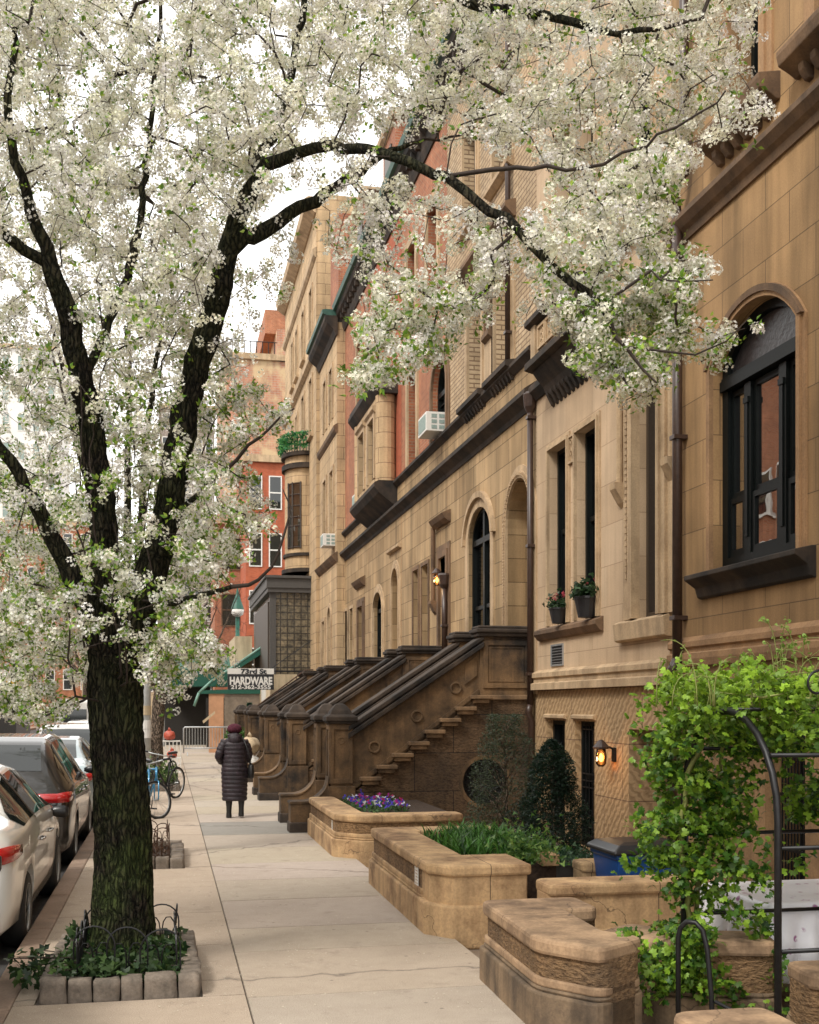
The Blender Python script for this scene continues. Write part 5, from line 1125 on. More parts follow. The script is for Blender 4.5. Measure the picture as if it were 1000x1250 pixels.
big = [fill(topA,2150,7.3,10.4,rg,.5), fill(topL,850,10.0,12.0,rg,.4), fill(right,300,6.75,7.8,rg,.95), fill(mid,115,7.1,8.8,rg,.75), fill(midhang,60,6.9,7.8,rg,.7), fill(leftA,260,7.5,8.6,rg,.8), fill(leftA,480,8.6,10.6,rg,.7), fill(lowL,75,7.6,8.5,rg,.95), fill(lowL,150,9.0,10.2,rg,.8)]
T1 = np.concatenate(big)
def screen(A): X = A[:,0]*CT-A[:,1]*ST; Zd = A[:,0]*ST+A[:,1]*CT; return 500+F*X/Zd, 862-F*(A[:,2]-H)/Zd, Zd
def in_front(A, w):
    px, py, Zd = screen(A); hit = np.zeros(len(A),bool)
    for i in range(0,len(g.p),2):
        r_ = g.r[i]
        if r_ < .024: continue
        q = np.array([g.p[i]]); a, b_, c_ = screen(q); hit |= (np.hypot(px-a[0],py-b_[0]) < w+r_*F/c_[0]*.6) & (Zd < c_[0]) & (Zd > c_[0]-1.6)
    return hit
T1 = T1[~(in_front(T1,9) & (np.random.default_rng(1).random(len(T1)) < .75))]
pear = thing('pear_tree', 'blossoming street tree with a thick mossy trunk, nearest, arching over the pavement', 'tree', (bx,by,-.05), 'blossoming street trees')
n = blossom_tree(pear, g, T1, 21, per=5, nf=15, leafn=.55, spread=.042, R=.034, fr=.0125, keep=lambda q: in_front(q,3))
g.mesh('trunk', M['bark'], pear, sides=lambda r: 128 if r > .12 else (20 if r > .05 else 10), lo=.018, disp=.12)
g.mesh('branches', M['twig'], pear, sides=5, hi=.0185)
print('corymbs', n, 'nodes', len(g.p))
# second tree, its trunk hidden behind the first
def other_pear(label, x, y, hgt, rad, n, seed, zlo, spread_xy, per=5, nf=7):
    r = thing('pear_tree', label, 'tree', (x,y,-.05), 'blossoming street trees'); g2 = Grow(seed); rg = np.random.default_rng(seed)
    t = g2.limb([(x,y,-.1),(x,y,.6),(x+.02,y,zlo)], [rad*1.2,rad,rad*.95], step=.12, jit=.004); tp = t[-1]
    for k in range(7):
        a = 2*PI*k/7+rg.uniform(-.3,.3); R_ = spread_xy*rg.uniform(.5,.9); h = rg.uniform(.55,.95)*(hgt-zlo)
        g2.limb([(x+.25*math.cos(a),y+.25*math.sin(a),zlo+.35),(x+R_*.5*math.cos(a),y+R_*.5*math.sin(a),zlo+h*.55),(x+R_*math.cos(a),y+R_*math.sin(a),zlo+h)], [rad*.5,rad*.32,rad*.1], tp, step=.2)
    pts = []
    while len(pts) < n:
        q = rg.uniform(-1,1,3)
        if (q**2).sum() > 1: continue
        p = Vector((x+q[0]*spread_xy,y+q[1]*spread_xy,(zlo+hgt)/2+.3+q[2]*(hgt-zlo)/2))
        if noise.noise(p*1.1+Vector((seed,0,0))) > rg.uniform(-1,1)*.5-.1: pts.append(tuple(p))
    blossom_tree(r, g2, np.array(pts), seed+1, per=per, nf=nf, leafn=.3, R=.05, fr=.022, spread=.12)
    g2.mesh('trunk', M['bark'], r, sides=14, lo=.03); g2.mesh('branches', M['twig'], r, sides=3, hi=.0305)
    return r
other_pear('blossoming street tree growing from the hooped bed right behind the nearest one', -.55, 15.5, 8.2, .13, 430, 31, 2.6, 1.9, nf=6)
# ------------------------------------------------------------------ tree pits: stones, hoops, ivy
M['cobble'] = grimy('granite_block', rgb(.26,.21,.165), rgb(.09,.075,.06), .42,.7, 5, bd=.02)
def stone(root, x0, x1, y0, y1, z0, z1, rg, name='block'):
    bm = bmesh.new(); bmesh.ops.create_cube(bm, size=1); bmesh.ops.subdivide_edges(bm, edges=bm.edges[:], cuts=4, use_grid_fill=True)
    sd = rg.uniform(0,50)
    for v in bm.verts:
        u = Vector((abs(v.co.x),abs(v.co.y),abs(v.co.z)))*2; k = sorted(u)[1]; q = 1-.05*max(0,k-.6)/.4*u.length/1.7
        v.co = Vector((v.co.x*q,v.co.y*q,v.co.z*q)); w = Vector(((x0+x1)/2+v.co.x*(x1-x0),(y0+y1)/2+v.co.y*(y1-y0),(z0+z1)/2+v.co.z*(z1-z0)))
        w += noise.noise_vector(w*9+Vector((sd,0,0)))*.012; v.co = w
    me = bpy.data.meshes.new(name); bm.to_mesh(me); bm.free(); return link(name, me, M['cobble'], root, smooth=True)
def pit(label, x0, x1, y0, y1, seed, w_=.14, h_=.15, stones=True):
    rg = np.random.default_rng(seed); r = thing('tree_pit', label, 'tree pit', ((x0+x1)/2,(y0+y1)/2,0))
    MB().box(x0+.05,x1-.05,y0+.05,y1-.05,-.1,.05).build('earth', M['soil'], r)
    def run(a, b, fix, axis, L_=.19):
        n = max(1,round((b-a)/L_)); e = np.linspace(a,b,n+1)+np.concatenate([[0],rg.normal(0,.012,n-1),[0]]) if n > 1 else np.array([a,b])
        for i in range(n):
            h = h_*rg.uniform(.88,1.1); o = rg.uniform(-.012,.012)
            if axis == 0: stone(r, e[i]+.005, e[i+1]-.005, fix-w_/2+o, fix+w_/2+o, -.06, h, rg)
            else: stone(r, fix-w_/2+o, fix+w_/2+o, e[i]+.005, e[i+1]-.005, -.06, h, rg)
    run(x0,x1,y0+w_/2,0,.165); run(y0+w_,y1-w_,x0+w_/2,1,.22); run(y0+w_,y1-w_,x1-w_/2,1,.22); run(x0,x1,y1-w_/2,0,.2)
    return r
pit('granite block tree pit with ivy round the nearest trunk', -.85, .22, 8.05, 9.72, 2)
pit('low stone tree pit with rusty wire hoops behind the nearest trunk', -.84, .20, 14.45, 16.35, 3, .16, .13)
pit('far low tree pit beyond the parked bicycle', -.72, .28, 27.55, 29.45, 4, .16, .15)
def hoops(label, x0, x1, y0, y1, n_side, h, wid, seed, mat='iron'):
    rg = np.random.default_rng(seed); r = thing('hoop_fence', label, 'hoop fence', ((x0+x1)/2,y0,0), 'low wire hoop fences round the tree beds')
    def hoop(ax, ay, bx_, by_):
        mb = MB(); cx, cy = (ax+bx_)/2, (ay+by_)/2; l = rg.uniform(-.02,.02); hh = h*rg.uniform(.9,1.08); pts = []
        for i in range(13):
            q = PI*i/12; pts.append((cx-(bx_-ax)/2*math.cos(q)+l*math.sin(q),cy-(by_-ay)/2*math.cos(q)+l,hh-.5*math.hypot(bx_-ax,by_-ay)+.5*math.hypot(bx_-ax,by_-ay)*math.sin(q)))
        mb.tube([(ax,ay,.0)]+pts+[(bx_,by_,.0)],.0065,5)
        for sg in (-1,1):
            mb.tube([(cx+(bx_-ax)*.02*sg,cy+(by_-ay)*.02*sg,.0),(cx+(bx_-ax)*.03*sg,cy+(by_-ay)*.03*sg,hh*.5)]+[(cx+sg*(bx_-ax)*(.03+.2*(1-math.cos(q))*.9),cy+sg*(by_-ay)*(.03+.2*(1-math.cos(q))*.9),hh*.5+hh*.25*math.sin(q)) for q in (.6,1.2,1.9,2.6)],.005,4)
        mb.build('hoop', M[mat], r)
    def run(a, b):
        n = n_side(a,b); A, B = Vector(a), Vector(b)
        for i in range(n):
            p = A+(B-A)*(i-.12)/n; q = A+(B-A)*(i+1.12)/n; hoop(p.x,p.y,q.x,q.y)
    run((x0,y0),(x1,y0)); run((x1,y0),(x1,y1)); run((x0,y0),(x0,y1)); run((x0,y1),(x1,y1))
ns = lambda s: (lambda a, b: max(2,round(math.dist(a,b)/s)))
hoops('black wire hoop fence in the ivy of the nearest tree pit', -.62, .06, 8.35, 9.5, ns(.22), .42, .2, 8)
hoops('rusty wire hoop fence of the second tree pit', -.62, .0, 14.75, 16.0, ns(.17), .44, .2, 9, 'rust')
def leafblade(n, rg, L=.05, W_=.045, lobes=3, cols=((.03,.07,.02),(.05,.11,.03))):
    """a flat lobed leaf of 2 x lobes quads around its stalk"""
    V, Q, T = [np.zeros(3)], [], []; m = lobes*2+1
    for i in range(m):
        a = -1.9+3.8*i/(m-1); r = L*(1.0 if i%2 else .55) if lobes > 1 else L; 
        V.append(np.array([math.sin(a)*r*W_/L,math.cos(a)*r,-.15*r*abs(math.sin(a))+rg.uniform(-.003,.003)]))
    for i in range(1,m-1,2): Q.append([0,i,i+1,i+2]) if i+2 <= m else None
    T = [cols[k%2] for k in range(len(Q))]; return np.array(V), np.array(Q), np.array(T)
def leafcloud(name, pts, root, rg, L=.05, W_=.05, lobes=3, c0=(.03,.075,.02), c1=(.10,.19,.04), sc=(.6,1.3), up=(0,0,.6), bright=None):
    tv, tf, tt = leafblade(len(pts), rg, L, W_, lobes, ((1,1,1),(.85,.85,.85))); n = len(pts); u = rg.random((n,1))**1.5
    if bright is not None: u = np.clip(u*.5+bright[:,None],0,1)
    ti = np.asarray(c0)*(1-u)+np.asarray(c1)*u; ti *= rg.uniform(.7,1.2,(n,1))
    return scatter(name, pts, rand_rot(n, rg, up, 1.0), rg.uniform(*sc,n), tv, tf, M['leaf'], root, tt, ti)
def stems(mb, pts, c, rg, n, r=.004):
    for i in rg.integers(0,len(pts),n): p = pts[i]; mb.tube([(c[0]+rg.normal(0,.05),c[1]+rg.normal(0,.05),c[2]),((c[0]+p[0])/2+rg.normal(0,.04),(c[1]+p[1])/2+rg.normal(0,.04),(c[2]+p[2])/2+.03),tuple(p)],r,4,caps=False)
rg = np.random.default_rng(77)
# ivy bed round the first tree
pts = []
while len(pts) < 1500:
    x, y = rg.uniform(-.78,.12), rg.uniform(8.15,9.6); 
    if (x-bx)**2+(y-by)**2 < .06: continue
    if noise.noise(Vector((x*2.3,y*2.3,4))) > rg.uniform(-.6,.35): pts.append((x,y,.07+abs(rg.normal(0,.045))+(.08 if noise.noise(Vector((x*3,y*3,9)))>.1 else 0)))
for k in range(130): t_ = rg.random(); pts.append((-.86+.1*rg.normal()-.08*t_,8.3+.8*rg.random(),.12+.05*rg.normal()))
pts = np.array(pts); ivy = thing('ivy_bed', 'dark ivy ground cover round the nearest trunk', 'ivy', (bx,by,0), kind='stuff')
leafcloud('foliage', pts, ivy, rg, .05,.05,3,(.018,.045,.016),(.10,.17,.05),(.6,1.3),(0,0,.8)); mb = MB(); stems(mb, pts, (bx,by-.3,.04), rg, 120); mb.build('stems', M['twig'], ivy)
# low dead growth in the second pit
pts = np.array([(rg.uniform(-.6,.02),rg.uniform(14.7,16.1),.05+abs(rg.normal(0,.10))) for _ in range(500)]); pl = thing('bedding_plants', 'sparse reddish bedding plants inside the rusty hoops', 'plants', (-.3,15.4,0), kind='stuff')
leafcloud('foliage', pts, pl, rg, .035,.02,1,(.06,.03,.02),(.16,.09,.05)); 
pts = np.array([(rg.uniform(-.6,.2),rg.uniform(27.7,29.3),.1+abs(rg.normal(0,.22))) for _ in range(900)]); pl = thing('bedding_plants', 'bushy green plants in the far tree pit', 'plants', (-.2,28.4,0), kind='stuff')
leafcloud('foliage', pts, pl, rg, .08,.06,1,(.03,.07,.02),(.2,.28,.08))
# pansies
def pansies(label, x0, x1, y0, y1, z, n):
    r = thing('pansies', label, 'flowers', ((x0+x1)/2,(y0+y1)/2,z), kind='stuff'); pts = np.array([(rg.uniform(x0,x1),rg.uniform(y0,y1),z+abs(rg.normal(0,.045))) for _ in range(n*4)])
    leafcloud('foliage', pts, r, rg, .05,.03,1,(.04,.10,.03),(.14,.24,.09))
    p = np.array([(rg.uniform(x0,x1),rg.uniform(y0,y1),z+.08+abs(rg.normal(0,.035))) for _ in range(n)]); tv, tf, tt = leafblade(n, rg, .034, .034, 3, ((1,1,1),(.8,.8,.8)))
    cl = np.array([(.06,.05,.42),(.10,.06,.5),(.35,.02,.22),(.6,.6,.62),(.05,.04,.3),(.4,.03,.12)]); k = np.array([int(abs(noise.noise(Vector((a*3,b*3,1))))*14)%6 if rg.random() < .6 else rg.integers(0,6) for a, b, c_ in p])
    scatter('petals', p, rand_rot(n, rg, (-.5,-.6,.6), .6), rg.uniform(.8,1.3,n), tv, tf, M['petal'], r, tt, cl[k])
pansies('purple, blue and magenta pansies in the planter by the nearest stoop', 2.62, 3.35, 15.9, 17.7, .50, 190)
# tall green leaves
r = thing('green_leaf_clump', 'upright bright green leaves growing in the long stained planter', 'plants', (3.1,11.3,.5), kind='stuff'); V, Fq, Tt = [], [], []
for k in range(1500):
    x, y = rg.uniform(2.75,3.55), rg.uniform(10.5,12.3)
    if noise.noise(Vector((x*2,y*1.3,2))) < rg.uniform(-.5,.05): continue
    if y > 11.6 and x < 3.0 and rg.random() < .8: continue
    a = rg.uniform(0,6.28); Lh = rg.uniform(.18,.38); w_ = rg.uniform(.011,.024); lean = rg.uniform(.05,.2); d = np.array([math.cos(a),math.sin(a),0]); s_ = np.array([-d[1],d[0],0]); pr = None; col = np.array([.035,.12,.025])*(1-rg.random())+np.array([.10,.24,.04])*rg.random()
    for q in range(5):
        u = q/4; c = np.array([x,y,.49])+d*lean*u*u*1.3+np.array([0,0,Lh*(u-.25*u*u)]); w = w_*(1.1-u)*(1 if q < 4 else .1); V += [c-s_*w,c+s_*w]
        if q: n = len(V); Fq += [n-4,n-3,n-1,n-2]; Tt.append(col)
npmesh('leaves', np.array(V), Fq, 4, M['leaf'], r, tint=np.array(Tt))
pts = np.array([(rg.uniform(2.7,3.5),rg.uniform(11.9,12.4),.5+abs(rg.normal(0,.06))) for _ in range(200)]+[(3.35+rg.normal(0,.16),10.55+rg.normal(0,.25),.55+abs(rg.normal(0,.12))) for _ in range(700)]); leafcloud('low_foliage', pts, r, rg, .04,.03,1,(.05,.13,.03),(.22,.36,.08))
# shrubs: conical yew and loose juniper
def shrub(label, c, h, rad, n, c0, c1, shape, lf, seed, name='shrub', zb=.0, cat='shrub'):
    rg = np.random.default_rng(seed); r = thing(name, label, cat, (c[0],c[1],zb)); pts, br = [], []
    while len(pts) < n:
        u = rg.random(); a = rg.uniform(0,6.28); R_ = rad*shape(u)*math.sqrt(rg.uniform(.25,1))*(1+.45*noise.noise(Vector((math.cos(a)*1.5,math.sin(a)*1.5,u*4+seed)))); p = Vector((c[0]+R_*math.cos(a),c[1]+R_*math.sin(a),zb+u*h))
        if noise.noise(p*5+Vector((seed,0,0))) > rg.uniform(-.7,.3): pts.append(tuple(p))
    pts = np.array(pts); leafcloud('foliage', pts, r, rg, lf[0], lf[1], 1, c0, c1, (.6,1.4), (0,0,.9)); mb = MB(); mb.tube([(c[0],c[1],zb-.1),(c[0]+.02,c[1],zb+h*.5),(c[0],c[1]+.02,zb+h*.9)],[.035,.02,.005],8)
    for i in rg.integers(0,n,60): p = pts[i]; z0 = max(zb,p[2]-.25*h*rg.random()-.05); mb.tube([(c[0],c[1],z0),((c[0]+p[0])/2,(c[1]+p[1])/2,(z0+p[2])/2+.02),tuple(p)],[.009,.006,.003],4,caps=False)
    mb.build('stem', M['bark2'], r); return r
cone = lambda u: (1-u)**.55*min(1,.6+u*3)*(1+.07*math.sin(u*17))
shrub('dense dark green conical yew before the pale basement windows', (4.22,12.3), 1.72, .60, 19000, (.008,.022,.012), (.02,.05,.025), cone, (.035,.009), 5, 'yew_shrub', -.1)
shrub('loose grey green shrub beside the round iron grille', (4.1,13.7), 2.0, .46, 9000, (.035,.055,.03), (.10,.13,.07), lambda u: .5+.6*math.sin(PI*min(u*1.1,1)), (.04,.007), 6, 'juniper_shrub', -.1)
pts = np.array([(rg.uniform(3.5,4.4),rg.uniform(11.1,11.8),.36+abs(rg.normal(0,.07))) for _ in range(900)]); leafcloud('low_foliage', pts, thing('low_plants', 'low dark leaves spilling over the grey box planter', 'plants', (3.9,11.4,.3), kind='stuff'), rg, .04,.03,1,(.02,.06,.03),(.12,.22,.12))
for (t, x, y, z, k) in POTS:
    pts = np.array([(x+rg.normal(0,.07)*k,y+rg.normal(0,.08)*k,z+.02+abs(rg.normal(0,.08))*k) for _ in range(int(260*k))]); q = thing('geranium', 'pink flowered plant in the '+('smaller' if k < 1.1 else 'larger')+' black window sill pot', 'plant', (x,y,z), 'plants in the window sill pots')
    leafcloud('foliage', pts, q, rg, .045*k,.045*k,3,(.012,.035,.012),(.05,.10,.04))
    fl = []
    for j in range(5 if k < 1.1 else 2): c = np.array([x+rg.normal(0,.09),y+rg.normal(0,.10),z+.20*k+rg.normal(0,.03)]); fl += [c+rg.normal(0,.016,3) for _ in range(22)]
    tv, tf, tt = leafblade(1, rg, .014,.014,3,((1,1,1),(.8,.8,.8))); fl = np.array(fl); scatter('petals', fl, rand_rot(len(fl), rg), np.ones(len(fl)), tv, tf, M['petal'], q, tt, np.ones((len(fl),3))*np.array([.55,.09,.12])*rg.uniform(.6,1.3,(len(fl),1)))
# vine over the arbour
vine = thing('climbing_vine', 'bright green leafy vine hanging in a curtain from the iron arbour', 'vine', (3.4,7.0,-.1)); rg = np.random.default_rng(91); gv = Grow(9)
gv.limb([(3.35,7.1,-.1),(3.38,7.05,.6),(3.3,7.0,1.2),(3.4,6.9,1.8),(3.7,6.7,2.0),(4.3,6.6,2.05),(5.0,6.6,2.0)], [.022,.02,.018,.016,.014,.012,.008], step=.08)
gv.limb([(3.42,7.12,-.1),(3.5,7.2,.7),(3.6,7.1,1.5),(3.5,6.6,2.0),(3.4,6.1,2.05)], [.018,.016,.014,.012,.008], step=.08)
T = []
def add(n, f):
    k = 0
    while k < n:
        p = f(); 
        if noise.noise(Vector(p)*2.6) > rg.uniform(-.3,.4): T.append(p); k += 1
add(310, lambda: (rg.uniform(3.12,5.3), rg.uniform(6.0,7.3), 1.93+.12*rg.normal()+.1*math.sin(rg.uniform(0,3))))
add(95, lambda: (3.36+.12*rg.normal(), 7.08+.17*rg.normal(), rg.uniform(.1,1.95)))
add(36, lambda: (3.72+.12*rg.normal(), 6.98+.12*rg.normal(), rg.uniform(.0,1.9)))
add(50, lambda: (rg.uniform(3.2,4.1), rg.uniform(6.7,7.3), 1.9-abs(rg.normal(0,.3))))
add(55, lambda: (4.35+.12*rg.normal(), 6.95+.15*rg.normal(), rg.uniform(1.25,1.95)))
add(40, lambda: (3.3+.22*rg.normal(), 6.9+.12*rg.normal(), .35+.12*rg.normal()))
T = np.array(T); gv.targets(T, step=.07, minr=.0018, droop=.05, maxr=.006); A = np.asarray(gv.p); tips = A[gv.tips]
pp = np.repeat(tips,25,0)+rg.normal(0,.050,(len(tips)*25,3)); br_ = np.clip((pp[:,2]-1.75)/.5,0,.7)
# five leaflets per leaf
V5, Q5, T5 = [], [], []
for a in (-1.25,-.62,0,.62,1.25):
    d = np.array([math.sin(a),math.cos(a),-.12-.2*abs(a)]); s_ = np.array([math.cos(a),-math.sin(a),0]); l = .044-.010*abs(a); n = len(V5); V5 += [d*.004, d*l*.55+s_*.012, d*l, d*l*.55-s_*.012]; Q5.append([n,n+1,n+2,n+3]); T5.append((1,1,1) if a != 0 else (.9,.9,.9))
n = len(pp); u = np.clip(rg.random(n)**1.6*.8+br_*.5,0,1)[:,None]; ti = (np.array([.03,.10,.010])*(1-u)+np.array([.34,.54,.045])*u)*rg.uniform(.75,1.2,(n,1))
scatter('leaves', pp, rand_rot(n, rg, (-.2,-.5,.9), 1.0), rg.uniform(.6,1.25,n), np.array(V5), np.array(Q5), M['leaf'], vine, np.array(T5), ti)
M['vstem'] = plain('pale_green_stem', rgb(.20,.22,.06), .6, var=.2)
gv.mesh('stems', M['vstem'], vine, sides=4)
mb = MB(); shoots = []
for k in range(80):
    x, y = rg.uniform(3.0,4.9), rg.uniform(5.95,7.3); h = rg.uniform(.12,.45); a = rg.uniform(0,6.28); l = rg.uniform(.05,.3)
    if k < 7: x, y, h = 3.92+rg.normal(0,.03), 6.75+rg.normal(0,.04), .55+rg.uniform(-.15,.03); l = .12
    pt = [(x+l*math.cos(a)*u*u,y+l*math.sin(a)*u*u,2.0+h*(1.9*u-u*u*(.9+.3*(k%2)))) for u in np.linspace(0,1.15,9)]; mb.tube(pt,[.0045-.0003*i for i in range(9)],4); shoots += [pt[i] for i in (2,3,4,5,6,7)]*(3 if k < 7 else 1)
mb.build('young_shoots', M['vstem'], vine, smooth=True); sp = np.array(shoots)+rg.normal(0,.012,(len(shoots),3)); n = len(sp)
scatter('young_leaves', sp, rand_rot(n, rg, (0,0,.9), 1.0), rg.uniform(.25,.6,n), np.array(V5), np.array(Q5), M['leaf'], vine, np.array(T5), np.ones((n,3))*np.array([.22,.36,.06]))
# fallen petals
fp = []
while len(fp) < 2600:
    x, y = rg.uniform(-1.0,2.3), rg.uniform(5.5,17)
    if noise.noise(Vector((x*1.5,y*1.5,0))) > rg.uniform(-.3,.5) and not (-.9 < x < .25 and 8 < y < 9.8): fp.append((x,y,.008))
fp = np.array(fp); tv, tf, tt = leafblade(1, rg, .0085,.0085,1,((1,1,1),(.9,.9,.9))); tag(scatter('fallen_petals', fp, rand_rot(len(fp), rg, (0,0,3), .5), rg.uniform(.6,1.3,len(fp)), tv, tf, M['petal'], None, tt, np.ones((len(fp),3))*np.array([.62,.56,.46])*rg.uniform(.6,1.1,(len(fp),1))), 'small pale petals scattered over the pavement', 'petals', kind='stuff')
# ------------------------------------------------------------------ cars
M['carglass'] = plain('car_glass', rgb(.012,.016,.016), .03, 0, var=0, spec=.8); M['tail'] = plain('red_lamp_lens', rgb(.45,.01,.012), .12, 0, var=.1, coat=1); M['lens'] = plain('clear_lamp_lens', rgb(.6,.55,.5), .1, var=.05, coat=1)
def paint(name, c, metal=.3, r=.28): return plain(name, c, r, metal, var=.03, scale=2, coat=1)
def make_car(label, x, y, L_, Wd, kind, mat, tail=True):
    """x: right side, y: rear bumper; the car points along +y"""
    r = thing('parked_car', label, 'car', (x-Wd/2,y+L_/2,-.14), 'cars parked along the kerb'); cx = x-Wd/2; z0 = -.14; hw = Wd/2
    if kind == 'sedan':  # (t, top z centre, belt z, roof half width, plan half width)
        st = [(0,.84,.80,.68,.84),(.008,.95,.86,.70,.90),(.03,1.02,.92,.72,.94),(.06,1.04,.94,.72,.96),(.12,1.06,.96,.70,.985),(.18,1.12,.97,.62,1.0),(.26,1.32,.98,.57,1.0),(.34,1.43,.985,.55,1.0),(.46,1.46,.985,.55,1.0),(.56,1.42,.98,.56,1.0),(.66,1.20,.97,.62,.995),(.73,1.0,.93,.72,.985),(.86,.90,.84,.74,.96),(.95,.76,.70,.70,.90),(1,.58,.55,.62,.78)]; win = (.165,.71); rear = (.175,.33)
    else:
        st = [(0,.98,.94,.72,.86),(.007,1.10,1.02,.74,.93),(.025,1.30,1.07,.66,.965),(.06,1.52,1.10,.63,.985),(.10,1.66,1.12,.61,1.0),(.16,1.73,1.12,.60,1.0),(.34,1.76,1.12,.60,1.0),(.50,1.74,1.10,.60,1.0),(.60,1.60,1.08,.62,1.0),(.69,1.25,1.07,.68,.995),(.75,1.12,1.04,.76,.985),(.88,1.02,.97,.78,.96),(.96,.86,.82,.74,.90),(1,.66,.62,.66,.80)]; win = (.055,.72); rear = (.02,.10)
    def ring(t, zt, zb, rw, pw, grow=0):
        if kind == 'sedan': zt *= 1.08; zb *= 1.1
        yy = y+t*L_; w_ = hw*pw; rb = rw/.6*hw*.62 if kind != 'sedan' else rw/.55*hw*.60; rb = min(rb,w_*.93); e = grow; dz = max(zt-zb,.02)
        h = [(0,.22),(w_*.86,.22),(w_*.955,.30),(w_*.985+e,.48),(w_*1.0+e,.62*zb+.15),(w_*.985+e,zb-.06),(w_*.955+e,zb),(w_*.955*.45+rb*.55+e,zb+dz*.52+e*.3),(rb+e*.8,zb+dz*.90+e),(rb*.86,zb+dz*.985+e),(0,zb+dz+e)]
        return [(cx+p[0],yy,z0+p[1]) for p in h]+[(cx-p[0],yy,z0+p[1]) for p in h[-2:0:-1]]
    import bisect
    ts = [s[0] for s in st]
    def at(t):
        i = min(max(bisect.bisect(ts,t)-1,0),len(st)-2); u = (t-ts[i])/(ts[i+1]-ts[i]); return [st[i][k]*(1-u)+st[i+1][k]*u for k in range(5)]
    tt = sorted(set(ts+[a/40 for a in range(1,40)])); tt = [t for i, t in enumerate(tt) if i == 0 or t-tt[i-1] > .004]
    mb = MB(); mb.loft([ring(*at(t)) for t in tt]); b = mb.build('body', mat, r, smooth=True)
    wr = .34; wy = [y+L_*.19, y+L_*.80]; zc = z0+wr
    cut = MB()
    for q in wy:
        for sg in (-1,1): cut.lathe([(wr+.06,-.30),(wr+.06,.30)],(0,0,0),28)
    # wheel arches cut with a temporary boolean that is applied at once
    cm = MB()
    for q in wy:
        pts = [(q+(wr+.055)*math.cos(2*PI*i/28), zc+(wr+.055)*math.sin(2*PI*i/28)) for i in range(28)]
        for sg in (-1,1): cm.prism(pts,0,cx+sg*(hw-.26),cx+sg*(hw+.2))
    co_ = cm.build('cutter', None); m_ = b.modifiers.new('arches','BOOLEAN'); m_.object = co_; m_.operation = 'DIFFERENCE'; m_.solver = 'EXACT'
    bpy.context.view_layer.update(); dg = bpy.context.evaluated_depsgraph_get(); nm = bpy.data.meshes.new_from_object(b.evaluated_get(dg)); b.modifiers.clear(); b.data = nm; bpy.data.objects.remove(co_, do_unlink=True)
    # glass laid a few millimetres proud of the cabin
    ga = [t for t in np.linspace(win[0]+.01,win[1]-.03,26)]
    for sg in (-1,1):
        g_ = MB(); rr = []
        for i, t in enumerate(ga):
            R_ = ring(*at(t),grow=.006); lo, up = Vector(R_[6]), Vector(R_[8]); f = (t-ga[0])/(ga[-1]-ga[0]); 
            k = min(1, (f/.16)**.6 if f < .16 else 1, ((1-f)/.10)**.7 if f > .90 else 1); md = Vector(R_[7]); a = lo*.9+md*.1; c_ = md*(1-k)+(md*.12+up*.88)*k
            rr.append([a, (a+c_)/2+(md-(lo+up)/2)*.7*k, c_])
        rr = [[(cx+sg*(p.x-cx),p.y,p.z) for p in q] for q in rr]; g_.loft(rr, close=False); g_.build('side_window', M['carglass'], r, smooth=True)
        for f in (.30,.62):
            g_ = MB(); t = ga[0]+(ga[-1]-ga[0])*f; R_ = ring(*at(t),grow=.012); R2 = ring(*at(t+.012),grow=.012); g_.loft([[(cx+sg*(q[k][0]-cx),q[k][1],q[k][2]) for k in (6,7,8)] for q in (R_,R2)], close=False); g_.build('pillar_trim', M['plastic_blk'], r)
    g_ = MB(); rr = []
    for t in np.linspace(rear[0]+.005,rear[1]-.01,8):
        R_ = ring(*at(t),grow=.008); rr.append([tuple(Vector(R_[9])*a+Vector((2*cx-R_[9][0],R_[9][1],R_[9][2]))*(1-a)) for a in np.linspace(.0,1,9)])
        rr[-1] = [(p[0],p[1],p[2]+.012*(1-abs(a-.5)*2)) for p, a in zip(rr[-1],np.linspace(0,1,9))]
    g_.loft(rr, close=False); g_.build('rear_window', M['carglass'], r, smooth=True)
    # tail lamps wrap the rear corners
    for sg in (-1,1):
        ls = ((.84,.97),(.84,.975),(.85,.98),(.86,.98),(.875,.975),(.89,.965)) if kind == 'sedan' else ((.90,1.02),(.90,1.03),(.905,1.035),(.92,1.035),(.94,1.03),(.97,1.02))
        tl = (.004,.016,.035,.06,.082) if kind == 'sedan' else (.003,.010,.022,.034,.046)
        w0 = hw*(.84 if kind == 'sedan' else .86)*.98; rings_ = [[(cx+sg*w0*f,y-.012,z0+ls[0][0]+(.03 if f < .6 else 0)),(cx+sg*w0*f,y-.010,z0+ls[0][1])] for f in (.55,.75,.95)]
        for t, (za, zb) in zip(tl, ls[1:]):
            R_ = ring(*at(t),grow=.01); R_ = [Vector(q) for q in R_[3:7]]
            def xat(z):
                for p, q in zip(R_,R_[1:]):
                    if p.z <= z <= q.z: u = (z-p.z)/max(q.z-p.z,1e-6); return p.x+(q.x-p.x)*u
                return R_[-1].x if z > R_[-1].z else R_[0].x
            rings_.append([(cx+sg*(xat(z0+za)-cx),y+t*L_,z0+za),(cx+sg*(xat(z0+zb)-cx),y+t*L_,z0+zb)])
        g_ = MB(); g_.loft(rings_, close=False); lp = g_.build('tail_lamp', M['tail'], r, smooth=True); sm = lp.modifiers.new('thickness','SOLIDIFY'); sm.thickness = .02
        g_ = MB(); g_.loft([[(p[0][0]+sg*.004,p[0][1],p[0][2]-.0),(p[0][0]+sg*.004,p[0][1],p[0][2]+.03)] for p in rings_[1:]], close=False); q_ = g_.build('reversing_lens', M['lens'], lp)
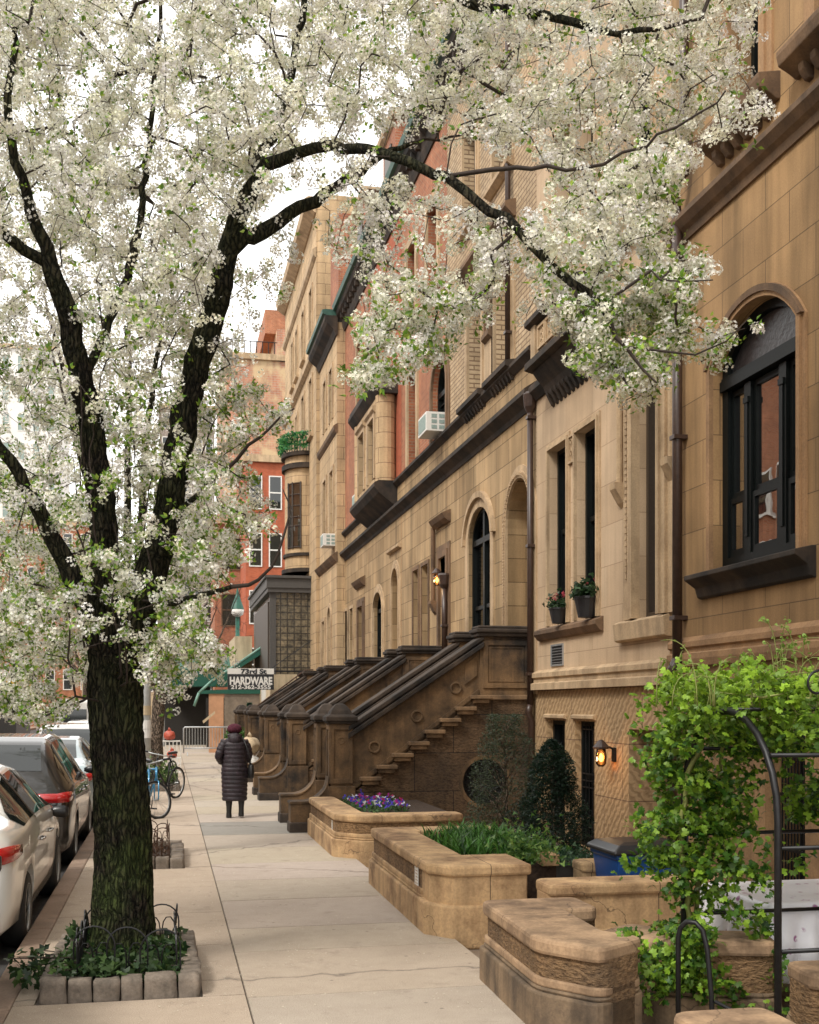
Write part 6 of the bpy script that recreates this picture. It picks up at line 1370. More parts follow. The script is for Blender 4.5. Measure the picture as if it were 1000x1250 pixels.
        # mirrors, handles
        ym = y+L_*.655; zm = z0+(1.0 if kind == 'sedan' else 1.16); g_ = MB(); g_.loft([[(cx+sg*(hw*.93+a*.21),ym+b_*e,zm+c_*e) for b_, c_ in ((-.03,-.06),(.05,-.05),(.07,0),(.05,.055),(-.03,.065),(-.035,0))] for a, e in ((0,.4),(.35,.9),(.8,1.05),(1,.75))]); g_.build('wing_mirror', M['plastic_blk'], r, smooth=True)
        for f in (.36,.52): g_ = MB(); yh = y+L_*f; g_.tube([(cx+sg*(hw*1.0-.0),yh,z0+.86*(1.1 if kind != 'sedan' else 1)),(cx+sg*(hw*1.0+.03),yh+.03,z0+.86*(1.1 if kind != 'sedan' else 1)),(cx+sg*(hw*1.0+.03),yh+.15,z0+.865*(1.1 if kind != 'sedan' else 1)),(cx+sg*(hw),yh+.18,z0+.865*(1.1 if kind != 'sedan' else 1))],.012,8); g_.build('door_handle', M['chrome'], r, smooth=True)
        g_ = MB()
        for f in (.335,.50,.675): t = f; R_ = ring(*at(t),grow=.0025); R2 = ring(*at(t+.0018),grow=.0025); g_.loft([[(cx+sg*(q[k][0]-cx),q[k][1],q[k][2]) for k in (3,4,5,6)] for q in (R_,R2)], close=False)
        g_.build('door_gap', M['plastic_blk'], r)
        for q in wy:
            xo = cx+sg*(hw-.02); 
            g_ = MB(); prof = [(.20,-.11),(.30,-.11),(.335,-.085),(.342,0),(.335,.085),(.30,.11),(.20,.11)]
            vs = []; n = 32
            for rr_, a in prof:
                for k in range(n): an = 2*PI*k/n; vs.append((xo-sg*.11+a*sg,q+rr_*math.cos(an),zc+rr_*math.sin(an)))
            g_.add(vs, [(i*n+k,i*n+(k+1)%n,(i+1)*n+(k+1)%n,(i+1)*n+k) for i in range(len(prof)-1) for k in range(n)]); wh = g_.build('wheel', M['rubber'], r, smooth=True)
            g_ = MB(); g_.torus((xo-.02*sg,q,zc),.215,.022,0,28,6)
            for k in range(5):
                an = 2*PI*k/5+.3; a1 = an+.16; a2 = an-.16; g_.add([(xo-.015*sg,q+.05*math.cos(a1*1),zc+.05*math.sin(a1)),(xo-.02*sg,q+.21*math.cos(an+.13),zc+.21*math.sin(an+.13)),(xo-.02*sg,q+.21*math.cos(an-.13),zc+.21*math.sin(an-.13)),(xo-.015*sg,q+.05*math.cos(a2),zc+.05*math.sin(a2))],[(0,1,2,3)])
            g_.build('rim', M['steel'], wh, smooth=True); MB().prism([(q+.2*math.cos(2*PI*k/24),zc+.2*math.sin(2*PI*k/24)) for k in range(24)],0,xo-.07*sg,xo-.09*sg).build('hub', M['plastic_blk'], wh)
    # bumper insert and plate
    MB().box(cx-hw*.7,cx+hw*.7,y-.012,y+.12,z0+.24,z0+.38).build('bumper_insert', M['plastic_blk'], r, bevel=.02)
    MB().box(cx-.26,cx+.26,y-.02,y-.004,z0+(.52 if kind == 'sedan' else .6),z0+(.64 if kind == 'sedan' else .72)).build('number_plate', M['cream'], r)
    return r
P1 = paint('pearl_white_paint', rgb(.74,.72,.67), .05); P2 = paint('brown_grey_paint', rgb(.018,.016,.015), .2, .28); P3 = paint('silver_paint', rgb(.5,.49,.47), .4); P4 = paint('black_paint', rgb(.01,.01,.012), .1); P5 = paint('pale_blue_grey_paint', rgb(.35,.42,.44), .3)
make_car('dark car nearest the camera, only its mirror side showing at the left edge', -1.16, 4.45, 4.65, 1.9, 'suv', P4)
make_car('pearl white sedan parked nearest beside the thick trunk', -1.2, 9.85, 4.7, 1.84, 'sedan', P1)
make_car('grey brown estate car with wide red tail lamps, behind the white sedan', -1.20, 15.3, 4.7, 1.9, 'suv', P2)
make_car('pale blue grey car parked third behind the trunk', -1.22, 20.6, 4.6, 1.85, 'sedan', P5)
make_car('silver high roofed car parked fourth in the row', -1.2, 26.0, 4.8, 1.95, 'suv', P3)
make_car('white car parked farthest along the kerb', -1.2, 32.0, 4.8, 1.9, 'suv', P1)
# white van
t = thing('delivery_van', 'tall white delivery van standing far along the row of cars', 'van', (-2.6,41,-.14)); mb = MB()
van = [(-3.55,.45),(-1.5,.45),(-1.45,.7),(-1.48,2.1),(-1.6,2.35),(-3.45,2.35),(-3.57,2.1),(-3.6,.7)]
mb.loft([[(p[0],yy,(p[1] if p[1] < 1 else .7+(p[1]-.7)*k)-.14) for p in van] for yy, k in ((38.5,.95),(38.6,1),(42.6,1),(43.4,.72),(43.9,.35),(44,.2))]); mb.build('body', M['frame_wht'], t, bevel=.04)
mb = MB(); mb.box(-3.3,-2.58,38.47,38.51,1.2,1.9); mb.box(-2.47,-1.75,38.47,38.51,1.2,1.9); mb.build('rear_window', M['carglass'], t)
for xx in (-3.45,-1.6): MB().box(xx-.06,xx+.06,38.46,38.52,.75,1.15).build('tail_lamp', M['tail'], t)
for xx in (-3.5,-1.55):
    for yy in (39.5,43.0): MB().prism([(yy+.36*math.cos(2*PI*k/20),.22+.36*math.sin(2*PI*k/20)) for k in range(20)],0,xx-.1,xx+.1).build('wheel', M['rubber'], t)
# ------------------------------------------------------------------ bicycle
M['bikeblue'] = paint('blue_bicycle_paint', rgb(.03,.22,.42), .2)
def make_bike(label, x, y, head, steer, mat, name='bicycle'):
    r = thing(name, label, 'bicycle', (0,0,0), 'bicycles parked along the kerb'); R = .33
    FW, RW = Vector((0,0,R)), Vector((0,1.03,R)); BB = Vector((0,.60,.28)); ST = Vector((0,.72,.86)); HT = Vector((0,.16,.86)); HB = Vector((0,.12,.72)); hs_ = HT
    def rotf(p, a=steer):      # steered assembly turns round the head tube
        ax = Vector((0,.30,1)).normalized(); return HB+Matrix.Rotation(a,3,ax)@(Vector(p)-HB)
    def wheel(c, st):
        f = rotf if st else (lambda p: Vector(p)); pts = [f((0,c.y+R*math.cos(2*PI*i/40),c.z+R*math.sin(2*PI*i/40))) for i in range(41)]
        w_ = MB().tube(pts,.022,8,caps=False).build('wheel', M['rubber'], r, smooth=True); pts = [f((0,c.y+(R-.03)*math.cos(2*PI*i/40),c.z+(R-.03)*math.sin(2*PI*i/40))) for i in range(41)]
        g_ = MB().tube(pts,.010,6,caps=False); g_.build('rim', M['steel'], w_, smooth=True); g_ = MB(); g_.tube([f((-.05,c.y,c.z)),f((.05,c.y,c.z))],.02,10)
        for i in range(20): an = 2*PI*i/20; g_.tube([f((.02*(-1)**i,c.y+.02*math.cos(an),c.z+.02*math.sin(an))),f((0,c.y+(R-.03)*math.cos(an+.15*(-1)**(i//2)),c.z+(R-.03)*math.sin(an+.15*(-1)**(i//2))))],.0022,3,caps=False)
        g_.build('spokes', M['steel'], w_)
    wheel(FW, True); wheel(RW, False)
    g_ = MB(); g_.tube([HB,BB],.021,10); g_.tube([HT,ST],.018,10); g_.tube([BB,ST],.018,10); g_.tube([HB+Vector((0,-.01,-.04)),HT+Vector((0,.01,.05))],.024,10)
    for sg in (-1,1): g_.tube([BB+Vector((sg*.03,0,0)),RW+Vector((sg*.06,0,0))],.011,8); g_.tube([ST+Vector((sg*.02,0,-.03)),RW+Vector((sg*.06,0,0))],.010,8)
    g_.build('frame', M[mat], r, smooth=True)
    g_ = MB()
    for sg in (-1,1): g_.tube([rotf(HB+Vector((0,0,-.05))),rotf((sg*.055,.10,.64)),rotf((sg*.055,0,R))],.013,8)
    g_.build('fork', M[mat], r, smooth=True)
    g_ = MB(); g_.tube([rotf(HT),rotf(HT+Vector((0,.04,.12))),rotf((0,.12,1.0))],.014,8); g_.tube([rotf((-.31,.20,1.0)),rotf((-.12,.10,.99)),rotf((.12,.10,.99)),rotf((.31,.20,1.0))],.013,8); g_.build('handlebar', M['steel'], r, smooth=True)
    for sg in (-1,1): MB().tube([rotf((sg*.22,.155,1.0)),rotf((sg*.34,.215,1.0))],.019,8).build('grip', M['plastic_blk'], r, smooth=True)
    g_ = MB(); g_.tube([ST,ST+Vector((0,.03,.12))],.013,8); g_.build('seat_post', M['steel'], r)
    g_ = MB(); g_.loft([[(w*math.cos(q),yy,.99+.03*math.sin(q)+dz) for q in (0,PI/4,PI/2,3*PI/4,PI,5*PI/4,3*PI/2,7*PI/4)] for yy, w, dz in ((.60,.015,0),(.68,.03,0),(.78,.06,.005),(.86,.085,.012),(.90,.06,.015))]); g_.build('saddle', M['plastic_blk'], r, smooth=True)
    g_ = MB(); g_.torus((.05,.60,.28),.09,.006,0,24,5); g_.tube([(.07,.60,.28),(.08,.66,.13)],.011,6); g_.tube([(-.07,.60,.28),(-.08,.54,.43)],.011,6); g_.box(.07,.17,.62,.70,.115,.14); g_.box(-.17,-.07,.50,.58,.42,.445); g_.build('crank', M['plastic_blk'], r)
    g_ = MB(); g_.tube([(.05,RW.y,.30),(.05,.6,.19)],.005,4); g_.tube([(.05,RW.y,.36),(.05,.6,.37)],.005,4); g_.build('chain', M['iron'], r)
    # front basket rack and lock cable
    g_ = MB(); g_.torus((0,.80,.72),.10,.012,1,20,6); g_.build('cable_lock', M['plastic_blk'], r)
    r.location = (x,y,0); r.rotation_euler = (0,math.radians(4),head); return r
make_bike('blue bicycle with its front wheel turned, parked in front of the grey pole', -.22, 20.9, math.radians(14), math.radians(-62), 'bikeblue')
make_bike('dark bicycle leaning behind the blue one', -.35, 24.6, math.radians(-30), math.radians(30), 'iron')
# ------------------------------------------------------------------ pavement furniture far along
M['polegrey'] = plain('pale_grey_pole', rgb(.42,.43,.42), .6, var=.12, scale=6)
t = thing('street_pole', 'thick pale grey pole pasted with paper beside the bicycles', 'pole', (-.62,32.5,0)); MB().tube([(-.62,32.5,0),(-.62,32.5,2.6),(-.62,32.5,6.5)],[.17,.155,.12],16).build('shaft', M['polegrey'], t, smooth=True); MB().lathe([(.24,0),(.24,.08),(.18,.12),(.16,.4)],(-.62,32.5,0),14).build('base', M['polegrey'], t)
for k, z in enumerate((1.35,1.75,1.12)): MB().lathe([(.172,0),(.172,.26)],(-.62,32.5,z),16).build('pasted_paper', M['whitewall' if k%2 == 0 else 'cream'], t)
def box_thing(name, label, cat, parts, loc, group=None):
    t = thing(name, label, cat, loc, group)
    for nm, mb, mt, bv in parts: mb.build(nm, M[mt], t, bevel=bv)
    return t
M['orange'] = plain('orange_plastic', rgb(.45,.08,.045), .5, var=.1)
# pink-orange wrapped bundles by the kerb
def bundle(label, x, y, z, r_, mat='orange'):
    t = thing('bag', label, 'bag', (x,y,z-r_*.7)); bm = bmesh.new(); bmesh.ops.create_icosphere(bm, subdivisions=4, radius=r_)
    for v in bm.verts: v.co += noise.noise_vector(v.co*5)*r_*.16; v.co.z *= .85; v.co += Vector((x,y,z))
    me = bpy.data.meshes.new('sack'); bm.to_mesh(me); bm.free(); link('sack', me, M[mat], t, smooth=True)
    MB().tube([(x,y,z+r_*.6),(x+.03,y,z+r_*.95),(x-.04,y,z+r_*1.1)],[.05,.03,.06],8).build('knot', M[mat], t, smooth=True)
def lattice(label, x, y, w_, h_, group='pale crates by the kerb'):
    t = thing('crate', label, 'crate', (x,y,0), group); mb = MB(); mb.box(x-w_/2,x+w_/2,y,y+.35,0,.05)
    for k in range(7): q = x-w_/2+w_*k/6; mb.box(q-.015,q+.015,y-.005,y+.02,0,h_)
    mb.build('slatted_side', M['frame_wht'], t); MB().box(x-w_/2,x+w_/2,y-.01,y+.36,h_,h_+.04).build('lid', M['frame_wht'], t)
bundle('orange bag on top of the farther white crate', .05, 40.2, 1.0, .2); bundle('orange bag sitting by the nearer white crate', .12, 34.9, .56, .15); bundle('red bag beyond the grey pole at the kerb', -1.0, 36, 1.45, .15)
lattice('white slatted crate carrying an orange bag', .05, 40, .75, .78); lattice('nearer white slatted crate under a small orange bag', .12, 34.8, .5, .42)
# crowd barrier
bx0, bx1, by_ = .62, 2.55, 47.0
t = thing('crowd_barrier', 'galvanised crowd barrier standing across the far pavement', 'barrier', (1.6,by_,0)); mb = MB(); mb.tube([(bx0,by_,.12),(bx0,by_,1.1),(bx0+.05,by_,1.15),(bx1-.05,by_,1.15),(bx1,by_,1.1),(bx1,by_,.12)],.03,8); mb.tube([(bx0,by_,.30),(bx1,by_,.30)],.025,8); mb.build('rail_frame', M['steel'], t, smooth=True)
mb = MB()
for k in range(1,17): q = bx0+(bx1-bx0)*k/17; mb.tube([(q,by_,.30),(q,by_,1.14)],.013,6)
mb.build('bars', M['steel'], t)
for q in (bx0+.15,bx1-.15): MB().tube([(q,by_-.3,0),(q,by_-.28,.04),(q,by_,.14),(q,by_+.28,.04),(q,by_+.3,0)],.022,6).build('foot', M['steel'], t)
# green tapered planter
M['dkgreen'] = plain('dark_green_paint', rgb(.012,.06,.045), .45, var=.15)
def tub(label, x, y, w_, h_): 
    t = thing('planter_tub', label, 'planter', (x,y,0)); mb = MB(); q = lambda e, z: [(x-w_/2+e,y-w_/2+e,z),(x+w_/2-e,y-w_/2+e,z),(x+w_/2-e,y+w_/2-e,z),(x-w_/2+e,y+w_/2-e,z)]
    mb.loft([q(.1,0),q(.02,h_-.08),q(-.02,h_-.08),q(-.02,h_),q(.05,h_),q(.05,h_-.06)]); mb.build('tub', M['dkgreen'], t); pts = np.array([(x+rg.normal(0,w_*.3),y+rg.normal(0,w_*.3),h_+abs(rg.normal(0,.14))) for _ in range(800)]); tag(leafcloud('foliage', pts, t, rg, .08,.05,1,(.03,.10,.02),(.14,.28,.05)))
tub('dark green tapered planter in front of the crowd barrier', 2.45, 41.5, .62, .85)
# covered dining shed
M['green'] = plain('green_paint', rgb(.008,.085,.055), .5, var=.15); M['ltgreen'] = plain('pale_green_edge', rgb(.16,.30,.24), .5); M['tanpanel'] = plain('tan_plywood', rgb(.50,.27,.15), .8, var=.15, scale=3); M['vinyl'] = plain('dusty_vinyl', rgb(.20,.16,.12), .3, var=.3, scale=4)
t = thing('dining_shed', 'green framed dining shed with plywood and clear vinyl sides', 'shed', (3.1,51,0)); y0 = 50.0
zz = lambda px, py: H+(862-py)*(y0*CT+.206*3)/F
xx = lambda px: (lambda t_: y0*(ST+t_*CT)/(CT-t_*ST))((px-500)/F)
mb = MB(); 
for a, b_ in (((237,862),(243,846)),((243,846),(258,832)),((258,832),(298,805)),((298,805),(322,788))): mb.tube([(xx(a[0]),y0,zz(*a)),(xx(b_[0]),y0,zz(*b_))],.055 if a[0] > 250 else .06,8)
mb.build('sloping_edge', M['ltgreen'], t, smooth=True)
mb = MB(); mb.box(xx(318),xx(324),y0-.05,y0+.1,0,zz(320,790)); mb.box(xx(323),xx(326),y0+3,y0+3.15,0,zz(320,790)); mb.prism([(xx(244),zz(244,847)),(xx(324),zz(324,847)),(xx(324),zz(324,840)),(xx(244),zz(244,843))],1,y0-.04,y0+.05)
mb.prism([(xx(258),zz(258,833)),(xx(321),zz(321,790)),(xx(321),zz(321,797)),(xx(258),zz(258,838))],1,y0-.03,y0+.06); mb.build('green_frame', M['green'], t)
mb = MB(); mb.add([(xx(258),y0+.1,zz(258,831)),(xx(322),y0+.1,zz(322,787)),(xx(322),y0+7,zz(322,787)),(xx(258),y0+7,zz(258,831))],[(0,1,2,3)]); mb.build('roof', M['green'], t)
MB().box(xx(255),xx(273),y0+.02,y0+.08,0,zz(265,846)).build('plywood_panel', M['tanpanel'], t); MB().box(xx(274),xx(317),y0+.03,y0+.06,0,zz(290,846)).build('vinyl_panel', M['vinyl'], t)
mb = MB(); mb.box(xx(258),xx(322),y0+6.8,y0+7,0,2.4); mb.build('back_wall', M['core'], t); MB().prism([(xx(247),zz(247,880)),(xx(262),zz(262,868)),(xx(262),zz(262,871)),(xx(248),zz(248,883))],1,y0-.4,y0-.3).build('prop_board', M['cream'], t)
# hanging shop sign
yS = 44.4; xs = lambda px: (lambda t_: yS*(ST+t_*CT)/(CT-t_*ST))((px-500)/F); zs_ = lambda py: H+(862-py)*(yS*CT+.7)/F
sx0, sx1, sz0, szm, sz1 = xs(278), xs(334.5), zs_(842), zs_(823), zs_(816)
t = thing('shop_sign', 'hanging hardware shop sign, black below and white above', 'sign', ((sx0+sx1)/2,yS,sz0)); MB().box(sx0,sx1,yS,yS+.12,sz0,szm).build('black_panel', M['plastic_blk'], t); MB().box(sx0,sx1,yS-.002,yS+.122,szm,sz1).build('white_panel', M['frame_wht'], t)
M['signblack'] = plain('sign_black', rgb(.012,.014,.02), .5); 
def text(s, x, z, size, mat, wid, root, y, bold=.0):
    cu = bpy.data.curves.new('lettering','FONT'); cu.body = s; cu.size = size; cu.extrude = .004; cu.align_x = 'CENTER'; cu.offset = bold; o = bpy.data.objects.new('lettering', cu); COL.objects.link(o)
    bpy.context.view_layer.update(); dx = o.dimensions.x or 1; cu.materials.append(M[mat]); o.location = (x-root.location.x,y-root.location.y,z-root.location.z); o.rotation_euler = (PI/2,0,0); o.scale = (wid/dx,1,1); dg = bpy.context.evaluated_depsgraph_get(); nm = bpy.data.meshes.new_from_object(o.evaluated_get(dg)); q = bpy.data.objects.new('lettering', nm); COL.objects.link(q); q.location = o.location; q.rotation_euler = o.rotation_euler; q.scale = o.scale; q.parent = root; bpy.data.objects.remove(o, do_unlink=True); q.name = 'lettering'; return q
W_ = sx1-sx0; text('HARDWARE', (sx0+sx1)/2, zs_(835.5), .40, 'frame_wht', W_*.92, t, yS-.008, .018); text('212-362-3555', (sx0+sx1)/2, zs_(841), .20, 'frame_wht', W_*.86, t, yS-.008, .006); text('73rd St', (sx0+sx1)/2+.1, zs_(822.3), .25, 'signblack', W_*.56, t, yS-.01, .010)
mb = MB(); mb.tube([(sx1,yS+.06,sz1-.1),(5.6,yS+.06,sz1-.1)],.03,6); mb.tube([(sx1-.1,yS+.06,sz1),(5.6,yS+.06,sz1+1.2)],.015,5); mb.build('bracket', M['iron'], t)
# shop extension with glass blocks, on a cream base
m, nt, b = newmat('glass_block'); uv, pos = wall_uv(nt); br = N(nt,'TexBrick'); br.offset = 0; nt.links.new(uv, br.inputs['Vector'])
for k, v in (('Color1',rgb(.16,.135,.095)),('Color2',rgb(.09,.08,.06)),('Mortar',rgb(.035,.03,.025)),('Scale',1.0),('Mortar Size',.035),('Mortar Smooth',.6),('Brick Width',.27),('Row Height',.27)): br.inputs[k].default_value = v
nn = noi(nt, pos, 9, 3, .7); c = mixc(nt, br.outputs[0], ramp(nt, nn, [(.35,(.5,.5,.5)),(.65,(1.7,1.6,1.4))]), 1.0, 'MULTIPLY'); nt.links.new(c, b.inputs['Base Color']); b.inputs['Roughness'].default_value = .12; bump(nt, b, nn, .6, .02); M['gblock'] = m
ex0, ex1, ey0, ey1 = 3.92, 6.15, 45.0, 54.5
t = thing('shop_extension', 'two storey shop extension with a wall of dark glass blocks', 'building', (5,49,0))
MB().box(ex0,ex1,ey0,ey1,-.2,3.25).build('base_wall', M['cream'], t); MB().box(ex0+.05,ex1,ey0+.05,ey1,3.25,6.5).build('upper_wall', M['gblock'], t)
mb = MB(); mb.box(ex0-.02,ex0+.22,ey0-.01,ey0+.1,3.25,6.5); mb.box(ex1-.45,ex1,ey0-.01,ey0+.12,3.25,6.6); mb.build('corner_frame', M['slate'], t)
mb = MB(); mb.box(ex0-.12,ex1+.03,ey0-.15,ey1,6.45,6.62); mb.box(ex0-.16,ex1+.06,ey0-.2,ey1,6.62,7.0); mb.box(ex0-.24,ex1+.1,ey0-.28,ey1,7.0,7.1); mb.build('cornice', M['slate'], t)
mb = MB(); mb.box(ex0+.0,ex0+.06,ey0+1.2,ey0+8.5,3.5,6.2); mb.build('side_window', M['frame_brn'], t); MB().box(ex0-.03,ex0+.05,ey0+.8,ey0+9,3.1,3.3).build('sill', M['slate'], t); MB().lathe([(.09,3.3),(.09,6.9)],(ex1-.12,ey0-.08,0),8).build('pipe', M['pipe'], t)
MB().box(ex0-.05,ex0+.05,ey0+2,ey0+3.8,2.2,3.0).build('fascia_board', M['frame_wht'], t)
t = tag(MB().box(3.1,3.9,54.6,60,0,5.3).build('low_building', M['cream']), 'low cream shop front beyond the glass block extension', 'building')
t = thing('area_railing', 'thin iron stair railing against the cream wall below the glass blocks', 'railing', (4.6,44.2,0)); mb = MB(); mb.tube([(3.2,44.1,1.9),(5.2,44.1,3.4),(5.6,44.1,3.4)],.025,6)
for k in range(6): mb.tube([(3.4+.36*k,44.1,.6+.27*k),(3.4+.36*k,44.1,2.05+.27*k)],.018,5)
mb.build('rail', M['rust'], t)
# street lamp, green awning
t = thing('street_lamp', 'old fashioned green street lamp in front of the red building', 'street lamp', (4.2,74,0)); zl = lambda py: H+(862-py)*73.5/F; xl = G(0,0) if 0 else (lambda t_: 74*(ST+t_*CT)/(CT-t_*ST))((290-500)/F)
mb = MB(); mb.tube([(xl,74,0),(xl,74,1.2),(xl,74,1.3),(xl,74,zl(748))],[.34,.28,.18,.12],12); mb.build('post', M['green'], t, smooth=True); mb = MB(); mb.lathe([(.1,0),(.42,.05),(.34,.3),(.18,.75),(.1,1.0),(.04,1.4)],(xl,74,zl(745)),14); mb.build('hood', M['green'], t); MB().lathe([(.1,-.45),(.36,-.3),(.42,0),(.3,.1)],(xl,74,zl(745)),14).build('globe', M['frame_wht'], t, smooth=True)
yA = 58.0; xa = lambda px: (lambda t_: yA*(ST+t_*CT)/(CT-t_*ST))((px-500)/F); za_ = lambda py: H+(862-py)*57.3/F
t = thing('green_awning', 'long dark green shop awning over the pavement behind the blossoms', 'awning', (1,yA,0)); mb = MB(); mb.prism([(yA,za_(838)),(yA,za_(817)),(yA+2.2,za_(800)),(yA+2.2,za_(838))],0,xa(196),xa(284)); mb.build('canopy', M['green'], t)
for q in (200,258): MB().tube([(xa(q),yA+.1,0),(xa(q),yA+.1,za_(838))],.05,8).build('post', M['steel'], t)
tag(MB().box(xa(198),xa(262),yA+2.3,yA+3,0,za_(838)).build('dark_shop', M['core']), 'dark shop front below the green awning', 'shop front')
# ------------------------------------------------------------------ far buildings
def far_building(label, px0, px1, pytop, y, mat, cols, rows, wmat='carglass', depth=18, pyb=862, ww=.55, wh=.55, frame='frame_wht', zb=0, name='far_building', top=None, cat='building'):
    fx = lambda px: (lambda t_: y*(ST+t_*CT)/(CT-t_*ST))((px-500)/F); x0, x1 = fx(px0), fx(px1); zt = H+(862-pytop)*(y*CT+.206*(x0+x1)/2)/F
    t = thing(name, label, cat, ((x0+x1)/2,y,0), 'buildings beyond the end of the block'); MB().box(x0,x1,y,y+depth,zb,zt).build('wall', M[mat], t); MB().box(x0-.2,x1+.2,y-.25,y+depth,zt,zt+.5).build('parapet', M[top or 'trim_tan'], t)
    sx_, sz_ = (x1-x0)/max(cols,1), (zt-zb-3.0)/max(rows,1)
    for i in range(cols):
        for j in range(rows):
            a = x0+sx_*(i+.5-ww/2); c_ = zb+3.0+sz_*(j+.2); f = MB(); f.ring([(a-.08,c_-.08),(a+sx_*ww+.08,c_-.08),(a+sx_*ww+.08,c_+sz_*wh+.08),(a-.08,c_+sz_*wh+.08)],[(a,c_),(a+sx_*ww,c_),(a+sx_*ww,c_+sz_*wh),(a,c_+sz_*wh)],1,y-.06,y+.02); f.box(a,a+sx_*ww,y-.05,y-.02,c_+sz_*wh*.48,c_+sz_*wh*.52)
            fo = f.build('window', M[frame], t); MB().box(a,a+sx_*ww,y-.015,y-.004,c_,c_+sz_*wh).build('pane', M[wmat], fo)
    return t, x0, x1, zt
t, a, b_, zt = far_building('tall weathered brick building with a buff patched wall closing the street', 276, 372, 440, 96, 'farbrick', 0, 0)
MB().box(a+4.2,b_,95.8,110,zt,zt+2.1+.5).build('upper_wall', M['farbrick'], t); mb = MB(); mb.box(a+3.3,b_,97,108,zt+2.6,zt+4.6); mb.build('penthouse', M['pinkbrick'], t)
mb = MB()
for k in range(9): mb.tube([(a+k*.5,95.9,zt+.5),(a+k*.5,95.9,zt+1.5)],.04,4)
mb.tube([(a,95.9,zt+1.5),(a+4.2,95.9,zt+1.5)],.04,4); mb.build('roof_railing', M['iron'], t)
far_building('bright orange red brick building with white windows past the glass blocks', 300, 372, 565, 82, 'orangebrick', 3, 4, 'carglass', 10)
far_building('narrow red brick building behind the street lamp', 262, 304, 640, 88, 'redbrick', 1, 3, 'carglass', 8, frame='trim_mid')
far_building('grey brown tower with many windows between the two limbs', 196, 262, 500, 130, 'greybrick', 5, 12, 'carglass', 16, ww=.6, wh=.6)
far_building('pale white apartment building at the far left', -40, 72, 425, 150, 'whitewall', 6, 12, 'blind', 16, ww=.4)
far_building('pinkish brown apartment block at the far left behind the cars', -60, 115, 640, 118, 'pinkbrick', 8, 5, 'carglass', 16, ww=.45)
far_building('low pale building beyond the cars and the bicycles', 100, 215, 770, 110, 'cream', 5, 3, 'carglass', 16, ww=.45)
# row across the street: seen in reflections and lighting the facades
for i, (ya, yb, zt, mt) in enumerate(((-14,-2,14,'pinkbrick'),(-2,9,16,'redbrick'),(9,20,15,'tan'),(20,32,17,'pinkbrick'),(32,46,18,'redbrick'),(46,64,18,'pinkbrick'))):
    t = thing('opposite_house', ['brick row house across the street, at the near end','red brick row house across the street opposite the arbour','tan row house across the street opposite the nearest stoop','brick row house across the street, taller than its neighbours','deep red brick row house across the street','tall brick house across the street at the avenue corner'][i], 'house', (-16.5,(ya+yb)/2,0), 'row houses across the street')
    MB().box(-27,-16.5,ya,yb,-.2,zt).build('wall', M[mt], t); MB().box(-27,-16.2,ya,yb,zt,zt+.6).build('cornice', M['trim_mid'], t)
    n = int((yb-ya)/2.2)
    for k in range(n):
        for j in range(4):
            a = ya+(yb-ya)*(k+.25)/n; z = 1.2+j*3.4; f = MB().box(-16.5,-16.4,a-.1,a+1.2,z-.15,z+2.2).build('window', M['frame_wht'], t); g_ = MB(); g_.box(-16.41,-16.38,a,a+1.1,z,z+1.0); g_.box(-16.41,-16.38,a,a+1.1,z+1.08,z+2.05); g_.build('pane', M['carglass'], f)
# trees along the far pavement and across the road
def bare_tree(label, x, y, h, rad, seed, sp=2.2, leafy=0, c0=None, c1=None):
    r = thing('bare_tree' if not leafy else 'far_tree', label, 'tree', (x,y,0), 'trees farther along the street'); g2 = Grow(seed); rg = np.random.default_rng(seed); t = g2.limb([(x,y,-.1),(x,y,h*.18),(x+.1,y,h*.34)],[rad*1.15,rad,rad*.9],step=.3); tp = t[-1]
    for k in range(6): a = 2*PI*k/6+rg.uniform(-.3,.3); R_ = sp*rg.uniform(.5,1); g2.limb([(x+.2*math.cos(a),y+.2*math.sin(a),h*.4),(x+R_*.5*math.cos(a),y+R_*.5*math.sin(a),h*.62),(x+R_*math.cos(a),y+R_*math.sin(a),h*rg.uniform(.75,.95))],[rad*.5,rad*.3,rad*.08],tp,step=.3)
    T = []
    while len(T) < 330:
        q = rg.uniform(-1,1,3)
        if (q**2).sum() < 1: T.append((x+q[0]*sp,y+q[1]*sp,h*.66+q[2]*h*.34))
    g2.targets(np.array(T), step=.25, minr=.007, maxr=.03); g2.mesh('trunk', M['bark2'], r, sides=12, lo=.04); g2.mesh('branches', M['twig'], r, sides=3, hi=.041)
    if leafy:
        A = np.asarray(g2.p)[g2.tips]; pp = np.repeat(A,leafy,0)+rg.normal(0,.22,(len(A)*leafy,3)); leafcloud('crown', pp, r, rg, .13,.09,1,c0,c1)
    return r
bare_tree('brown trunked street tree just beyond the grey pole', -.35, 36.5, 7, .21, 41, 2.0)
bare_tree('leafless street tree rising before the red brick building', 1.6, 62, 9.5, .16, 42, 3.4)
bare_tree('bare tree across the road at the far left, beyond the cars', -11, 70, 10, .3, 43, 3.5, 14, (.22,.20,.10), (.45,.42,.25))
bare_tree('second bare tree across the road at the left', -9.5, 52, 9, .22, 44, 3)
bare_tree('pale blossoming tree at the far end of the road', -6.5, 95, 11, .25, 45, 5, 22, (.4,.36,.26), (.7,.66,.55))
bare_tree('thin leafless tree beside the grey tower', -1.5, 80, 12, .2, 46, 3.5)
shrub('bushy dark evergreen in a tub beside the farthest stoop', (3.0,43.5), 1.9, .55, 3000, (.01,.04,.025), (.04,.11,.06), lambda u: .9*math.sin(PI*min(u+.15,1))+.1, (.09,.05), 8, 'evergreen_shrub', .2)
t = tag(MB().box(2.2,2.42,33.6,33.8,0,.85).build('bollard', M['plastic_blk'], bevel=.02), 'square black post on the pavement just past the walker', 'post')
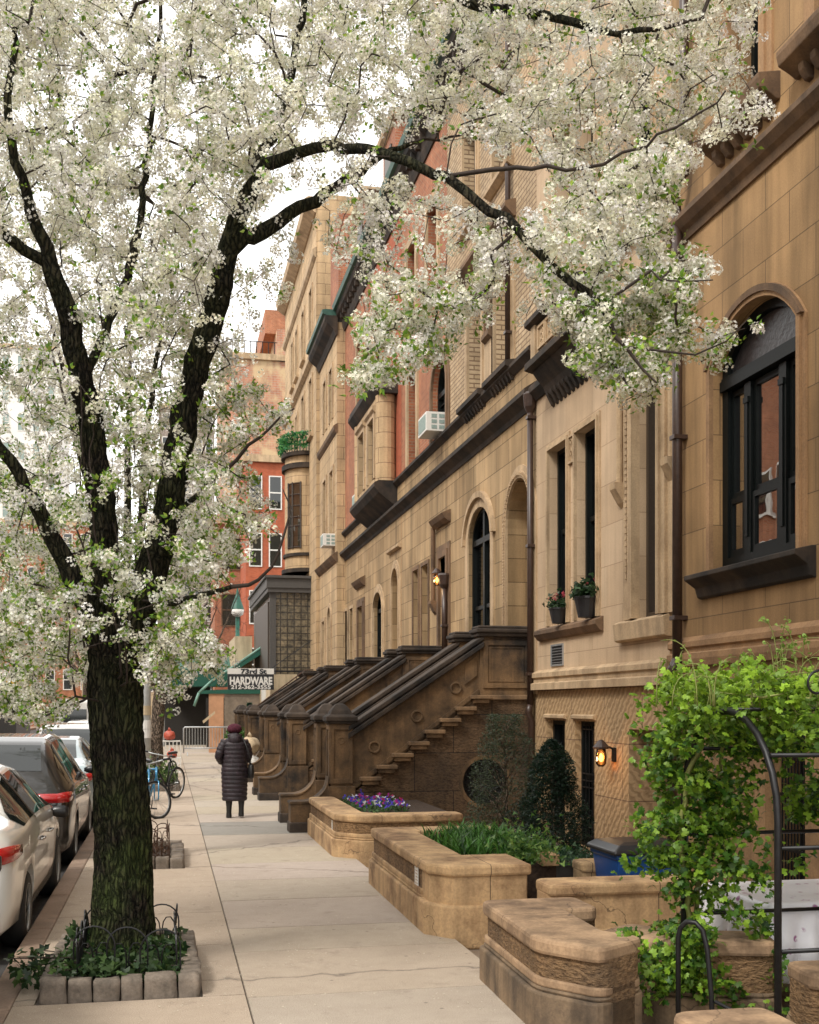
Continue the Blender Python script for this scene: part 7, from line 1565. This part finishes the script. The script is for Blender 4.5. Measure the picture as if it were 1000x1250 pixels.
# yellow topped vehicle far left
t = thing('yellow_topped_truck', 'dark truck with a yellow top at the far left', 'truck', (-8.2,60,0)); MB().box(-9.6,-7.4,60,66,.3,3.0).build('cargo_box', M['slate'], t, bevel=.05); M['yellow'] = plain('yellow_paint', rgb(.75,.45,.03), .5); MB().box(-9.62,-7.38,59.9,66,3.0,3.35).build('top_band', M['yellow'], t)
# pile of white bags beyond the walker
bundle('pale sack heaped beyond the walker beside the stoops', 2.15, 31.0, .95, .28, 'cream'); bundle('lower pale sack beyond the walker', 2.1, 30.9, .45, .34, 'frame_wht')
# balcony plants of the far oriel
pts = np.array([(oc[0]-1.0*math.sin(q)+rg.normal(0,.08),oc[1]+1.3*math.cos(q)+rg.normal(0,.08),12.25+.65*rg.random()) for q in rg.uniform(.9,PI,700)]); leafcloud('foliage', pts, thing('balcony_plants', 'green plants filling the balcony of the far oriel', 'plants', (oc[0],oc[1],12.2), kind='stuff'), rg, .10,.07,1,(.02,.16,.06),(.12,.35,.08))
# ------------------------------------------------------------------ the walker, seen from behind
M['skin'] = plain('skin', rgb(.45,.26,.18), .5, var=.05); M['boot'] = plain('black_boots', rgb(.012,.012,.012), .5, var=.2); M['hatm'] = plain('maroon_knit', rgb(.075,.012,.025), .95, var=.5, scale=60, bumpd=.02)
m, nt, b = newmat('dark_plum_quilting'); g_ = N(nt,'NewGeometry'); n1 = noi(nt, g_.outputs[0], 12, 5, .7); c = mixc(nt, rgb(.011,.008,.011), rgb(.038,.023,.031), ramp(nt, n1, [(.35,(0,0,0)),(.7,(1,1,1))])); nt.links.new(c, b.inputs['Base Color']); b.inputs['Roughness'].default_value = .55; bump(nt, b, n1, .7, .02); M['coat'] = m
wx, wy_ = 1.17, 20.75
pr = thing('person', 'person in a long dark plum quilted coat and maroon knit hat walking away', 'person', (0,0,0))
# body: one skinned mesh (hips root)
bm_v = [((0,0,.92),.13),((0,0,1.1),.125),((0,.01,1.3),.14),((0,.01,1.41),.07),((0,.015,1.47),.055),((0,.03,1.55),.085),((0,.035,1.62),.075),
        ((-.09,0,.86),.09),((-.095,.0,.48),.055),((-.10,-.01,.12),.032),((-.10,.06,.05),.028),
        ((.09,0,.86),.09),((.10,-.02,.48),.055),((.112,-.07,.14),.032),((.116,.0,.07),.028),
        ((-.17,.0,1.37),.06),((-.27,-.04,1.12),.045),((-.20,.10,.97),.032),
        ((.17,.0,1.37),.06),((.24,.02,1.12),.045),((.22,.16,1.0),.032)]
ed = [(0,1),(1,2),(2,3),(3,4),(4,5),(5,6),(0,7),(7,8),(8,9),(9,10),(0,11),(11,12),(12,13),(13,14),(2,15),(15,16),(16,17),(2,18),(18,19),(19,20)]
for hs_, sg in ((17,-1),(20,1)):          # palm, four fingers and a thumb
    p = Vector(bm_v[hs_][0]); pn = len(bm_v); bm_v.append(((p.x+.01*sg,p.y+.05,p.z-.03),.022)); ed.append((hs_,pn))
    for f in range(4):
        k = len(bm_v); o = Vector((-.012+.016*f*.6,.0,.018-.016*f)); q = Vector(bm_v[pn][0])+o; L_ = (.045,.052,.048,.038)[f]
        bm_v += [((q.x,q.y+.02,q.z),.0095),((q.x-.004*sg,q.y+.02+L_*.6,q.z-.012),.0085),((q.x-.014*sg,q.y+.016+L_,q.z-.03),.0075)]; ed += [(pn,k),(k,k+1),(k+1,k+2)]
    k = len(bm_v); q = Vector(bm_v[pn][0]); bm_v += [((q.x-.02*sg,q.y+.0,q.z+.025),.010),((q.x-.026*sg,q.y+.03,q.z+.03),.0085)]; ed += [(pn,k),(k,k+1)]
me = bpy.data.meshes.new('body'); me.from_pydata([v[0] for v in bm_v], ed, []); me.update(); bo = bpy.data.objects.new('body', me); COL.objects.link(bo); bo.parent = pr; me.materials.append(M['skin'])
sk = bo.modifiers.new('skin','SKIN')
for i, v in enumerate(bm_v): me.skin_vertices[0].data[i].radius = (v[1],v[1]*.85 if i < 3 else v[1]); me.skin_vertices[0].data[i].use_root = (i == 0)
sb = bo.modifiers.new('smooth','SUBSURF'); sb.levels = 1; sb.render_levels = 2
def quilt(mb, cs, n=28, pitch=.075, amp=.013, sub=5):
    """cs: centre, rx, ry at rising heights -> puffed quilted tube"""
    L_ = 0; rings_ = []; acc = 0
    for i in range(len(cs)-1):
        a, b_ = cs[i], cs[i+1]; d = (Vector(b_[0])-Vector(a[0])).length; m_ = max(2,int(d/pitch*sub))
        for k in range(m_):
            u = k/m_; c_ = Vector(a[0])*(1-u)+Vector(b_[0])*u; rx_ = a[1]*(1-u)+b_[1]*u; ry_ = a[2]*(1-u)+b_[2]*u; s_ = acc+d*u; e = amp*(abs(math.sin(PI*s_/pitch))**.6)-amp*.4
            t = (Vector(b_[0])-Vector(a[0])).normalized(); X = Vector((1,0,0))-t*t.x; X = X.normalized() if X.length > .2 else Vector((0,1,0)); Y = t.cross(X)
            rings_.append([tuple(c_+X*math.cos(2*PI*q/n)*(rx_+e*(1+.35*noise.noise(Vector((q*1.3,s_*20,1)))))+Y*math.sin(2*PI*q/n)*(ry_+e)) for q in range(n)])
        acc += d
    mb.loft(rings_); return mb
co_ = MB(); quilt(co_, [((0,.0,.31),.215,.175),((0,0,.55),.225,.18),((0,0,.85),.235,.185),((0,0,1.02),.215,.17),((0,0,1.15),.215,.165),((0,0,1.30),.22,.16),((0,.005,1.39),.185,.13),((0,.015,1.44),.10,.09),((0,.02,1.47),.085,.08)])
coat = co_.build('coat', M['coat'], pr, smooth=True)
quilt(MB(), [((-.15,.0,1.37),.085,.085),((-.235,-.03,1.25),.075,.075),((-.285,-.05,1.11),.068,.068),((-.245,.04,1.02),.062,.062),((-.20,.10,.985),.05,.05)], 18, .07, .012).build('sleeve', M['coat'], coat, smooth=True)
quilt(MB(), [((.15,.0,1.37),.085,.085),((.225,.0,1.25),.075,.075),((.25,.02,1.12),.068,.068),((.235,.10,1.04),.062,.062),((.22,.16,1.01),.05,.05)], 18, .07, .012).build('sleeve', M['coat'], coat, smooth=True)
bm = bmesh.new(); bmesh.ops.create_uvsphere(bm, u_segments=24, v_segments=14, radius=1)
for v in bm.verts: k = 1+.10*noise.noise(v.co*3); v.co = Vector((v.co.x*.125*k,-.05+v.co.y*.085*k-.03,1.40+v.co.z*.125*k))
me = bpy.data.meshes.new('hood'); bm.to_mesh(me); bm.free(); link('hood', me, M['coat'], coat, smooth=True)
MB().torus((0,0.0,1.475),.10,.035,2,24,8).build('collar', M['coat'], coat, smooth=True)
bm = bmesh.new(); bmesh.ops.create_icosphere(bm, subdivisions=5, radius=1)
for v in bm.verts: k = 1+.07*noise.noise(v.co*9)+.04*noise.noise(v.co*25); v.co = Vector((v.co.x*.13*k,.03+v.co.y*.13*k,1.585+v.co.z*(.10 if v.co.z > 0 else .085)*k))
me = bpy.data.meshes.new('knit_hat'); bm.to_mesh(me); bm.free(); link('knit_hat', me, M['hatm'], pr, smooth=True)
for sg, x, y, zt in ((-1,-.10,-.02,0),(1,.115,-.07,.03)):
    bt = MB(); bt.loft([[(x+w*math.cos(2*PI*q/16),y+dy+d*math.sin(2*PI*q/16),z+zt) for q in range(16)] for z, w, d, dy in ((0,.048,.10,.05),(.03,.052,.108,.05),(.07,.048,.09,.045),(.11,.046,.065,.02),(.2,.05,.058,.0),(.34,.066,.07,.0),(.40,.07,.075,.01),(.42,.066,.07,.01))]); bt.build('boot', M['boot'], pr, smooth=True)
pr.location = (wx,wy_,0)
hb = thing('shoulder_bag', 'dark shoulder bag hanging at the walker\'s right side', 'bag', (wx+.26,wy_,.8)); ox, oy = wx, wy_
hb_l = MB(); hb_l.loft([[(ox+.29+dx*math.cos(2*PI*q/16),oy-.02+.14*k*math.sin(2*PI*q/16),z) for q in range(16)] for z, dx, k in ((.70,.03,.6),(.72,.055,1.0),(.82,.06,1.02),(.93,.05,.9),(.97,.02,.7))]); hb_l.build('pouch', M['boot'], hb, smooth=True)
MB().tube([(ox+.28,oy-.12,.95),(ox+.25,oy-.16,1.15),(ox+.15,oy-.10,1.42),(ox+.12,oy+.03,1.47),(ox+.22,oy+.10,1.2),(ox+.28,oy+.08,.95)],.011,6).build('strap', M['boot'], hb, smooth=True)
# ------------------------------------------------------------------ trim that comes in several runs: each run becomes a part of its own
def separate(o):
    me = o.data; bm = bmesh.new(); bm.from_mesh(me); seen = set(); isl = []
    for v in bm.verts:
        if v.index in seen: continue
        st_, comp = [v], []; seen.add(v.index)
        while st_:
            q = st_.pop(); comp.append(q.index)
            for e in q.link_edges:
                w = e.other_vert(q)
                if w.index not in seen: seen.add(w.index); st_.append(w)
        isl.append(set(comp))
    bm.free()
    if len(isl) < 2: return
    for k, s in enumerate(isl):
        bm = bmesh.new(); bm.from_mesh(me); bm.verts.ensure_lookup_table(); bmesh.ops.delete(bm, geom=[v for v in bm.verts if v.index not in s], context='VERTS'); nm = bpy.data.meshes.new(me.name); bm.to_mesh(nm); bm.free()
        for m_ in me.materials: nm.materials.append(m_)
        c = o if k == len(isl)-1 else o.copy()
        c.data = nm
        if c is not o: COL.objects.link(c)
for o in list(COL.objects):
    if o.type == 'MESH' and o.name.split('.')[0] in ('string_course','bay_cornice','green_frame','scroll','window_hood','party_wall'): separate(o)
